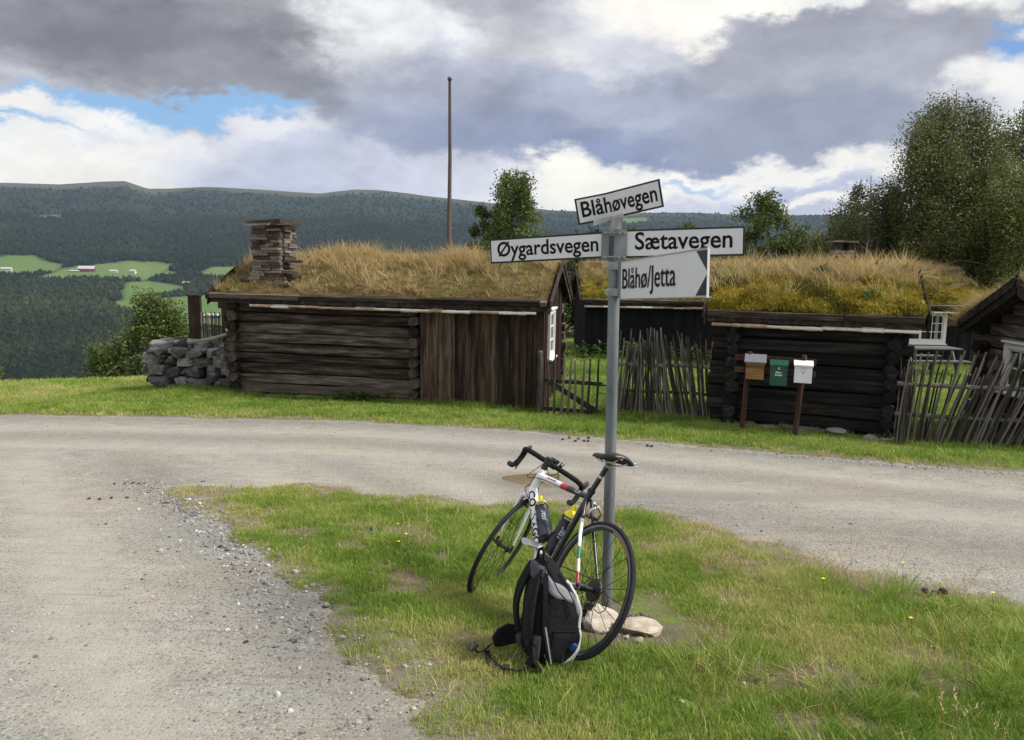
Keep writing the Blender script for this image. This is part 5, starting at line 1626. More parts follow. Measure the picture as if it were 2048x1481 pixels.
# emblem: small animal head in grey outline with dark muzzle
M_EMB = plain('grey_print', (.36, .37, .40), .7)
mb = MB()
for pts in ([(-.032, .262), (-.040, .225), (-.030, .195), (-.010, .172), (.0, .158), (.010, .172), (.030, .195), (.040, .225), (.032, .262), (.018, .240), (0, .246), (-.018, .240), (-.032, .262)],
            [(-.024, .198), (-.008, .186), (0, .176), (.008, .186), (.024, .198)], [(-.020, .222), (-.010, .219)], [(.010, .219), (.020, .222)], [(-.012, .268), (0, .273), (.012, .268)]):
    for (a, c) in zip(pts, pts[1:]):
        dd = Vector((c[0] - a[0], c[1] - a[1])).normalized() * .0022; nn = Vector((-dd.y, dd.x))
        mb.add([(a[0] - nn.x, -.1022, a[1] - nn.y), (c[0] - nn.x, -.1022, c[1] - nn.y), (c[0] + nn.x, -.1022, c[1] + nn.y), (a[0] + nn.x, -.1022, a[1] + nn.y)], [(0, 1, 2, 3)])
mb.build('emblem', M_EMB, B_)
MB().prism([(-.009, .172), (0, .156), (.009, .172), (0, .178)], -.1028, -.1023, lambda a, c, t_: (a, t_, c)).build('emblem_muzzle', M_INK_B, B_)

# ================================================================ the sign post
M_GALV = mottle('galvanised_steel', [(.11, .13, .135), (.165, .19, .195), (.23, .255, .26)], 9, (1, 1, .35), .55, .08, 40, .002, .0, metal=.35, spec=.5)
M_PLATE = plain('sign_white', (.62, .635, .64), .45, var=.09, bscale=30)
M_BORDER = plain('sign_black', (.008, .008, .010), .5)
M_NAVYP = plain('sign_navy', (.016, .018, .030), .5)
M_ALU = plain('aluminium', (.38, .39, .40), .45, .6)
PX, PY = .545, 4.05
PZ = Z(PX, PY)
SP = thing('sign_post', 'galvanised steel sign post with four white direction and street name plates', 'sign post', (PX, PY, PZ), 0)
ztop = 1.845 - PZ
lean_x = -.030
MB().tube([(0, 0, -.25), (lean_x * .5, 0, ztop * .5), (lean_x, 0, ztop)], .030, 20).build('pole', M_GALV, SP, smooth='auto')
MB().lathe([(.030, 0), (.034, .002), (.034, .085), (.036, .09), (.036, .096), (.0, .098)], 20, Matrix.Translation((lean_x, 0, ztop - .065))).build('cap', M_ALU, SP, smooth='auto')
def px_at(z): return lean_x * (z - PZ) / ztop
def plate(name, label, p0, p1, z0a, z0b, h, text, tsize, toff, bw=.0092, bend=None, arrow=False, tx=0.0, tsx=1.0, face_flip=False):
    """p0 -> p1: the ends of the plate in plan (world), its bottom edge from height z0a to z0b"""
    a = Vector((p0[0], p0[1], z0a)); c = Vector((p1[0], p1[1], z0b))
    ex = (c - a); Lp = ex.length; ex.normalize()
    up = Vector((0, 0, 1)); ez = (up - ex * up.dot(ex)).normalized()
    ey = ez.cross(ex)                                # points away from the reader
    mw = Matrix(((ex.x, ey.x, ez.x, a.x - PX), (ex.y, ey.y, ez.y, a.y - PY), (ex.z, ey.z, ez.z, a.z - PZ), (0, 0, 0, 1)))
    bf = bend or (lambda co: co)
    def sheet(x0, x1, zz0, zz1, y0, y1, nseg=24):
        vs, fs = [], []
        for k in range(nseg + 1):
            x = x0 + (x1 - x0) * k / nseg
            vs += [(x, y0, zz0), (x, y0, zz1), (x, y1, zz1), (x, y1, zz0)]
        for k in range(nseg):
            b_ = 4 * k
            for j in range(4):
                fs.append((b_ + j, b_ + (j + 1) % 4, b_ + 4 + (j + 1) % 4, b_ + 4 + j))
        fs += [(0, 1, 2, 3), (4 * nseg + 3, 4 * nseg + 2, 4 * nseg + 1, 4 * nseg)]
        vs = bf(np.array(vs, float))
        mb = MB(); mb.add([tuple(v) for v in vs], fs); return mb
    pl = link('sign_plate', sheet(0, Lp, 0, h, 0, .003).mesh('sign_plate', [M_BORDER if not arrow else M_PLATE]), SP, mat=mw)
    pl['label'] = label
    if not arrow:
        sheet(bw, Lp - bw, bw, h - bw, -.0026, -.0012).build('face', M_PLATE, pl)
        sheet(.0, Lp, .0, h, .0032, .0045).build('back', M_ALU, pl)
    else:
        # folded edges and the dark corners that leave a white point
        sheet(0, Lp, -.004, 0, -.004, .02).build('rim', M_ALU, pl); sheet(0, Lp, h, h + .004, -.004, .02).build('rim', M_ALU, pl)
        sheet(Lp, Lp + .004, -.004, h + .004, -.003, .006, 2).build('rim', M_PLATE, pl)
        for (q0, q1) in ((h, h * .52), (0, h * .48)):
            MB().add([(Lp - .10, -.0012, q0 - (.004 if q0 else -.004)), (Lp - .001, -.0012, q0 - (.004 if q0 else -.004)), (Lp - .001, -.0012, q1)], [(0, 1, 2)]).build('arrow_corner', M_NAVYP, pl)
    def tb(co):
        o = np.stack([co[:, 0] + Lp / 2 + tx, np.full(len(co), -.0036), co[:, 1] + h * .5 + toff], 1)
        return bf(o)
    text_obj('lettering', text, tsize, M_INK_B, pl, Matrix.Identity(4), .0005 if arrow else .0019, sx=tsx, bend=tb)
    return pl, mw, Lp
yS = lambda x: 4.0 - .47 * (x - .47)
plate('oy', 'white street name plate reading Øygardsvegen', (-.125, 4.255), (.475, 4.005), 1.630, 1.672, .130, 'Øygardsvegen', .108, .004, tsx=.92)
plate('sa', 'white street name plate reading Sætavegen', (.560, 4.00), (1.110, 3.80), 1.672, 1.692, .140, 'Sætavegen', .122, .008, tsx=.94, tx=.0)
def bl_bend(co):
    co = np.array(co, float); x = co[:, 0].copy(); k = .13; w = .05; a = .78      # dented: bends smoothly over 5 cm
    s = np.clip(x - k, 0, w); rad = w / a; th = s / rad; t = np.maximum(0, x - k - w)
    X = np.minimum(x, k) + rad * np.sin(th) + t * math.cos(a)
    Y = -(rad * (1 - np.cos(th)) + t * math.sin(a))
    co[:, 0] = X + co[:, 1] * np.sin(th); co[:, 1] = Y + co[:, 1] * np.cos(th)
    return co
plate('bl', 'bent white street name plate reading Blåhøvegen on top of the post', (.332, 4.10), (.332 + .50 * .985, 4.10 - .02), 1.836, 1.938, .135, 'Blåhøvegen', .112, .002, bend=bl_bend, tsx=.90)
plate('je', 'white arrow plate reading Blåhø/Jetta seen at a slant', (.542, 3.955), (.747, 3.02), 1.468, 1.525, .184, 'Blåhø/Jetta', .142, .0, arrow=True, tx=-.135, tsx=1.05)
# clamps and brackets
zc = 1.668 - PZ
MB().box(-.075, -.038, -.052, -.040, zc - .012, zc + .142).build('bracket', M_GALV, SP, loc=(px_at(1.7), 0, 0))
MB().box(-.012, .050, -.064, -.050, zc - .014, zc + .146).build('bracket', M_GALV, SP, loc=(px_at(1.7), 0, 0))
MB().box(-.075, .050, .036, .046, zc - .012, zc + .142).build('bracket', M_GALV, SP, loc=(px_at(1.7), 0, 0))
M_BOLT = plain('bolt', (.30, .31, .32), .4, .8)
for z in (zc + .008, zc + .128):
    MB().tube([(-.066, -.058, z), (.02, -.068, z)], .0045, 6).build('rod', M_BOLT, SP, loc=(px_at(1.7), 0, 0))
    for x in (-.06, .012, .038):
        MB().tube([(x, -.062, z), (x, -.080, z)], .008, 6).build('bolt', M_BOLT, SP, loc=(px_at(1.7), 0, 0))
for z in (1.632 - PZ, 1.498 - PZ):
    mb = MB(); pts = []
    for k in range(13):
        an_ = PI / 2 + PI * k / 12
        pts.append((-.028 + .024 * math.cos(an_), z + .019 * math.sin(an_)))
    pts += [(.030, z - .019), (.030, z + .019)]
    mb.prism(pts, -.060, -.036, lambda a, c, t_: (a, t_, c)); mb.build('clamp', M_ALU, SP, loc=(px_at(1.55), 0, 0))
    MB().tube([(-.026, -.060, z), (-.026, -.072, z)], [.013, .012], 8).build('bolt', M_BOLT, SP, loc=(px_at(1.55), 0, 0))
    MB().tube([(0, 0, z - .018), (0, 0, z + .018)], .0335, 20).build('clamp_band', M_ALU, SP, smooth='auto', loc=(px_at(1.55), 0, 0))
MB().box(.012, .028, -.075, -.028, 1.468 - PZ, 1.652 - PZ).build('bracket', M_GALV, SP, loc=(px_at(1.55), 0, 0))
# cradle that holds the top plate
for s in (-1, 1):
    MB().hexa([(-.02, -.02, ztop + .02), (-.02, .02, ztop + .02), (s * .115, -.045, ztop + .012 + s * .03), (s * .115, -.018, ztop + .012 + s * .03), (-.02, -.02, ztop + .036), (-.02, .02, ztop + .036), (s * .115, -.045, ztop + .045 + s * .03), (s * .115, -.018, ztop + .045 + s * .03)]).build('cradle', M_ALU, SP, loc=(lean_x, 0, 0))

# ================================================================ flag pole, picnic table
FP = thing('flag_pole', 'bare wooden flag pole with a ball top rising behind the log cabin', 'flag pole', (-1.74, 21.0, Z(-1.74, 21.0)), 0)
zt = 6.22 - Z(-1.74, 21.0)
MB().tube([(0, 0, -.1), (.0, 0, zt * .4), (.02, 0, zt * .75), (.0, 0, zt)], [.075, .062, .048, .036], 10).build('pole', mottle('flagpole_wood', [(.075, .055, .050), (.13, .10, .092)], 4, (3, 3, .3), .8, .1), FP, smooth='auto')
bm = bmesh.new(); bmesh.ops.create_uvsphere(bm, u_segments=14, v_segments=10, radius=.06)
me = bpy.data.meshes.new('ball'); bm.to_mesh(me); bm.free(); me.materials.append(plain('ball_dark', (.05, .045, .045), .5)); me.polygons.foreach_set('use_smooth', [True] * len(me.polygons))
link('ball', me, FP, loc=(0, 0, zt + .04))
PT = thing('picnic_table', 'grey wooden picnic table with fixed benches under the white farmhouse window', 'picnic table', (11.45, 21.6, Z(11.45, 21.6)), RAD(4))
M_TABLE = mottle('table_grey', [(.075, .072, .074), (.12, .116, .118), (.17, .165, .165)], 4, (.6, 5, 5), .85, .2)
for k in range(5):
    MB().box(-.9, .9, -.36 + k * .146, -.36 + k * .146 + .136, .70, .735).build('table_plank', M_TABLE, PT)
for s in (-1, 1):
    for k in range(2):
        MB().box(-.9, .9, s * .66 - .13 + k * .135, s * .66 - .13 + k * .135 + .125, .40, .435).build('bench_plank', M_TABLE, PT)
for x in (-.62, .62):
    for s in (-1, 1):
        MB().hexa([(x - .02, s * .62, 0), (x + .02, s * .62, 0), (x - .02, s * .71, 0), (x + .02, s * .71, 0), (x - .02, s * .22, .698), (x + .02, s * .22, .698), (x - .02, s * .32, .698), (x + .02, s * .32, .698)]).build('leg', M_TABLE, PT)
    MB().box(x - .045, x - .022, -.76, .76, .33, .398).build('bearer', M_TABLE, PT)
    MB().box(x - .045, x - .022, -.36, .36, .63, .698).build('bearer', M_TABLE, PT)
# ================================================================ trees
M_BARKT = mottle('birch_trunk', [(.05, .045, .04), (.22, .21, .19), (.50, .48, .45)], 5, (2, 2, 1), .85, .3, 20, .01, .2)
M_BARKD = mottle('dark_trunk', [(.03, .025, .02), (.07, .058, .045)], 6, (3, 3, 1), .9, .4)
def leaf_mat(name, a, b_, c_):
    return leafy(name, [(.1, a), (.5, b_), (.9, c_)], .30, .55, spec=.2, clump=True)
M_LF_OLIVE = leaf_mat('birch_leaf_olive', (.062, .072, .024), (.128, .140, .047), (.215, .228, .082))
M_LF_GREEN = leaf_mat('birch_leaf_green', (.055, .082, .020), (.105, .145, .034), (.18, .225, .062))
M_LF_LIGHT = leaf_mat('birch_leaf_light', (.068, .084, .022), (.130, .148, .038), (.22, .235, .07))
M_LF_DARK = leaf_mat('dark_leaf', (.022, .034, .011), (.040, .060, .018), (.070, .095, .028))
M_LF_YEL = leaf_mat('yellow_green_leaf', (.060, .080, .018), (.10, .13, .028), (.17, .19, .05))
def tree(name, label, loc, H, env, R, seed, nleaf, lsize, mat, bark=M_BARKT, droop=.5, lean=(0, 0), limbs=26, group=None, crown0=.12, sub=7, oval=1.0, clump=.16):
    """tapered trunk, arching limbs with twigs; leaves hang along the twigs. env: crown radius by height (0..1)"""
    rg = np.random.default_rng(seed); r = random.Random(seed)
    z0 = Z(loc[0], loc[1]) if len(loc) == 2 else loc[2]
    t_ = thing(name, label, 'tree', (loc[0], loc[1], z0), r.uniform(0, .3), group)
    eh = [e[0] for e in env]; er = [e[1] for e in env]
    mb = MB()
    def trunk(u): return Vector((lean[0] * u * u + .12 * math.sin(u * 5 + seed), lean[1] * u * u + .12 * math.cos(u * 4 + seed), H * u * .97))
    n = 12
    mb.tube([trunk(k / n) - Vector((0, 0, .2 if k == 0 else 0)) for k in range(n + 1)], [max(.012, H * .017 * (1 - k / n) ** .8) for k in range(n + 1)], 8)
    tw = []                                     # twig base, direction, length
    for i in range(limbs):
        u = crown0 + (1 - crown0) * ((i + r.random()) / limbs) ** .9
        u = min(u, .985)
        a = i * 2.4 + r.uniform(-.5, .5)
        rr = float(np.interp(u, eh, er)) * R * r.uniform(.72, 1.12)
        p0 = trunk(max(.05, u - .10 - .05 * (1 - u)))
        out = Vector((math.cos(a), math.sin(a) * oval, 0))
        rise = H * (.10 + .05 * (1 - u))
        pts = []
        for k in range(6):
            s = k / 5
            pts.append(p0 + out * rr * s + Vector((0, 0, rise * math.sin(s * 2.0) / .91 * (1 - .35 * droop * s * s * 2))) + Vector((r.uniform(-1, 1), r.uniform(-1, 1), r.uniform(-.5, .5))) * .05 * rr * s)
        mb.tube(pts, [max(.006, H * .0055 * (1 - u * .6) * (1 - .8 * k / 5)) for k in range(6)], 5, cap=False)
        for j in range(sub):
            s = r.uniform(.32, 1.0); k = min(4, int(s * 5)); f = s * 5 - k
            q = pts[k].lerp(pts[k + 1], f)
            d = Vector((r.gauss(0, 1), r.gauss(0, 1), r.gauss(.15, .6))).normalized() + out * .5
            tl = R * r.uniform(.14, .34) * (1.1 - .35 * s)
            tw.append((q, d.normalized(), tl))
            e = q + d.normalized() * tl * .8 - Vector((0, 0, droop * tl * .4))
            mb.tube([q, q.lerp(e, .5) + Vector((0, 0, .04 * tl)), e], [.008, .006, .003], 3, cap=False)
    mb.build('trunk', bark, t_, smooth=True)
    k = len(tw)
    B = np.array([tuple(x[0]) for x in tw]); Dd = np.array([tuple(x[1]) for x in tw]); Lw = np.array([x[2] for x in tw])
    w = Lw / Lw.sum()
    pick = rg.choice(k, nleaf, p=w)
    s = rg.uniform(.05, 1.05, nleaf)
    # each twig carries a few hanging strands: leaves share a strand's offset
    strand = rg.integers(0, 6, nleaf)
    so = np.clip(rg.normal(0, clump, (k, 6, 3)), -2 * clump, 2 * clump); so[:, :, 2] *= .6
    hang = rg.uniform(0, 1, nleaf) ** 1.2
    P = B[pick] + Dd[pick] * (Lw[pick] * s)[:, None] + so[pick, strand] * R * .55 + rg.normal(0, .011 * R + .012, (nleaf, 3))
    P[:, 2] -= droop * (hang * R * .46 + (s ** 2) * Lw[pick] * .6)
    P[:, 2] = np.maximum(P[:, 2], .12)
    A = rg.normal(size=(nleaf, 3)); A[:, 2] *= .7; A[:, 2] -= .5 * droop; A /= np.linalg.norm(A, axis=1)[:, None]
    C_ = np.cross(A, rg.normal(size=(nleaf, 3))); C_ /= np.linalg.norm(C_, axis=1)[:, None]
    ls = lsize * rg.uniform(.6, 1.25, nleaf)
    a = A * ls[:, None]; c = C_ * (ls * .36)[:, None]
    V = np.stack([P - a * .5, P + c, P + a * .5, P - c], 1).reshape(-1, 3)
    F = np.arange(nleaf * 4).reshape(-1, 4)
    cm = np_mesh('crown', V, F, mat)
    tv = rg.uniform(0, 1, k)
    at = cm.attributes.new('spray', 'FLOAT', 'POINT'); at.data.foreach_set('value', np.repeat(tv[pick], 4).astype(np.float32))
    link('crown', cm, t_)
    return t_
E_BIRCH = [(0, .5), (.2, .85), (.45, 1.0), (.7, .78), (.88, .45), (1, .12)]
E_TALL = [(0, .7), (.25, 1.0), (.45, .85), (.62, .62), (.8, .5), (1, .14)]
E_BUSH = [(0, .9), (.3, 1.0), (.6, .85), (.85, .5), (1, .2)]
# below the crest on the left
tree('birch_tree', 'leafy young birch beside the dry stone wall, below the crest', (-12.0, 26.0), .55 - Z(-12.0, 26.0) + .1, [(0, .8), (.45, 1), (.65, .85), (.8, .55), (1, .10)], 2.0, 11, 34000, .085, M_LF_GREEN, droop=.75, limbs=34, group=None)
tree('birch_bush', 'low pale green birch bush left of the young birch below the crest', (-13.6, 26.0), -1.15 - Z(-13.6, 26), E_BUSH, 1.25, 12, 11000, .085, M_LF_GREEN, droop=.6, limbs=18)
tree('birch_tree', 'birch crown just showing at the far left edge of the meadow', (-17.6, 25.5), -.95 - Z(-17.6, 25.5), E_BUSH, .9, 13, 6000, .075, M_LF_GREEN, droop=.6, limbs=14)
# behind the cabin
tree('birch_tree', 'slender birch behind the cabin ridge beside the street name plates', (.0, 32.0), 5.65 - Z(0, 32), [(0, .9), (.3, 1.0), (.5, .9), (.62, .58), (.8, .52), (.93, .36), (1, .12)], 1.9, 21, 32000, .095, M_LF_GREEN, droop=.7, limbs=40)
tree('birch_tree', 'small birch leaning beside the slender birch behind the cabin', (-1.35, 32.5), 4.25 - Z(-1.35, 32.5), [(0, .8), (.4, 1), (.7, .7), (.9, .35), (1, .1)], .95, 22, 9000, .095, M_LF_GREEN, droop=.5, limbs=18)
tree('rowan_bush', 'low green bush between the flag pole and the slender birch', (-2.3, 30.0), 2.05 - Z(-2.3, 30), E_BUSH, .8, 23, 5000, .09, M_LF_GREEN, droop=.2, limbs=14)
for k, (x, y, ht, R_, lab, mt) in enumerate([
        (2.3, 33.0, 4.3, 1.9, 'dark broadleaf tree in the gap between log cabin and black farmhouse', M_LF_DARK),
        (3.6, 34.5, 4.6, 2.0, 'dark tree behind the left gable of the black farmhouse', M_LF_DARK),
        (1.2, 36.5, 4.0, 1.8, 'dark leafy tree deep in the gap behind the gate', M_LF_DARK)]):
    tree('broadleaf_tree', lab, (x, y), ht, E_BUSH, R_, 30 + k, 14000, .11, mt, M_BARKD, .25, limbs=30, crown0=.04, group=None)
for k, (x, y, top_, R_, lab) in enumerate([
        (5.4, 38, 3.55, 1.7, 'yellow green treetop behind the arrow sign, nearest the pole'),
        (8.2, 38.5, 3.75, 1.8, 'yellow green treetop between the Sætavegen plate and the small birches'),
        (10.2, 39, 3.6, 2.0, 'yellow green bush left of the small birches behind the farmhouse')]):
    tree('willow_bush', lab, (x, y), top_ - Z(x, y), E_BUSH, R_, 40 + k, 10000, .10, M_LF_YEL, M_BARKD, .3, limbs=24)
tree('birch_tree', 'thin topped birch behind the farmhouse roof, left of its chimney', (11.6, 36.0), 5.0 - Z(11.6, 36), [(0, .9), (.4, 1.0), (.6, .8), (.8, .62), (1, .25)], 2.2, 51, 24000, .105, M_LF_GREEN, droop=.35, limbs=26)
tree('birch_tree', 'round bright green birch behind the farmhouse chimney', (13.4, 35.0), 3.2 - Z(13.4, 35), E_BUSH, 2.3, 52, 22000, .10, M_LF_GREEN, droop=.4, limbs=24)
tree('birch_tree', 'small dark green birch right of the farmhouse chimney', (14.2, 33.0), 3.4 - Z(14.2, 33), E_BUSH, 1.4, 53, 10000, .10, M_LF_DARK, droop=.4, limbs=18)
# the big birches at the right
tree('weeping_birch', 'tall weeping birch with olive foliage rising above the farmhouse roof', (16.2, 30.0), 8.5 - Z(16.2, 30), [(0, .8), (.25, 1.0), (.5, .72), (.68, .60), (.85, .52), (.95, .36), (1, .15)], 3.9, 61, 125000, .085, M_LF_OLIVE, droop=.95, limbs=52, sub=8, clump=.12)
tree('weeping_birch', 'lower spreading birch limb left of the tall weeping birch', (13.6, 30.6), 5.3 - Z(13.6, 30.6), [(0, .5), (.4, .9), (.65, 1.0), (.85, .7), (1, .2)], 2.5, 62, 40000, .085, M_LF_OLIVE, droop=.95, limbs=24, clump=.12)
tree('birch_tree', 'dark green birch behind the tall weeping birch at the right edge', (20.6, 32.0), 8.5 - Z(20.6, 32), E_BIRCH, 3.2, 63, 60000, .085, M_LF_GREEN, droop=.55, limbs=40)
tree('broad_birch', 'broad bushy birch in front of the tall weeping birch above the turf roofs', (17.6, 27.6), 5.6 - Z(17.6, 27.6), [(0, .9), (.3, 1), (.6, .92), (.85, .62), (1, .2)], 3.7, 64, 100000, .082, M_LF_LIGHT, droop=.6, limbs=44, clump=.13)
tree('broad_birch', 'bushy green birch over the right gable of the log house', (20.4, 28.0), 4.6 - Z(20.4, 28), E_BUSH, 2.5, 65, 32000, .10, M_LF_GREEN, droop=.5, limbs=34)
tree('broad_birch', 'dark bushy birch low behind the mossy farmhouse roof', (14.6, 29.6), 3.5 - Z(14.6, 29.6), E_BUSH, 1.7, 66, 16000, .09, M_LF_DARK, droop=.5, limbs=28)

# ---------------------------------------------------------------- nettles and leafy weeds at the walls
M_NETTLE = leafy('nettle_leaf', [(0, (.025, .060, .012)), (.6, (.050, .115, .022)), (1, (.10, .18, .04))], .3, .5)
def weeds(name, label, pts, n, h, ls, seed):
    rg = np.random.default_rng(seed)
    t_ = thing(name, label, 'plant', (pts[0], pts[1], Z(pts[0], pts[1])), 0)
    mb = MB(); B = []
    for k in range(n):
        x, y = rg.normal(0, pts[2]), rg.normal(0, pts[3]); hh = h * rg.uniform(.5, 1.1)
        dx, dy = rg.normal(0, .08, 2)
        mb.tube([(x, y, -.02), (x + dx * .5, y + dy * .5, hh * .5), (x + dx, y + dy, hh)], [.004, .003, .002], 4, cap=False)
        for q in range(9):
            u = .25 + .75 * q / 8; B.append((x + dx * u, y + dy * u, hh * u))
    mb.build('stem', M_NETTLE, t_)
    B = np.repeat(np.array(B), 2, 0); m_ = len(B)
    A = rg.normal(size=(m_, 3)); A[:, 2] = rg.normal(-.1, .35, m_); A /= np.linalg.norm(A, axis=1)[:, None]
    C_ = np.cross(A, (0, 0, 1.)); C_ /= np.linalg.norm(C_, axis=1)[:, None] + 1e-6
    s = ls * rg.uniform(.6, 1.2, m_)
    P = B; a = A * s[:, None]; c = C_ * (s * .34)[:, None]
    V = np.stack([P, P + a * .45 + c, P + a, P + a * .45 - c], 1).reshape(-1, 3)
    link('foliage', np_mesh('foliage', V, np.arange(m_ * 4).reshape(-1, 4), M_NETTLE), t_)
weeds('nettle_patch', 'dark green leafy weeds at the foot of the log wall', (-2.95, 14.55, .22, .07), 40, .22, .07, 1)
weeds('nettle_patch', 'green weeds behind the stake fence before the black farmhouse', (2.9, 23.2, 1.0, .25), 60, .5, .14, 2)
weeds('nettle_patch', 'leafy weeds by the farmhouse wall beyond the fence', (5.4, 23.2, .7, .25), 45, .5, .14, 3)
weeds('roof_weed', 'dark leafy weed growing on the mossy shed roof', (-.0, 30.5, .3, .3), 6, .3, .1, 4) if False else None
# bushy plants on the shed roof belong to the roof
_roof = [c for c in SH.children if c.name.startswith('roof')][0]
rg = np.random.default_rng(8)
for (x, y, z, s) in [(.95, .10, 2.16, .16), (2.02, .0, 2.12, .14), (1.35, .85, 2.48, .12), (2.55, 1.0, 2.5, .13), (2.2, 1.15, 2.55, .12)]:
    m_ = 90
    A = rg.normal(size=(m_, 3)); A[:, 2] = np.abs(A[:, 2]); A /= np.linalg.norm(A, axis=1)[:, None]
    P = A * (s * rg.uniform(.1, 1, m_))[:, None] + np.array([x, y, z]); C_ = np.cross(A, rg.normal(size=(m_, 3))); C_ /= np.linalg.norm(C_, axis=1)[:, None]
    V = np.stack([P, P + A * .02 + C_ * .012, P + A * .05, P + A * .02 - C_ * .012], 1).reshape(-1, 3)
    link('roof_plant', np_mesh('roof_plant', V, np.arange(m_ * 4).reshape(-1, 4), M_NETTLE), _roof)
# ================================================================ the racing bicycle
BM = Matrix(((-.457, -.823, .339, .271), (.883, -.372, .286, 3.471), (-.110, .430, .896, 0), (0, 0, 0, 1)))
_c = [Vector((BM[0][k], BM[1][k], BM[2][k])).normalized() for k in range(3)]
BM = Matrix(((_c[0].x, _c[1].x, _c[2].x, .271), (_c[0].y, _c[1].y, _c[2].y, 3.471), (_c[0].z, _c[1].z, _c[2].z, Z(.271, 3.471) + .004), (0, 0, 0, 1)))
M_WPAINT = plain('white_frame_paint', (.80, .80, .79), .22, spec=.6)
M_BPAINT = plain('black_frame_paint', (.012, .012, .014), .28, spec=.6)
M_RPAINT = plain('red_frame_paint', (.52, .018, .022), .3)
M_GPAINT = plain('green_stripe', (.02, .22, .13), .4)
M_OPAINT = plain('orange_decal', (.62, .26, .03), .45)
M_TYRE = plain('tyre_rubber', (.022, .022, .024), .85, spec=.25, bump=.3, bscale=300, var=.25)
M_RIM = plain('rim_black', (.018, .018, .020), .35, .3)
M_BRAKETRACK = plain('rim_track', (.16, .16, .165), .35, .8)
M_SPOKE = plain('spoke_black', (.020, .020, .022), .4, .4)
M_TAPE = plain('bar_tape', (.009, .009, .010), .85, spec=.25, bump=.4, bscale=160)
M_BLACKP = plain('black_plastic', (.014, .014, .015), .5)
M_CHROME = plain('silver_part', (.55, .55, .56), .28, .9)
M_CABLE = plain('cable_black', (.012, .012, .013), .5)
M_CAGE = plain('carbon', (.018, .018, .020), .35)
M_BRONZE = plain('bronze_ring', (.32, .20, .15), .35, .8)
BK = thing('racing_bicycle', 'white and black racing bicycle leaning with its saddle against the sign post', 'bicycle', mat=BM)
AX = Vector((-.292, 0, .956)).normalized()
FH = Vector((.985, 0, .334)); BASE = FH - .045 * Vector((.956, 0, .292))
HB = BASE + .37 * AX; HT = HB + .15 * AX
BB = Vector((.405, 0, .265)); ST = Vector((.257, 0, .764)); RH_ = Vector((0, 0, .334))
STEER = Matrix.Translation(BASE) @ Matrix.Rotation(-.828, 4, AX) @ Matrix.Translation(-BASE)
V3 = Vector
def seg_tube(name, pts, rads, cuts, mats, parent=BK, n=14, mtx=None, oval=1.0):
    """one tube, painted in sections"""
    mb = MB(); pts = [V3(p) for p in pts]
    P, Rr = [], []
    N = 24
    tot = len(pts) - 1
    for k in range(N + 1):
        s = k / N * tot; i = min(tot - 1, int(s)); f = s - i
        P.append(pts[i].lerp(pts[i + 1], f)); Rr.append(rads[i] * (1 - f) + rads[i + 1] * f)
    mb.tube(P, Rr, n, oval=oval)
    mi = []
    for fi, f in enumerate(mb.f):
        k = min(f) // n
        u = (k + .5) / N
        mi.append(sum(1 for c in cuts if u > c))
    mb.mi = mi
    return mb.build(name, mats, parent, smooth='auto', **({'mat': mtx} if mtx else {}))
seg_tube('head_tube', [HB - AX * .012, HB + AX * .075, HT + AX * .012], [.0235, .0215, .0215], [], [M_WPAINT])
TT0, TT1 = HT - AX * .034, ST + V3((.0, 0, -.012))
seg_tube('top_tube', [TT0, TT0.lerp(TT1, .5), TT1], [.022, .018, .0155], [.50, .64], [M_WPAINT, M_RPAINT, M_BPAINT])
DT0, DT1 = HB + AX * .030, BB
dt = seg_tube('down_tube', [DT0, DT0.lerp(DT1, .5), DT1], [.028, .026, .0285], [.86, .93], [M_WPAINT, M_RPAINT, M_BPAINT])
seg_tube('seat_tube', [BB, BB.lerp(ST, .5), ST + (ST - BB).normalized() * .02], [.019, .0165, .0165], [], [M_BPAINT])
seg_tube('bottom_bracket', [BB + V3((0, -.036, 0)), BB + V3((0, .036, 0))], [.024, .024], [], [M_BPAINT])
for s in (-1, 1):
    seg_tube('chain_stay', [BB + V3((-.01, s * .026, 0)), V3((.2, s * .05, .30)), RH_ + V3((.0, s * .063, 0))], [.013, .011, .008], [.5], [M_BPAINT, M_WPAINT if s > 0 else M_BPAINT], n=10)
    seg_tube('seat_stay', [ST + V3((-.006, s * .018, -.02)), V3((.15, s * .045, .56)), RH_ + V3((.0, s * .066, .0))], [.0095, .009, .0075], [.30, .62, .74, .86], [M_BPAINT, M_WPAINT if s > 0 else M_BPAINT, M_GPAINT if s > 0 else M_BPAINT, M_WPAINT if s > 0 else M_BPAINT, M_RPAINT if s > 0 else M_BPAINT], n=10)
    MB().box(-.018, .018, s * .064 - .003, s * .064 + .003, .318, .352).build('dropout', M_CHROME, BK)
sd_ = (ST - BB).normalized()
SPT = V3((.188, 0, .985)) - V3((-.0, 0, .045))
seg_tube('seat_post', [ST + sd_ * .015, SPT - sd_ * .005], [.0140, .0135], [.55, .62], [M_BPAINT, plain('grey_band', (.45, .47, .48), .4), M_BPAINT])
MB().tube([ST + sd_ * .012, ST + sd_ * .032], .0205, 14).build('seat_clamp', M_BLACKP, BK, smooth='auto')
MB().tube([SPT + V3((0, -.028, -.006)), SPT + V3((0, .028, -.006))], .014, 10).build('saddle_clamp', M_CHROME, BK, smooth='auto')
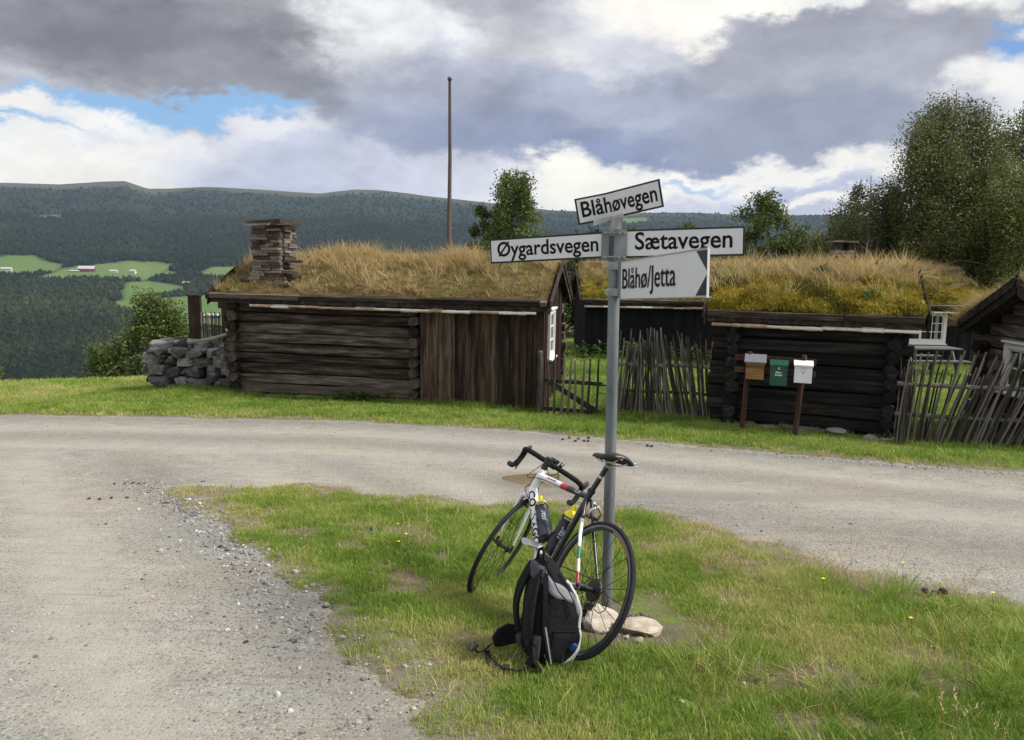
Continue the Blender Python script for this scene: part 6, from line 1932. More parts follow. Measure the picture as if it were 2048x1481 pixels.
# ---- lettering on the left flank of the tubes
def on_tube(p0, p1, t0, side, rad, upv, y_off=0.0):
    """frame whose x runs along the tube, z out of its flank"""
    ex = (p1 - p0).normalized(); ez = V3((0, side, 0)); ez = (ez - ex * ez.dot(ex)).normalized(); ey = ez.cross(ex)
    o = p0.lerp(p1, t0)
    return Matrix(((ex.x, ey.x, ez.x, o.x), (ex.y, ey.y, ez.y, o.y), (ex.z, ey.z, ez.z, o.z), (0, 0, 0, 1)))
def wrap(rad, lift=.0008, rot=0.0):
    def f(co):
        a = co[:, 1] / rad + rot
        return np.stack([co[:, 0], (rad + lift) * np.sin(a), (rad + lift) * np.cos(a)], 1)
    return f
text_obj('lettering', 'COLNAGO', .056, M_INK_B, dt, on_tube(DT0, DT1, .36, 1, .027, None), .0016, sx=1.28, bend=wrap(.0272, .0012, .42), space=1.05)
tt_o = [c for c in BK.children if c.name.startswith('top_tube')][0]
text_obj('lettering', 'COLNAGO', .017, M_INK_B, tt_o, on_tube(TT0, TT1, .30, 1, .02, None), .0004, sx=1.3, bend=wrap(.0198, .001, .5), italic=.2)
text_obj('lettering', 'CLX', .022, M_INK_W, tt_o, on_tube(TT0, TT1, .83, 1, .017, None), .0004, sx=1.3, bend=wrap(.0166, .001, .3))
st_o = [c for c in BK.children if c.name.startswith('seat_tube')][0]
text_obj('lettering', 'COLNAGO', .020, M_INK_W, st_o, on_tube(BB, ST, .52, 1, .0165, None), .0006, sx=2.9, bend=wrap(.0168, .0012, .45))

# ---- wheels
def wheel(rear):
    c = RH_ if rear else FH
    w = link('wheel', None, BK) if False else None
    mb = MB()
    prof = [(.3215 + .0115 * math.cos(a), .0118 * math.sin(a)) for a in [2 * PI * k / 12 for k in range(12)]]
    vs, fs = [], []; n = 72
    for k in range(n):
        an_ = 2 * PI * k / n
        for rr, yy in prof:
            vs.append((rr * math.cos(an_), yy, rr * math.sin(an_)))
    for k in range(n):
        for j in range(12):
            fs.append((k * 12 + j, k * 12 + (j + 1) % 12, ((k + 1) % n) * 12 + (j + 1) % 12, ((k + 1) % n) * 12 + j))
    def ring(prof, n=72):
        m_ = len(prof); vs, fs = [], []
        for k in range(n):
            an_ = 2 * PI * k / n
            vs += [(rr * math.cos(an_), yy, rr * math.sin(an_)) for rr, yy in prof]
        for k in range(n):
            for j in range(m_):
                fs.append((k * m_ + j, k * m_ + (j + 1) % m_, ((k + 1) % n) * m_ + (j + 1) % m_, ((k + 1) % n) * m_ + j))
        return vs, fs
    mtx = Matrix.Translation(c) if rear else STEER @ Matrix.Translation(c)
    tag_l = 'rear wheel with cassette' if rear else 'front wheel turned to the right'
    rim = MB().add(*ring([(.3125, -.0095), (.302, -.0098), (.288, -.0055), (.2865, 0), (.288, .0055), (.302, .0098), (.3125, .0095)])).build('wheel', M_RIM, BK, smooth='auto', mat=mtx)
    rim['label'] = tag_l
    MB().add(vs, fs).build('tyre', M_TYRE, rim, smooth=True)
    for s in (-1, 1):
        MB().add(*ring([(.3120, s * .0097), (.3030, s * .0100), (.3030, s * .0104), (.3120, s * .0103)])).build('brake_track', M_BRAKETRACK, rim, smooth='auto')
    hw = .062 if rear else .046
    MB().lathe([(.006, -hw - .012), (.009, -hw - .01), (.010, -hw), (.022, -hw * .62), (.022, -hw * .56), (.012, -hw * .5), (.012, hw * .5), (.022, hw * .56), (.022, hw * .62), (.010, hw), (.009, hw + .01), (.006, hw + .012)], 16,
               Matrix.Rotation(RAD(90), 4, 'X')).build('hub', M_BLACKP, rim, smooth='auto')
    n = 24 if rear else 20
    for k in range(n):
        a = 2 * PI * k / n; s = 1 if k % 2 else -1
        cr = (.55 if (k // 2) % 2 else -.55) if rear else 0.0
        p0 = V3((.021 * math.cos(a + cr), s * hw * .59, .021 * math.sin(a + cr))); p1 = V3((.289 * math.cos(a), s * .002, .289 * math.sin(a)))
        MB().tube([p0, p1], .0017, 4, cap=False).build('spoke', M_SPOKE, rim)
    a = .9 if rear else 2.0
    MB().tube([V3((.294 * math.cos(a), 0, .294 * math.sin(a))), V3((.245 * math.cos(a), .004, .245 * math.sin(a)))], .003, 6).build('valve', M_CHROME, rim)
    # maker's stickers on the rim, as flat arcs
    for a0 in ((1.75, 4.6) if rear else (.6, 3.4)):
        vs2, fs2 = [], []
        for k in range(13):
            a = a0 + .62 * k / 12
            for rr, yy in ((.2995, .0100), (.2935, .0083)):
                vs2.append((rr * math.cos(a), yy, rr * math.sin(a)))
        for k in range(12):
            fs2.append((2 * k, 2 * k + 1, 2 * k + 3, 2 * k + 2))
        mb2 = MB().add(vs2, fs2); mb2.build('sticker', M_OPAINT if rear else M_INK_W, rim)
    return rim
RW_ = wheel(True); FW_ = wheel(False)
# ---- cassette, chain, cranks
mb = MB()
for k in range(9):
    mb.lathe([(.056 - k * .0036, -.001), (.056 - k * .0036, .001)], 26, Matrix.Translation((0, -.030 - k * .0042, .334)) @ Matrix.Rotation(RAD(90), 4, 'X'))
mb.build('cassette', plain('sprocket_steel', (.06, .052, .045), .45, .7), BK)
mb = MB()
for rad in (.104, .078):
    y = -.047 if rad > .09 else -.039
    mb.lathe([(rad, -.0015), (rad, .0015)], 40, Matrix.Translation((BB.x, y, BB.z)) @ Matrix.Rotation(RAD(90), 4, 'X'))
mb.build('chainring', M_BLACKP, BK)
cdir = V3((.055, 0, .160)).normalized()
for s in (1, -1):
    p0 = BB + V3((0, s * .062, 0)); p1 = p0 + cdir * (.17 * s) + V3((0, s * .008, 0))
    MB().tube([p0 - cdir * s * .02, p0, p0.lerp(p1, .5), p1, p1 + cdir * s * .014], [.012, .016, .012, .0125, .008], 10, oval=.6).build('crank', M_CHROME, BK, smooth='auto')
    q = p1 + V3((0, s * .045, 0))
    MB().tube([p1, q], .006, 8).build('pedal_axle', M_CHROME, BK)
    pm = MB(); pm.prism([(-.045, -.012), (-.02, -.02), (.03, -.018), (.048, 0), (.03, .014), (-.03, .016)], -.028, .028, lambda a, c, t_: (q.x + a, q.y + t_, q.z + c))
    pm.build('pedal', M_CHROME if s > 0 else M_BLACKP, BK)
pts = []
for k in range(13):
    a = -PI / 2 + PI * k / 12
    pts.append((BB.x + .105 * math.cos(a), -.047, BB.z + .105 * math.sin(a)))
for k in range(9):
    a = PI / 2 + (PI * .9) * k / 8
    pts.append((.048 * math.cos(a), -.043, .334 + .048 * math.sin(a)))
pts += [(.02, -.044, .262), (.035, -.044, .21), (.0, -.044, .155), (.03, -.045, .145)]
MB().tube(pts, .0032, 5, closed=True, oval=1.2).build('chain', plain('chain_steel', (.10, .09, .08), .5, .7), BK)
dr = MB().hexa([(-.012, -.052, .33), (.012, -.052, .33), (-.012, -.06, .33), (.012, -.06, .33), (.0, -.062, .262), (.024, -.062, .262), (.0, -.078, .262), (.024, -.078, .262)]).build('rear_derailleur', M_CHROME, BK)
MB().box(.004, .030, -.066, -.030, .238, .268).build('derailleur_body', M_BLACKP, dr)
for (x, z) in ((.030, .218), (.012, .158)):
    MB().lathe([(.018, -.004), (.018, .004)], 14, Matrix.Translation((x, -.046, z)) @ Matrix.Rotation(RAD(90), 4, 'X')).build('jockey_wheel', M_BLACKP, dr)
MB().hexa([(.022, -.052, .21), (.042, -.052, .22), (.022, -.054, .21), (.042, -.054, .22), (.004, -.052, .15), (.022, -.052, .15), (.004, -.054, .15), (.022, -.054, .15)]).build('derailleur_cage', M_CHROME, dr)
MB().tube([(-.0, -.068, .34), (-.04, -.070, .35), (-.085, -.070, .32), (-.085, -.07, .27), (-.05, -.07, .245), (-.005, -.07, .252)], .0026, 6).build('cable', M_CABLE, BK)
# ---- fork (turns with the bars)
crown = HB - AX * .022
MB().tube([crown + V3((0, -.036, -.006)), crown + V3((0, -.018, .004)), crown + V3((0, .018, .004)), crown + V3((0, .036, -.006))], [.014, .019, .019, .014], 12).build('fork_crown', M_WPAINT, BK, smooth=True, mat=STEER)
for s in (-1, 1):
    seg_tube('fork_leg', [crown + V3((0, s * .036, -.006)), crown.lerp(FH, .45) + V3((-.004, s * .047, 0)), crown.lerp(FH, .8) + V3((-.003, s * .052, 0)), FH + V3((0, s * .054, 0))], [.0145, .012, .0095, .008], [.80, .84], [M_WPAINT, M_RPAINT, M_BPAINT], n=10, mtx=STEER, oval=.75)
    MB().box(FH.x - .012, FH.x + .012, s * .053 - .004, s * .053 + .004, FH.z - .014, FH.z + .014).build('dropout', M_BLACKP, BK, mat=STEER)
MB().tube([FH + V3((0, .060, 0)), FH + V3((0, .075, .0)), FH + V3((-.03, .08, .02))], [.007, .007, .004], 8).build('quick_release', M_BLACKP, BK, mat=STEER)
# ---- stem, bars
def steered(mb, name, mt, smooth='auto', parent=BK):
    return mb.build(name, mt, parent, smooth=smooth, mat=STEER)
steered(MB().tube([HT + AX * .008, HT + AX * .058], .0185, 14), 'spacer', M_BLACKP)
steered(MB().tube([HT + AX * .05, HT + AX * .088], .0205, 14), 'stem_clamp', M_BLACKP)
CLP = V3((.885, 0, .888))
steered(MB().tube([HT + AX * .069, CLP - V3((.02, 0, .0)), CLP], [.0165, .015, .017], 12), 'stem', M_BLACKP)
steered(MB().tube([CLP + V3((0, -.024, 0)), CLP + V3((0, .024, 0))], .0215, 14), 'bar_clamp', M_BLACKP)
half = [(.885, .0, .888), (.885, .06, .888), (.886, .13, .888), (.893, .178, .887), (.915, .203, .883), (.948, .210, .874), (.966, .212, .845), (.964, .213, .808), (.943, .214, .775), (.908, .215, .760), (.862, .216, .756)]
pts = [(x, -y, z) for x, y, z in half[::-1]] + half[1:]
rad = [.0155 if abs(p[1]) > .055 else .0145 for p in pts]
hbar = steered(MB().tube(pts, rad, 12), 'handlebar', M_TAPE, True)
for s in (-1, 1):
    MB().tube([(.862, s * .216, .756), (.852, s * .216, .755)], [.0165, .014], 12).build('bar_plug', M_BLACKP, hbar, smooth='auto')
    MB().tube([(.925, s * .205, .884), (.955, s * .209, .887), (.985, s * .211, .893), (1.003, s * .211, .915), (1.004, s * .211, .930)], [.018, .019, .0185, .016, .009], 12, oval=.85).build('brake_hood', M_BLACKP, hbar, smooth=True)
    MB().tube([(.998, s * .211, .892), (1.006, s * .211, .86), (.996, s * .210, .815), (.978, s * .206, .772), (.972, s * .204, .755)], [.010, .0095, .0085, .0075, .006], 8, oval=.6).build('brake_lever', M_BLACKP if s > 0 else M_CHROME, hbar, smooth=True)
MB().box(CLP.x - .028, CLP.x + .028, -.022, .022, CLP.z + .022, CLP.z + .040, .003, random.Random(1)).build('bike_computer', M_BLACKP, hbar)
MB().tube([(CLP.x - .005, -.05, CLP.z + .018), (CLP.x + .01, -.05, CLP.z + .04)], .012, 8).build('bell', M_BLACKP, hbar)
# cables from the levers to the frame and brakes
def cable(pts, name='cable'):
    P = [V3(p) for p in pts]; Q = []
    for i in range(len(P) - 1):
        a = P[max(0, i - 1)]; b_ = P[i]; c_ = P[i + 1]; d_ = P[min(len(P) - 1, i + 2)]
        for k in range(6):
            t_ = k / 6
            Q.append(.5 * ((2 * b_) + (c_ - a) * t_ + (2 * a - 5 * b_ + 4 * c_ - d_) * t_ * t_ + (3 * b_ - a - 3 * c_ + d_) * t_ ** 3))
    Q.append(P[-1])
    MB().tube(Q, .0024, 6).build(name, M_CABLE, BK, smooth=True)
SS = lambda p: STEER @ V3(p)
cable([SS((.90, .06, .878)), SS((.95, .03, .86)), SS((.955, -.01, .80)), DT0 + V3((.03, .03, .0)), DT0.lerp(DT1, .12) + V3((0, .03, -.01))])
cable([SS((.90, -.06, .878)), SS((.97, -.02, .85)), SS((.96, .03, .78)), DT0.lerp(DT1, .12) + V3((0, -.03, -.01))])
cable([SS((.90, -.05, .872)), SS((.93, -.09, .80)), HT + V3((.06, -.07, -.03)), TT0.lerp(TT1, .16) + V3((0, -.02, -.018))])
cable([SS((.90, .05, .872)), SS((.94, .085, .82)), HT + V3((.05, .055, -.06)), TT0.lerp(TT1, .10) + V3((0, .022, -.012)), TT0.lerp(TT1, .5) + V3((0, .019, -.010)), TT1 + V3((.03, .018, -.008))])
cable([SS((.89, .02, .872)), SS((.93, .06, .80)), SS((.90, .05, .72)), SS(tuple(crown + V3((.045, .02, .02))))])
# brakes
def caliper(c, fwd, mtx=None):
    o = MB().tube([c + V3((fwd * .012, -.030, -.050)), c + V3((fwd * .020, -.034, -.015)), c + V3((fwd * .018, 0, .012)), c + V3((fwd * .020, .034, -.015)), c + V3((fwd * .012, .030, -.050))], [.006, .008, .009, .008, .006], 8).build('brake', M_CHROME, BK, smooth=True, **({'mat': mtx} if mtx else {}))
    MB().tube([c + V3((fwd * .02, .01, .008)), c + V3((fwd * .022, .038, .026))], [.008, .006], 8).build('brake_arm', M_CHROME, o, smooth=True)
    for s in (-1, 1):
        MB().box(c.x + fwd * .012 - .022, c.x + fwd * .012 + .022, s * .016 - .005, s * .016 + .005, c.z - .058, c.z - .046).build('brake_pad', M_BLACKP, o)
caliper(crown + V3((.012, 0, .0)), 1, STEER)
caliper(V3((.178, 0, .672)) + V3((-.01, 0, .035)), -1)
MB().tube([V3((.178, -.034, .66)), V3((.178, .034, .66))], .007, 8).build('stay_bridge', M_BPAINT, BK)
# ---- saddle
mb = MB()
secs = [(.060, .060, .0, .020), (.080, .070, .004, .032), (.12, .070, .006, .034), (.17, .056, .002, .030), (.22, .040, -.002, .022), (.28, .026, -.003, .020), (.325, .020, -.004, .018), (.338, .012, -.010, .010)]
n = 16; vs, fs = [], []
for (x, hw, dz, th) in secs:
    for k in range(n):
        a = 2 * PI * k / n
        y = math.cos(a) * hw; z = math.sin(a)
        zz = (z * th * .5 if z > 0 else z * th * (.9 if abs(math.cos(a)) > .55 else .35)) - .010 * (math.cos(a) ** 2)
        xx = x - (.022 * (abs(math.cos(a)) ** 2) if x < .06 else 0)
        vs.append((xx, y, .985 + dz + zz))
for i in range(len(secs) - 1):
    for k in range(n):
        fs.append((i * n + k, i * n + (k + 1) % n, (i + 1) * n + (k + 1) % n, (i + 1) * n + k))
fs += [tuple(range(n - 1, -1, -1)), tuple((len(secs) - 1) * n + k for k in range(n))]
mb.add(vs, fs)
sdl = mb.build('saddle', plain('saddle_black', (.018, .018, .019), .45), BK, smooth=True)
for s in (-1, 1):
    MB().tube([(.075, s * .030, .972), (.12, s * .024, .950), (.20, s * .022, .944), (.27, s * .016, .955), (.31, s * .010, .972)], .0036, 8).build('rail', M_CHROME, sdl, smooth=True)
    pr = [(.034 + .004 * math.sin(a) * 0, s * .050 + .014 * math.cos(a), .978 + .0075 * math.sin(a)) for a in [2 * PI * k / 16 for k in range(16)]]
    MB().tube(pr, .0018, 6, closed=True).build('rear_ring', M_BRONZE if s > 0 else M_CHROME, sdl, smooth=True)
# ---- bottle cages and bottles
def bframe(p, axis, nrm):
    ez = axis.normalized(); ex = nrm.normalized(); ey = ez.cross(ex)
    return Matrix(((ex.x, ey.x, ez.x, p.x), (ex.y, ey.y, ez.y, p.y), (ex.z, ey.z, ez.z, p.z), (0, 0, 0, 1)))
M_BOTTLE = plain('bottle_black', (.014, .015, .018), .42, bump=.05, bscale=80)
M_BOTGREY = plain('bottle_slate', (.030, .034, .042), .42)
M_YELLOW = plain('bottle_cap_yellow', (.85, .72, .01), .4)
M_PRINTB = plain('bottle_print_blue', (.42, .58, .68), .5)
M_PRINTG = plain('bottle_print_grey', (.48, .50, .55), .5)
dd_ = (HB - BB).normalized(); dn = V3((-dd_.z, 0, dd_.x)); dn = dn if dn.z > 0 else -dn
sn = V3((sd_.z, 0, -sd_.x)); sn = sn if sn.x > 0 else -sn
for (lab, p, axis, nrm, bm_, pm_, txt, rot0) in [
        ('slate water bottle with yellow cap and pale blue lettering on the white down tube', BB + dd_ * .215 + dn * .082, dd_, dn, M_BOTGREY, M_PRINTB, 'star', -.70),
        ('black water bottle with yellow cap and grey lettering on the black seat tube', BB + sd_ * .135 + sn * .060, sd_, sn, M_BOTTLE, M_PRINTG, 'star', 2.55)]:
    fr = bframe(p, axis, nrm)
    cg = MB()
    for s in (-1, 1):
        cg.tube([fr @ V3((-.040, s * .010, .0)), fr @ V3((-.040, s * .010, .12))], .005, 8)
        cg.tube([fr @ V3((-.038, s * .012, .11)), fr @ V3((-.010, s * .040, .125)), fr @ V3((.018, s * .036, .10)), fr @ V3((.036, s * .014, .055)), fr @ V3((.034, s * .012, .0)), fr @ V3((.0, s * .008, -.006)), fr @ V3((-.036, s * .008, -.004))], [.004, .005, .006, .006, .005, .004, .004], 8)
    cg.build('bottle_cage', M_CAGE, BK, smooth=True)
    bt = thing('water_bottle', lab, 'bottle', mat=BM @ fr @ Matrix.Diagonal((1.03, 1.03, 1.16, 1)))
    body = MB().lathe([(.030, 0), (.0355, .004), (.0360, .02), (.0360, .055), (.0345, .060), (.0345, .064), (.036, .068), (.0345, .073), (.0345, .077), (.036, .081), (.0365, .10), (.0365, .150), (.034, .160), (.0335, .168), (.0355, .174)], 28).build('body', bm_, bt, smooth='auto')
    MB().lathe([(.0365, .174), (.0375, .177), (.0375, .192), (.036, .195)], 28).build('collar', M_BOTTLE, bt, smooth='auto')
    MB().lathe([(.036, .1952), (.0345, .200), (.029, .212), (.020, .221), (.0115, .225), (.0100, .228), (.0100, .240), (.0125, .2425), (.0125, .251), (.009, .254), (.0, .2545)], 24).build('cap', M_YELLOW, bt, smooth='auto')
    def bwrap(co, rot=rot0):
        a = rot - co[:, 1] / .0366
        return np.stack([.0372 * np.cos(a), .0372 * np.sin(a), .112 + co[:, 0]], 1)
    text_obj('lettering', txt, .040, pm_, body, Matrix.Identity(4), .0009, sx=.95, bend=bwrap, italic=.25)
    def cwrap(co, rot=rot0 - .1):
        a = co[:, 0] / .0376 + rot
        return np.stack([.0381 * np.cos(a), .0381 * np.sin(a), .1845 + co[:, 1]], 1)
    text_obj('lettering', 'RACING', .010, M_INK_W, body, Matrix.Identity(4), .0003, bend=cwrap)

# ================================================================ the backpack
PKX, PKY = .082, 3.43
ex = V3((.93, .37, 0)).normalized(); ey = V3((-.37, .93, 0)).normalized()
ez = (V3((0, 0, 1)) + ex * .10 + ey * .05).normalized(); ey = ez.cross(ex).normalized(); ex = ey.cross(ez)
PM = Matrix(((ex.x, ey.x, ez.x, PKX), (ex.y, ey.y, ez.y, PKY), (ex.z, ey.z, ez.z, Z(PKX, PKY) + .005), (0, 0, 0, 1)))
PK = thing('backpack', 'black and grey backpack with white piping propped against the bicycle', 'backpack', mat=PM)
M_PBLACK = plain('pack_black', (.007, .007, .009), .85, spec=.25, bump=.7, bscale=32, var=.2)
M_PPANEL = plain('pack_back_panel', (.017, .018, .023), .85, spec=.25, bump=.3, bscale=200, var=.2)
M_PGREY = plain('pack_grey', (.20, .20, .225), .75, bump=.2, bscale=160)
M_PMAUVE = plain('pack_mauve_pad', (.075, .070, .082), .85, spec=.2, bump=.3, bscale=200)
M_PWHITE = plain('pack_white_trim', (.62, .63, .62), .5)
M_MESH = plain('pack_mesh', (.012, .0125, .015), .9, spec=.2, bump=.8, bscale=300)
M_STRAP = plain('strap_black', (.008, .008, .010), .85, spec=.2, bump=.5, bscale=400)
M_BLUE = plain('blue_wrapper', (.02, .06, .22), .35)
PROF = [(a_, b_ , c_ * 1.10, d_ * 1.08) for a_, b_, c_, d_ in [(0.0, .03, .15, .095), (.03, .005, .185, .118), (.08, .0, .205, .126), (.16, .0, .215, .128), (.25, .003, .205, .124), (.33, .008, .175, .114), (.40, .014, .135, .100), (.45, .022, .100, .080), (.485, .035, .075, .052)]]
def pk(th, z, off=0.0):
    z = min(max(z, 0), .485)
    zs = [p[0] for p in PROF]
    x0 = np.interp(z, zs, [p[1] for p in PROF]); x1 = np.interp(z, zs, [p[2] for p in PROF]); hw = np.interp(z, zs, [p[3] for p in PROF])
    c, s = math.cos(th), math.sin(th); e = .62
    wob = 1 + .018 * math.sin(7 * th + 20 * z) + .014 * math.sin(31 * z + 2 * th)
    a = math.copysign(abs(c) ** e, c) * wob; b_ = math.copysign(abs(s) ** e, s) * wob
    p = V3(((x0 + x1) / 2 + a * (x1 - x0) / 2, b_ * hw, z))
    n_ = V3((c, s, 0))
    return p + n_ * off
def shell(th0, th1, z0, z1, off, nt=14, nz=16, shear=0.0, f=None):
    vs, fs = [], []
    for j in range(nz + 1):
        for i in range(nt + 1):
            u, v = i / nt, j / nz
            th = th0 + (th1 - th0) * u; z = z0 + (z1 - z0) * v
            if f: th, z = f(u, v)
            e = min(u, 1 - u, v, 1 - v)
            vs.append(pk(th, z, off * (0.25 + .75 * min(1, e * 6))))
    for j in range(nz):
        for i in range(nt):
            b_ = j * (nt + 1) + i
            fs.append((b_, b_ + 1, b_ + nt + 2, b_ + nt + 1))
    return MB().add(vs, fs)
vs, fs = [], []; n = 36; lv = 22
for j in range(lv + 1):
    z = .485 * j / lv
    for k in range(n): vs.append(pk(2 * PI * k / n, z))
for j in range(lv):
    for k in range(n): fs.append((j * n + k, j * n + (k + 1) % n, (j + 1) * n + (k + 1) % n, (j + 1) * n + k))
fs += [tuple(range(n - 1, -1, -1)), tuple(lv * n + k for k in range(n))]
MB().add(vs, fs).build('body', M_PBLACK, PK, smooth='auto')
shell(PI - .62, PI + .62, .06, .42, .010).build('back_panel', M_PPANEL, PK, smooth=True)
shell(PI - .75, PI + .75, .385, .462, .016).build('yoke', M_PMAUVE, PK, smooth=True)
for s in (-1, 1):
    shell(PI + s * .22, PI + s * .80, .035, .155, .024).build('lumbar_pad', M_PMAUVE, PK, smooth=True)
# camera side: grey flash, white piping, mesh pocket, white wedge
sd0 = 3 * PI / 2
shell(0, 1, 0, 1, .006, f=lambda u, v: (sd0 - .75 + 1.35 * u, (.455 - .105 * u) - (.085 - .03 * u) * (1 - v))).build('grey_flash', M_PGREY, PK, smooth=True)
shell(0, 1, 0, 1, .006, f=lambda u, v: (sd0 + .62 + .34 * u, .255 + .10 * v - .05 * u)).build('grey_flash', M_PGREY, PK, smooth=True)
def piping(pts, rad, mt, name='piping'):
    P = []
    for (a, b_) in zip(pts, pts[1:]):
        for k in range(6):
            t_ = k / 6; P.append(pk(a[0] + (b_[0] - a[0]) * t_, a[1] + (b_[1] - a[1]) * t_, .007))
    P.append(pk(pts[-1][0], pts[-1][1], .007))
    return MB().tube(P, rad, 6, oval=.5).build(name, mt, PK, smooth=True)
piping([(sd0 + .55, .405), (sd0 + .85, .38), (sd0 + 1.0, .32), (sd0 + .95, .255), (sd0 + .72, .19), (sd0 + .55, .15)], .0075, M_PWHITE)
piping([(sd0 - .25, .46), (sd0 - .1, .40), (sd0 + .05, .33), (sd0 + .1, .25)], .003, M_STRAP)
piping([(sd0 + .2, .44), (sd0 + .35, .37), (sd0 + .45, .30)], .003, M_STRAP)
shell(sd0 - .25, sd0 + .95, .03, .185, .012).build('mesh_pocket', M_MESH, PK, smooth=True)
piping([(sd0 - .27, .187), (sd0 + .3, .178), (sd0 + .97, .19)], .004, M_STRAP, 'pocket_hem')
shell(0, 1, 0, 1, .016, f=lambda u, v: (sd0 + .70 + .55 * u - .55 * (1 - v), .004 + .17 * v)).build('white_wedge', M_PWHITE, PK, smooth=True)
o = rock_mesh(41, M_BLUE, 1, .8, .3, False, 'blue_wrapper'); link('blue_wrapper', o, PK, loc=tuple(pk(sd0 + .25, .115, .020)), scale=(.05, .03, .06), rot=(.3, .4, .2))
# shoulder straps down the back, webbing, buckles
def ribbon(pts, w, t_, mt, name, nrm=None, parent=PK):
    pts = [V3(p) for p in pts]
    vs, fs = [], []
    for i, p in enumerate(pts):
        a = pts[max(0, i - 1)]; c_ = pts[min(len(pts) - 1, i + 1)]; d_ = (c_ - a).normalized()
        nn = V3(nrm[i] if isinstance(nrm, list) else nrm); nn = (nn - d_ * nn.dot(d_)).normalized(); s = d_.cross(nn)
        ww = w[i] if hasattr(w, '__len__') else w
        vs += [p - s * ww / 2 - nn * t_ / 2, p + s * ww / 2 - nn * t_ / 2, p + s * ww / 2 + nn * t_ / 2, p - s * ww / 2 + nn * t_ / 2]
    for i in range(len(pts) - 1):
        for j in range(4):
            fs.append((4 * i + j, 4 * i + (j + 1) % 4, 4 * i + 4 + (j + 1) % 4, 4 * i + 4 + j))
    fs += [(0, 1, 2, 3), tuple(4 * (len(pts) - 1) + k for k in (3, 2, 1, 0))]
    return MB().add(vs, fs).build(name, mt, parent, smooth='auto')
for s in (-1, 1):
    P = []
    for k in range(15):
        u = k / 14; z = .445 - .33 * u
        y = s * (.045 + .042 * math.sin(u * 2.4)); x = .016 - .030 * u - .030 * math.sin(u * PI)
        P.append((x, y, z))
    ribbon(P, [.058 - .012 * abs(k - 5) / 9 for k in range(15)], .012, M_PBLACK, 'shoulder_strap', (-1, 0, 0))
    ribbon([P[-1], (-.03, s * .10, .07), (.02, s * .135, .035)], .018, .003, M_STRAP, 'webbing', (-1, 0, .2))
    MB().box(-.012, .012, -.016, .016, -.008, .008).build('buckle', M_BLACKP, PK, loc=(P[-1][0] - .006, P[-1][1], P[-1][2]))
# compression strap with a reflective stripe on the near side
P = [pk(sd0 - .62, .21, .014), pk(sd0 - .50, .16, .018), pk(sd0 - .36, .10, .022), pk(sd0 - .2, .04, .020)]
st_ = ribbon(P, .026, .006, M_STRAP, 'side_strap', (.2, -1, 0))
ribbon([p + V3((.0, -.005, 0)) for p in P], .007, .002, M_PGREY, 'reflective_stripe', (.2, -1, 0), parent=st_)
ribbon([pk(sd0 - .66, .44, .014), pk(sd0 - .66, .35, .02), pk(sd0 - .64, .27, .022), pk(sd0 - .62, .21, .018)], .022, .006, M_STRAP, 'side_strap', (-.3, -1, 0))
# haul loop
MB().tube([(.03, -.03, .47), (.035, -.028, .515), (.04, 0, .530), (.035, .028, .515), (.03, .03, .47)], .006, 8, oval=1.6).build('haul_loop', M_STRAP, PK, smooth=True)
# hip belt: padded wing standing off to the left, webbing lying on the grass
ribbon([(-.01, .09, .085), (-.05, .10, .085), (-.10, .085, .075), (-.135, .06, .068)], [.085, .10, .085, .05], .014, M_MESH, 'hip_wing', [(.3, 1, 0), (.3, 1, 0), (.4, 1, 0), (.6, 1, 0)])
ribbon([(-.01, -.09, .075), (-.03, -.125, .07), (-.03, -.155, .05), (.0, -.165, .025)], [.085, .09, .07, .04], .014, M_MESH, 'hip_wing', [(1, .3, 0), (1, .4, 0), (1, .2, .3), (1, 0, .6)])
gzl = lambda x, y: .010
ribbon([(-.13, .06, .065), (-.155, .06, .055), (-.18, .055, .035), (-.215, .045, .028), (-.235, .05, .045), (-.245, .055, .055)], .026, .004, M_STRAP, 'hip_strap', [(.3, .4, 1)] * 6)
ribbon([(-.17, .055, .030), (-.18, .0, .020), (-.165, -.06, .018), (-.14, -.11, .018), (-.10, -.15, .020), (-.06, -.165, .035), (-.03, -.15, .06)], .025, .004, M_STRAP, 'hip_strap', [(0, .2, 1)] * 7)
ribbon([(.01, -.15, .02), (.0, -.20, .014), (.05, -.235, .012), (.11, -.22, .014), (.15, -.17, .02)], .024, .004, M_STRAP, 'hip_strap', [(0, 0, 1)] * 5)
MB().box(-.02, .02, -.014, .014, -.006, .006).build('buckle', M_BLACKP, PK, loc=(-.14, -.11, .024), rot=(0, 0, .9))
MB().box(-.022, .022, -.018, .018, -.008, .008).build('buckle', M_BLACKP, PK, loc=(-.243, .054, .055), rot=(0, -.6, .2))

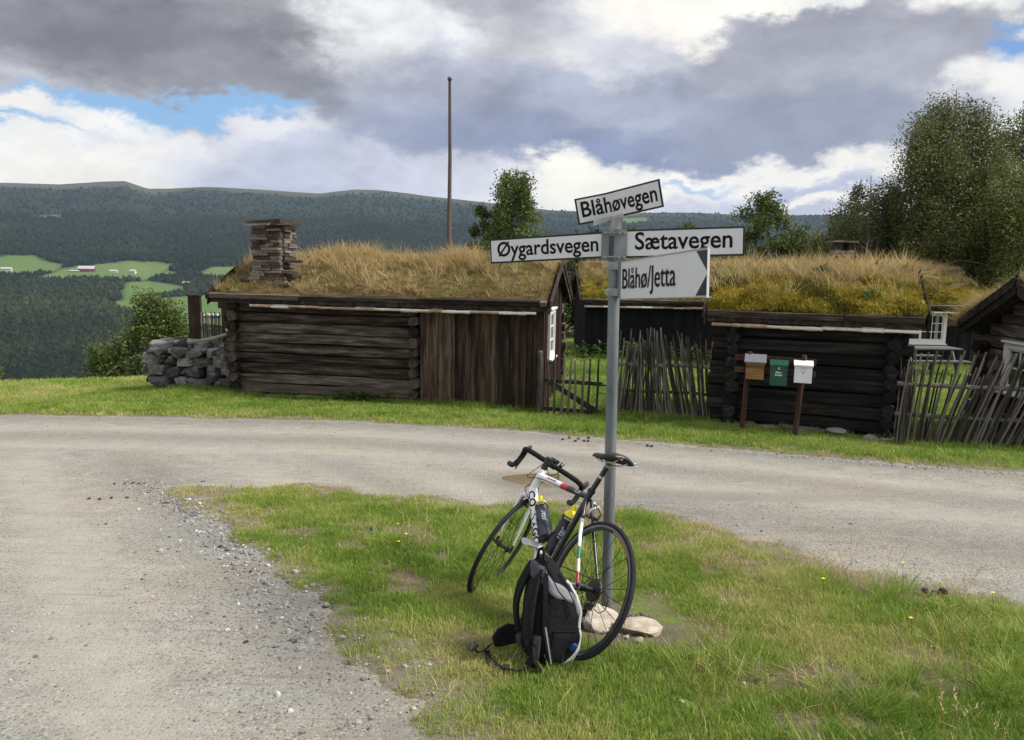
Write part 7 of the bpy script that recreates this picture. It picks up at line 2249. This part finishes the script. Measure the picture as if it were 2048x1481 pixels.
# ================================================================ stones at the foot of the pole, droppings on the road
M_PALE = mottle('pale_boulder', [(.34, .28, .21), (.48, .42, .34), (.58, .53, .45)], 4, (1, 1, 1.5), .9, .5, 22, .015, .2)
for (x, y, sx_, sy_, h, rz_, sd, lab) in [(.475, 3.87, .23, .20, .20, .3, 61, 'pale boulder at the foot of the sign post behind the bicycle wheel'), (.685, 3.79, .23, .17, .12, .2, 62, 'flat pale boulder lying right of the sign post')]:
    o = link('boulder', rock_mesh(sd, M_PALE, 3, .8, .10, True, 'boulder'), loc=(x, y, Z(x, y) + h * .18), rot=(.05, .06, rz_), scale=(sx_, sy_, h))
    tag(o, lab, 'rock', 'pale stones at the sign post')
for k, (x, y, s, lab) in enumerate([(.66, 3.66, .055, 'small pale stone on the grass in front of the flat boulder'), (.60, 3.70, .03, 'tiny pale stone beside the bicycle tyre')]):
    tag(link('pebble', rock_mesh(70 + k, M_PALE, 2, .7, .12, True, 'pebble'), loc=(x, y, Z(x, y) + .012), scale=(s, s * .8, s)), lab, 'rock', 'pale stones at the sign post')
r = np.random.default_rng(33); n = 900
x = r.normal(.60, .11, n); y = r.normal(3.87, .10, n)
bump_ = .05 * np.exp(-((x - .60) / .13) ** 2 - ((y - 3.90) / .12) ** 2)
scatter('grit', np.stack([x, y, T(x, y) + micro(x, y) + bump_ - .005], 1), np.stack([r.normal(0, .4, n), r.normal(0, .4, n), r.uniform(0, 6.28, n)], 1), np.minimum(r.lognormal(-4.3, .4, n), .03), np.clip(r.normal(.22, .18, n), 0, 1), V_PEB,
        'dark grit heaped round the foot of the sign post', 'grit')
M_DUNG = plain('dung', (.022, .019, .015), .9, bump=.5, bscale=60)
DG = [rock_mesh(80 + k, M_DUNG, 2, .8, .2, True, 'dung') for k in range(4)]
def dung(label, spots, s):
    t_ = thing('dung_heap', label, 'droppings', (spots[0][0], spots[0][1], Z(*spots[0])), 0, 'animal droppings on the road')
    for k, (x, y) in enumerate(spots):
        zz = float(zroad(np.array([x]), np.array([y]))[0]) if road_sd(np.array([x]), np.array([y]))[0] > 0 else Z(x, y) + .02
        link('dropping', DG[k % 4], t_, loc=(x - spots[0][0], y - spots[0][1], zz - Z(*spots[0]) + s * .2), scale=(s * (1 + .3 * (k % 3)), s, s), rot=(0, 0, k))
dung('scattered black droppings at the far road edge beyond the bicycle', [(.80, 10.45), (.92, 10.36), (1.06, 10.42), (.70, 10.28), (.86, 10.15), (.98, 10.17), (1.03, 10.14)], .045)
dung('black droppings on the gravel by the line of loose stones', [(-3.62, 7.10), (-3.55, 7.12), (-3.48, 7.08), (-3.70, 7.07), (-3.6, 6.45), (-3.5, 6.43), (-3.42, 6.47), (-3.3, 6.5)], .028)
dung('flattened black droppings beside the right edge of the wedge of grass', [(2.50, 4.46), (2.56, 4.44), (2.61, 4.46), (2.53, 4.41)], .05)
dung('two dark droppings in the turf left of the bicycle', [(-1.03, 5.62), (-.97, 5.60)], .045)
dung('two black droppings beyond the sign post near the verge', [(1.75, 9.75), (1.80, 9.73)], .05)
# a few yellow hawkbits in the turf
M_FLOW = plain('yellow_flower', (.75, .52, .02), .7)
for k, (x, y, h) in enumerate([(-.78, 5.25, .16), (-.70, 5.10, .13), (-.74, 5.02, .10), (1.78, 4.20, .17), (2.05, 3.75, .12), (2.55, 3.9, .2), (2.3, 4.35, .22)]):
    f_ = thing('hawkbit', 'thin stemmed yellow flower standing in the wedge of grass', 'flower', (x, y, Z(x, y)), 0, 'yellow flowers in the turf')
    MB().tube([(0, 0, -.01), (.008, 0, h * .5), (.0, .006, h)], .0013, 4).build('stem', M_NETTLE, f_)
    mb = MB(); vs = [(0, .006, h + .004)]
    for q in range(16):
        a = 2 * PI * q / 16; rr = .012 if q % 2 else .008
        vs.append((rr * math.cos(a), .006 + rr * math.sin(a), h + .006))
    mb.add(vs, [(0, 1 + q, 1 + (q + 1) % 16) for q in range(16)]); mb.build('blossom', M_FLOW, f_)

# ================================================================ the air of the valley
hz_ = MB().box(-9400, 9400, -3000, 9400, -262, 640).mesh('haze', [bpy.data.materials.new('haze')])
hm = hz_.materials[0]; hm.use_nodes = True
nt = hm.node_tree; nt.nodes.clear()
vo = nt.nodes.new('ShaderNodeVolumePrincipled'); ou = nt.nodes.new('ShaderNodeOutputMaterial')
vo.inputs['Color'].default_value = (.50, .64, .92, 1)
vo.inputs['Density'].default_value = 4.0e-5
nt.links.new(vo.outputs[0], ou.inputs['Volume'])
tag(link('haze', hz_), 'thin blue haze lying over the whole valley', 'haze', kind='stuff')
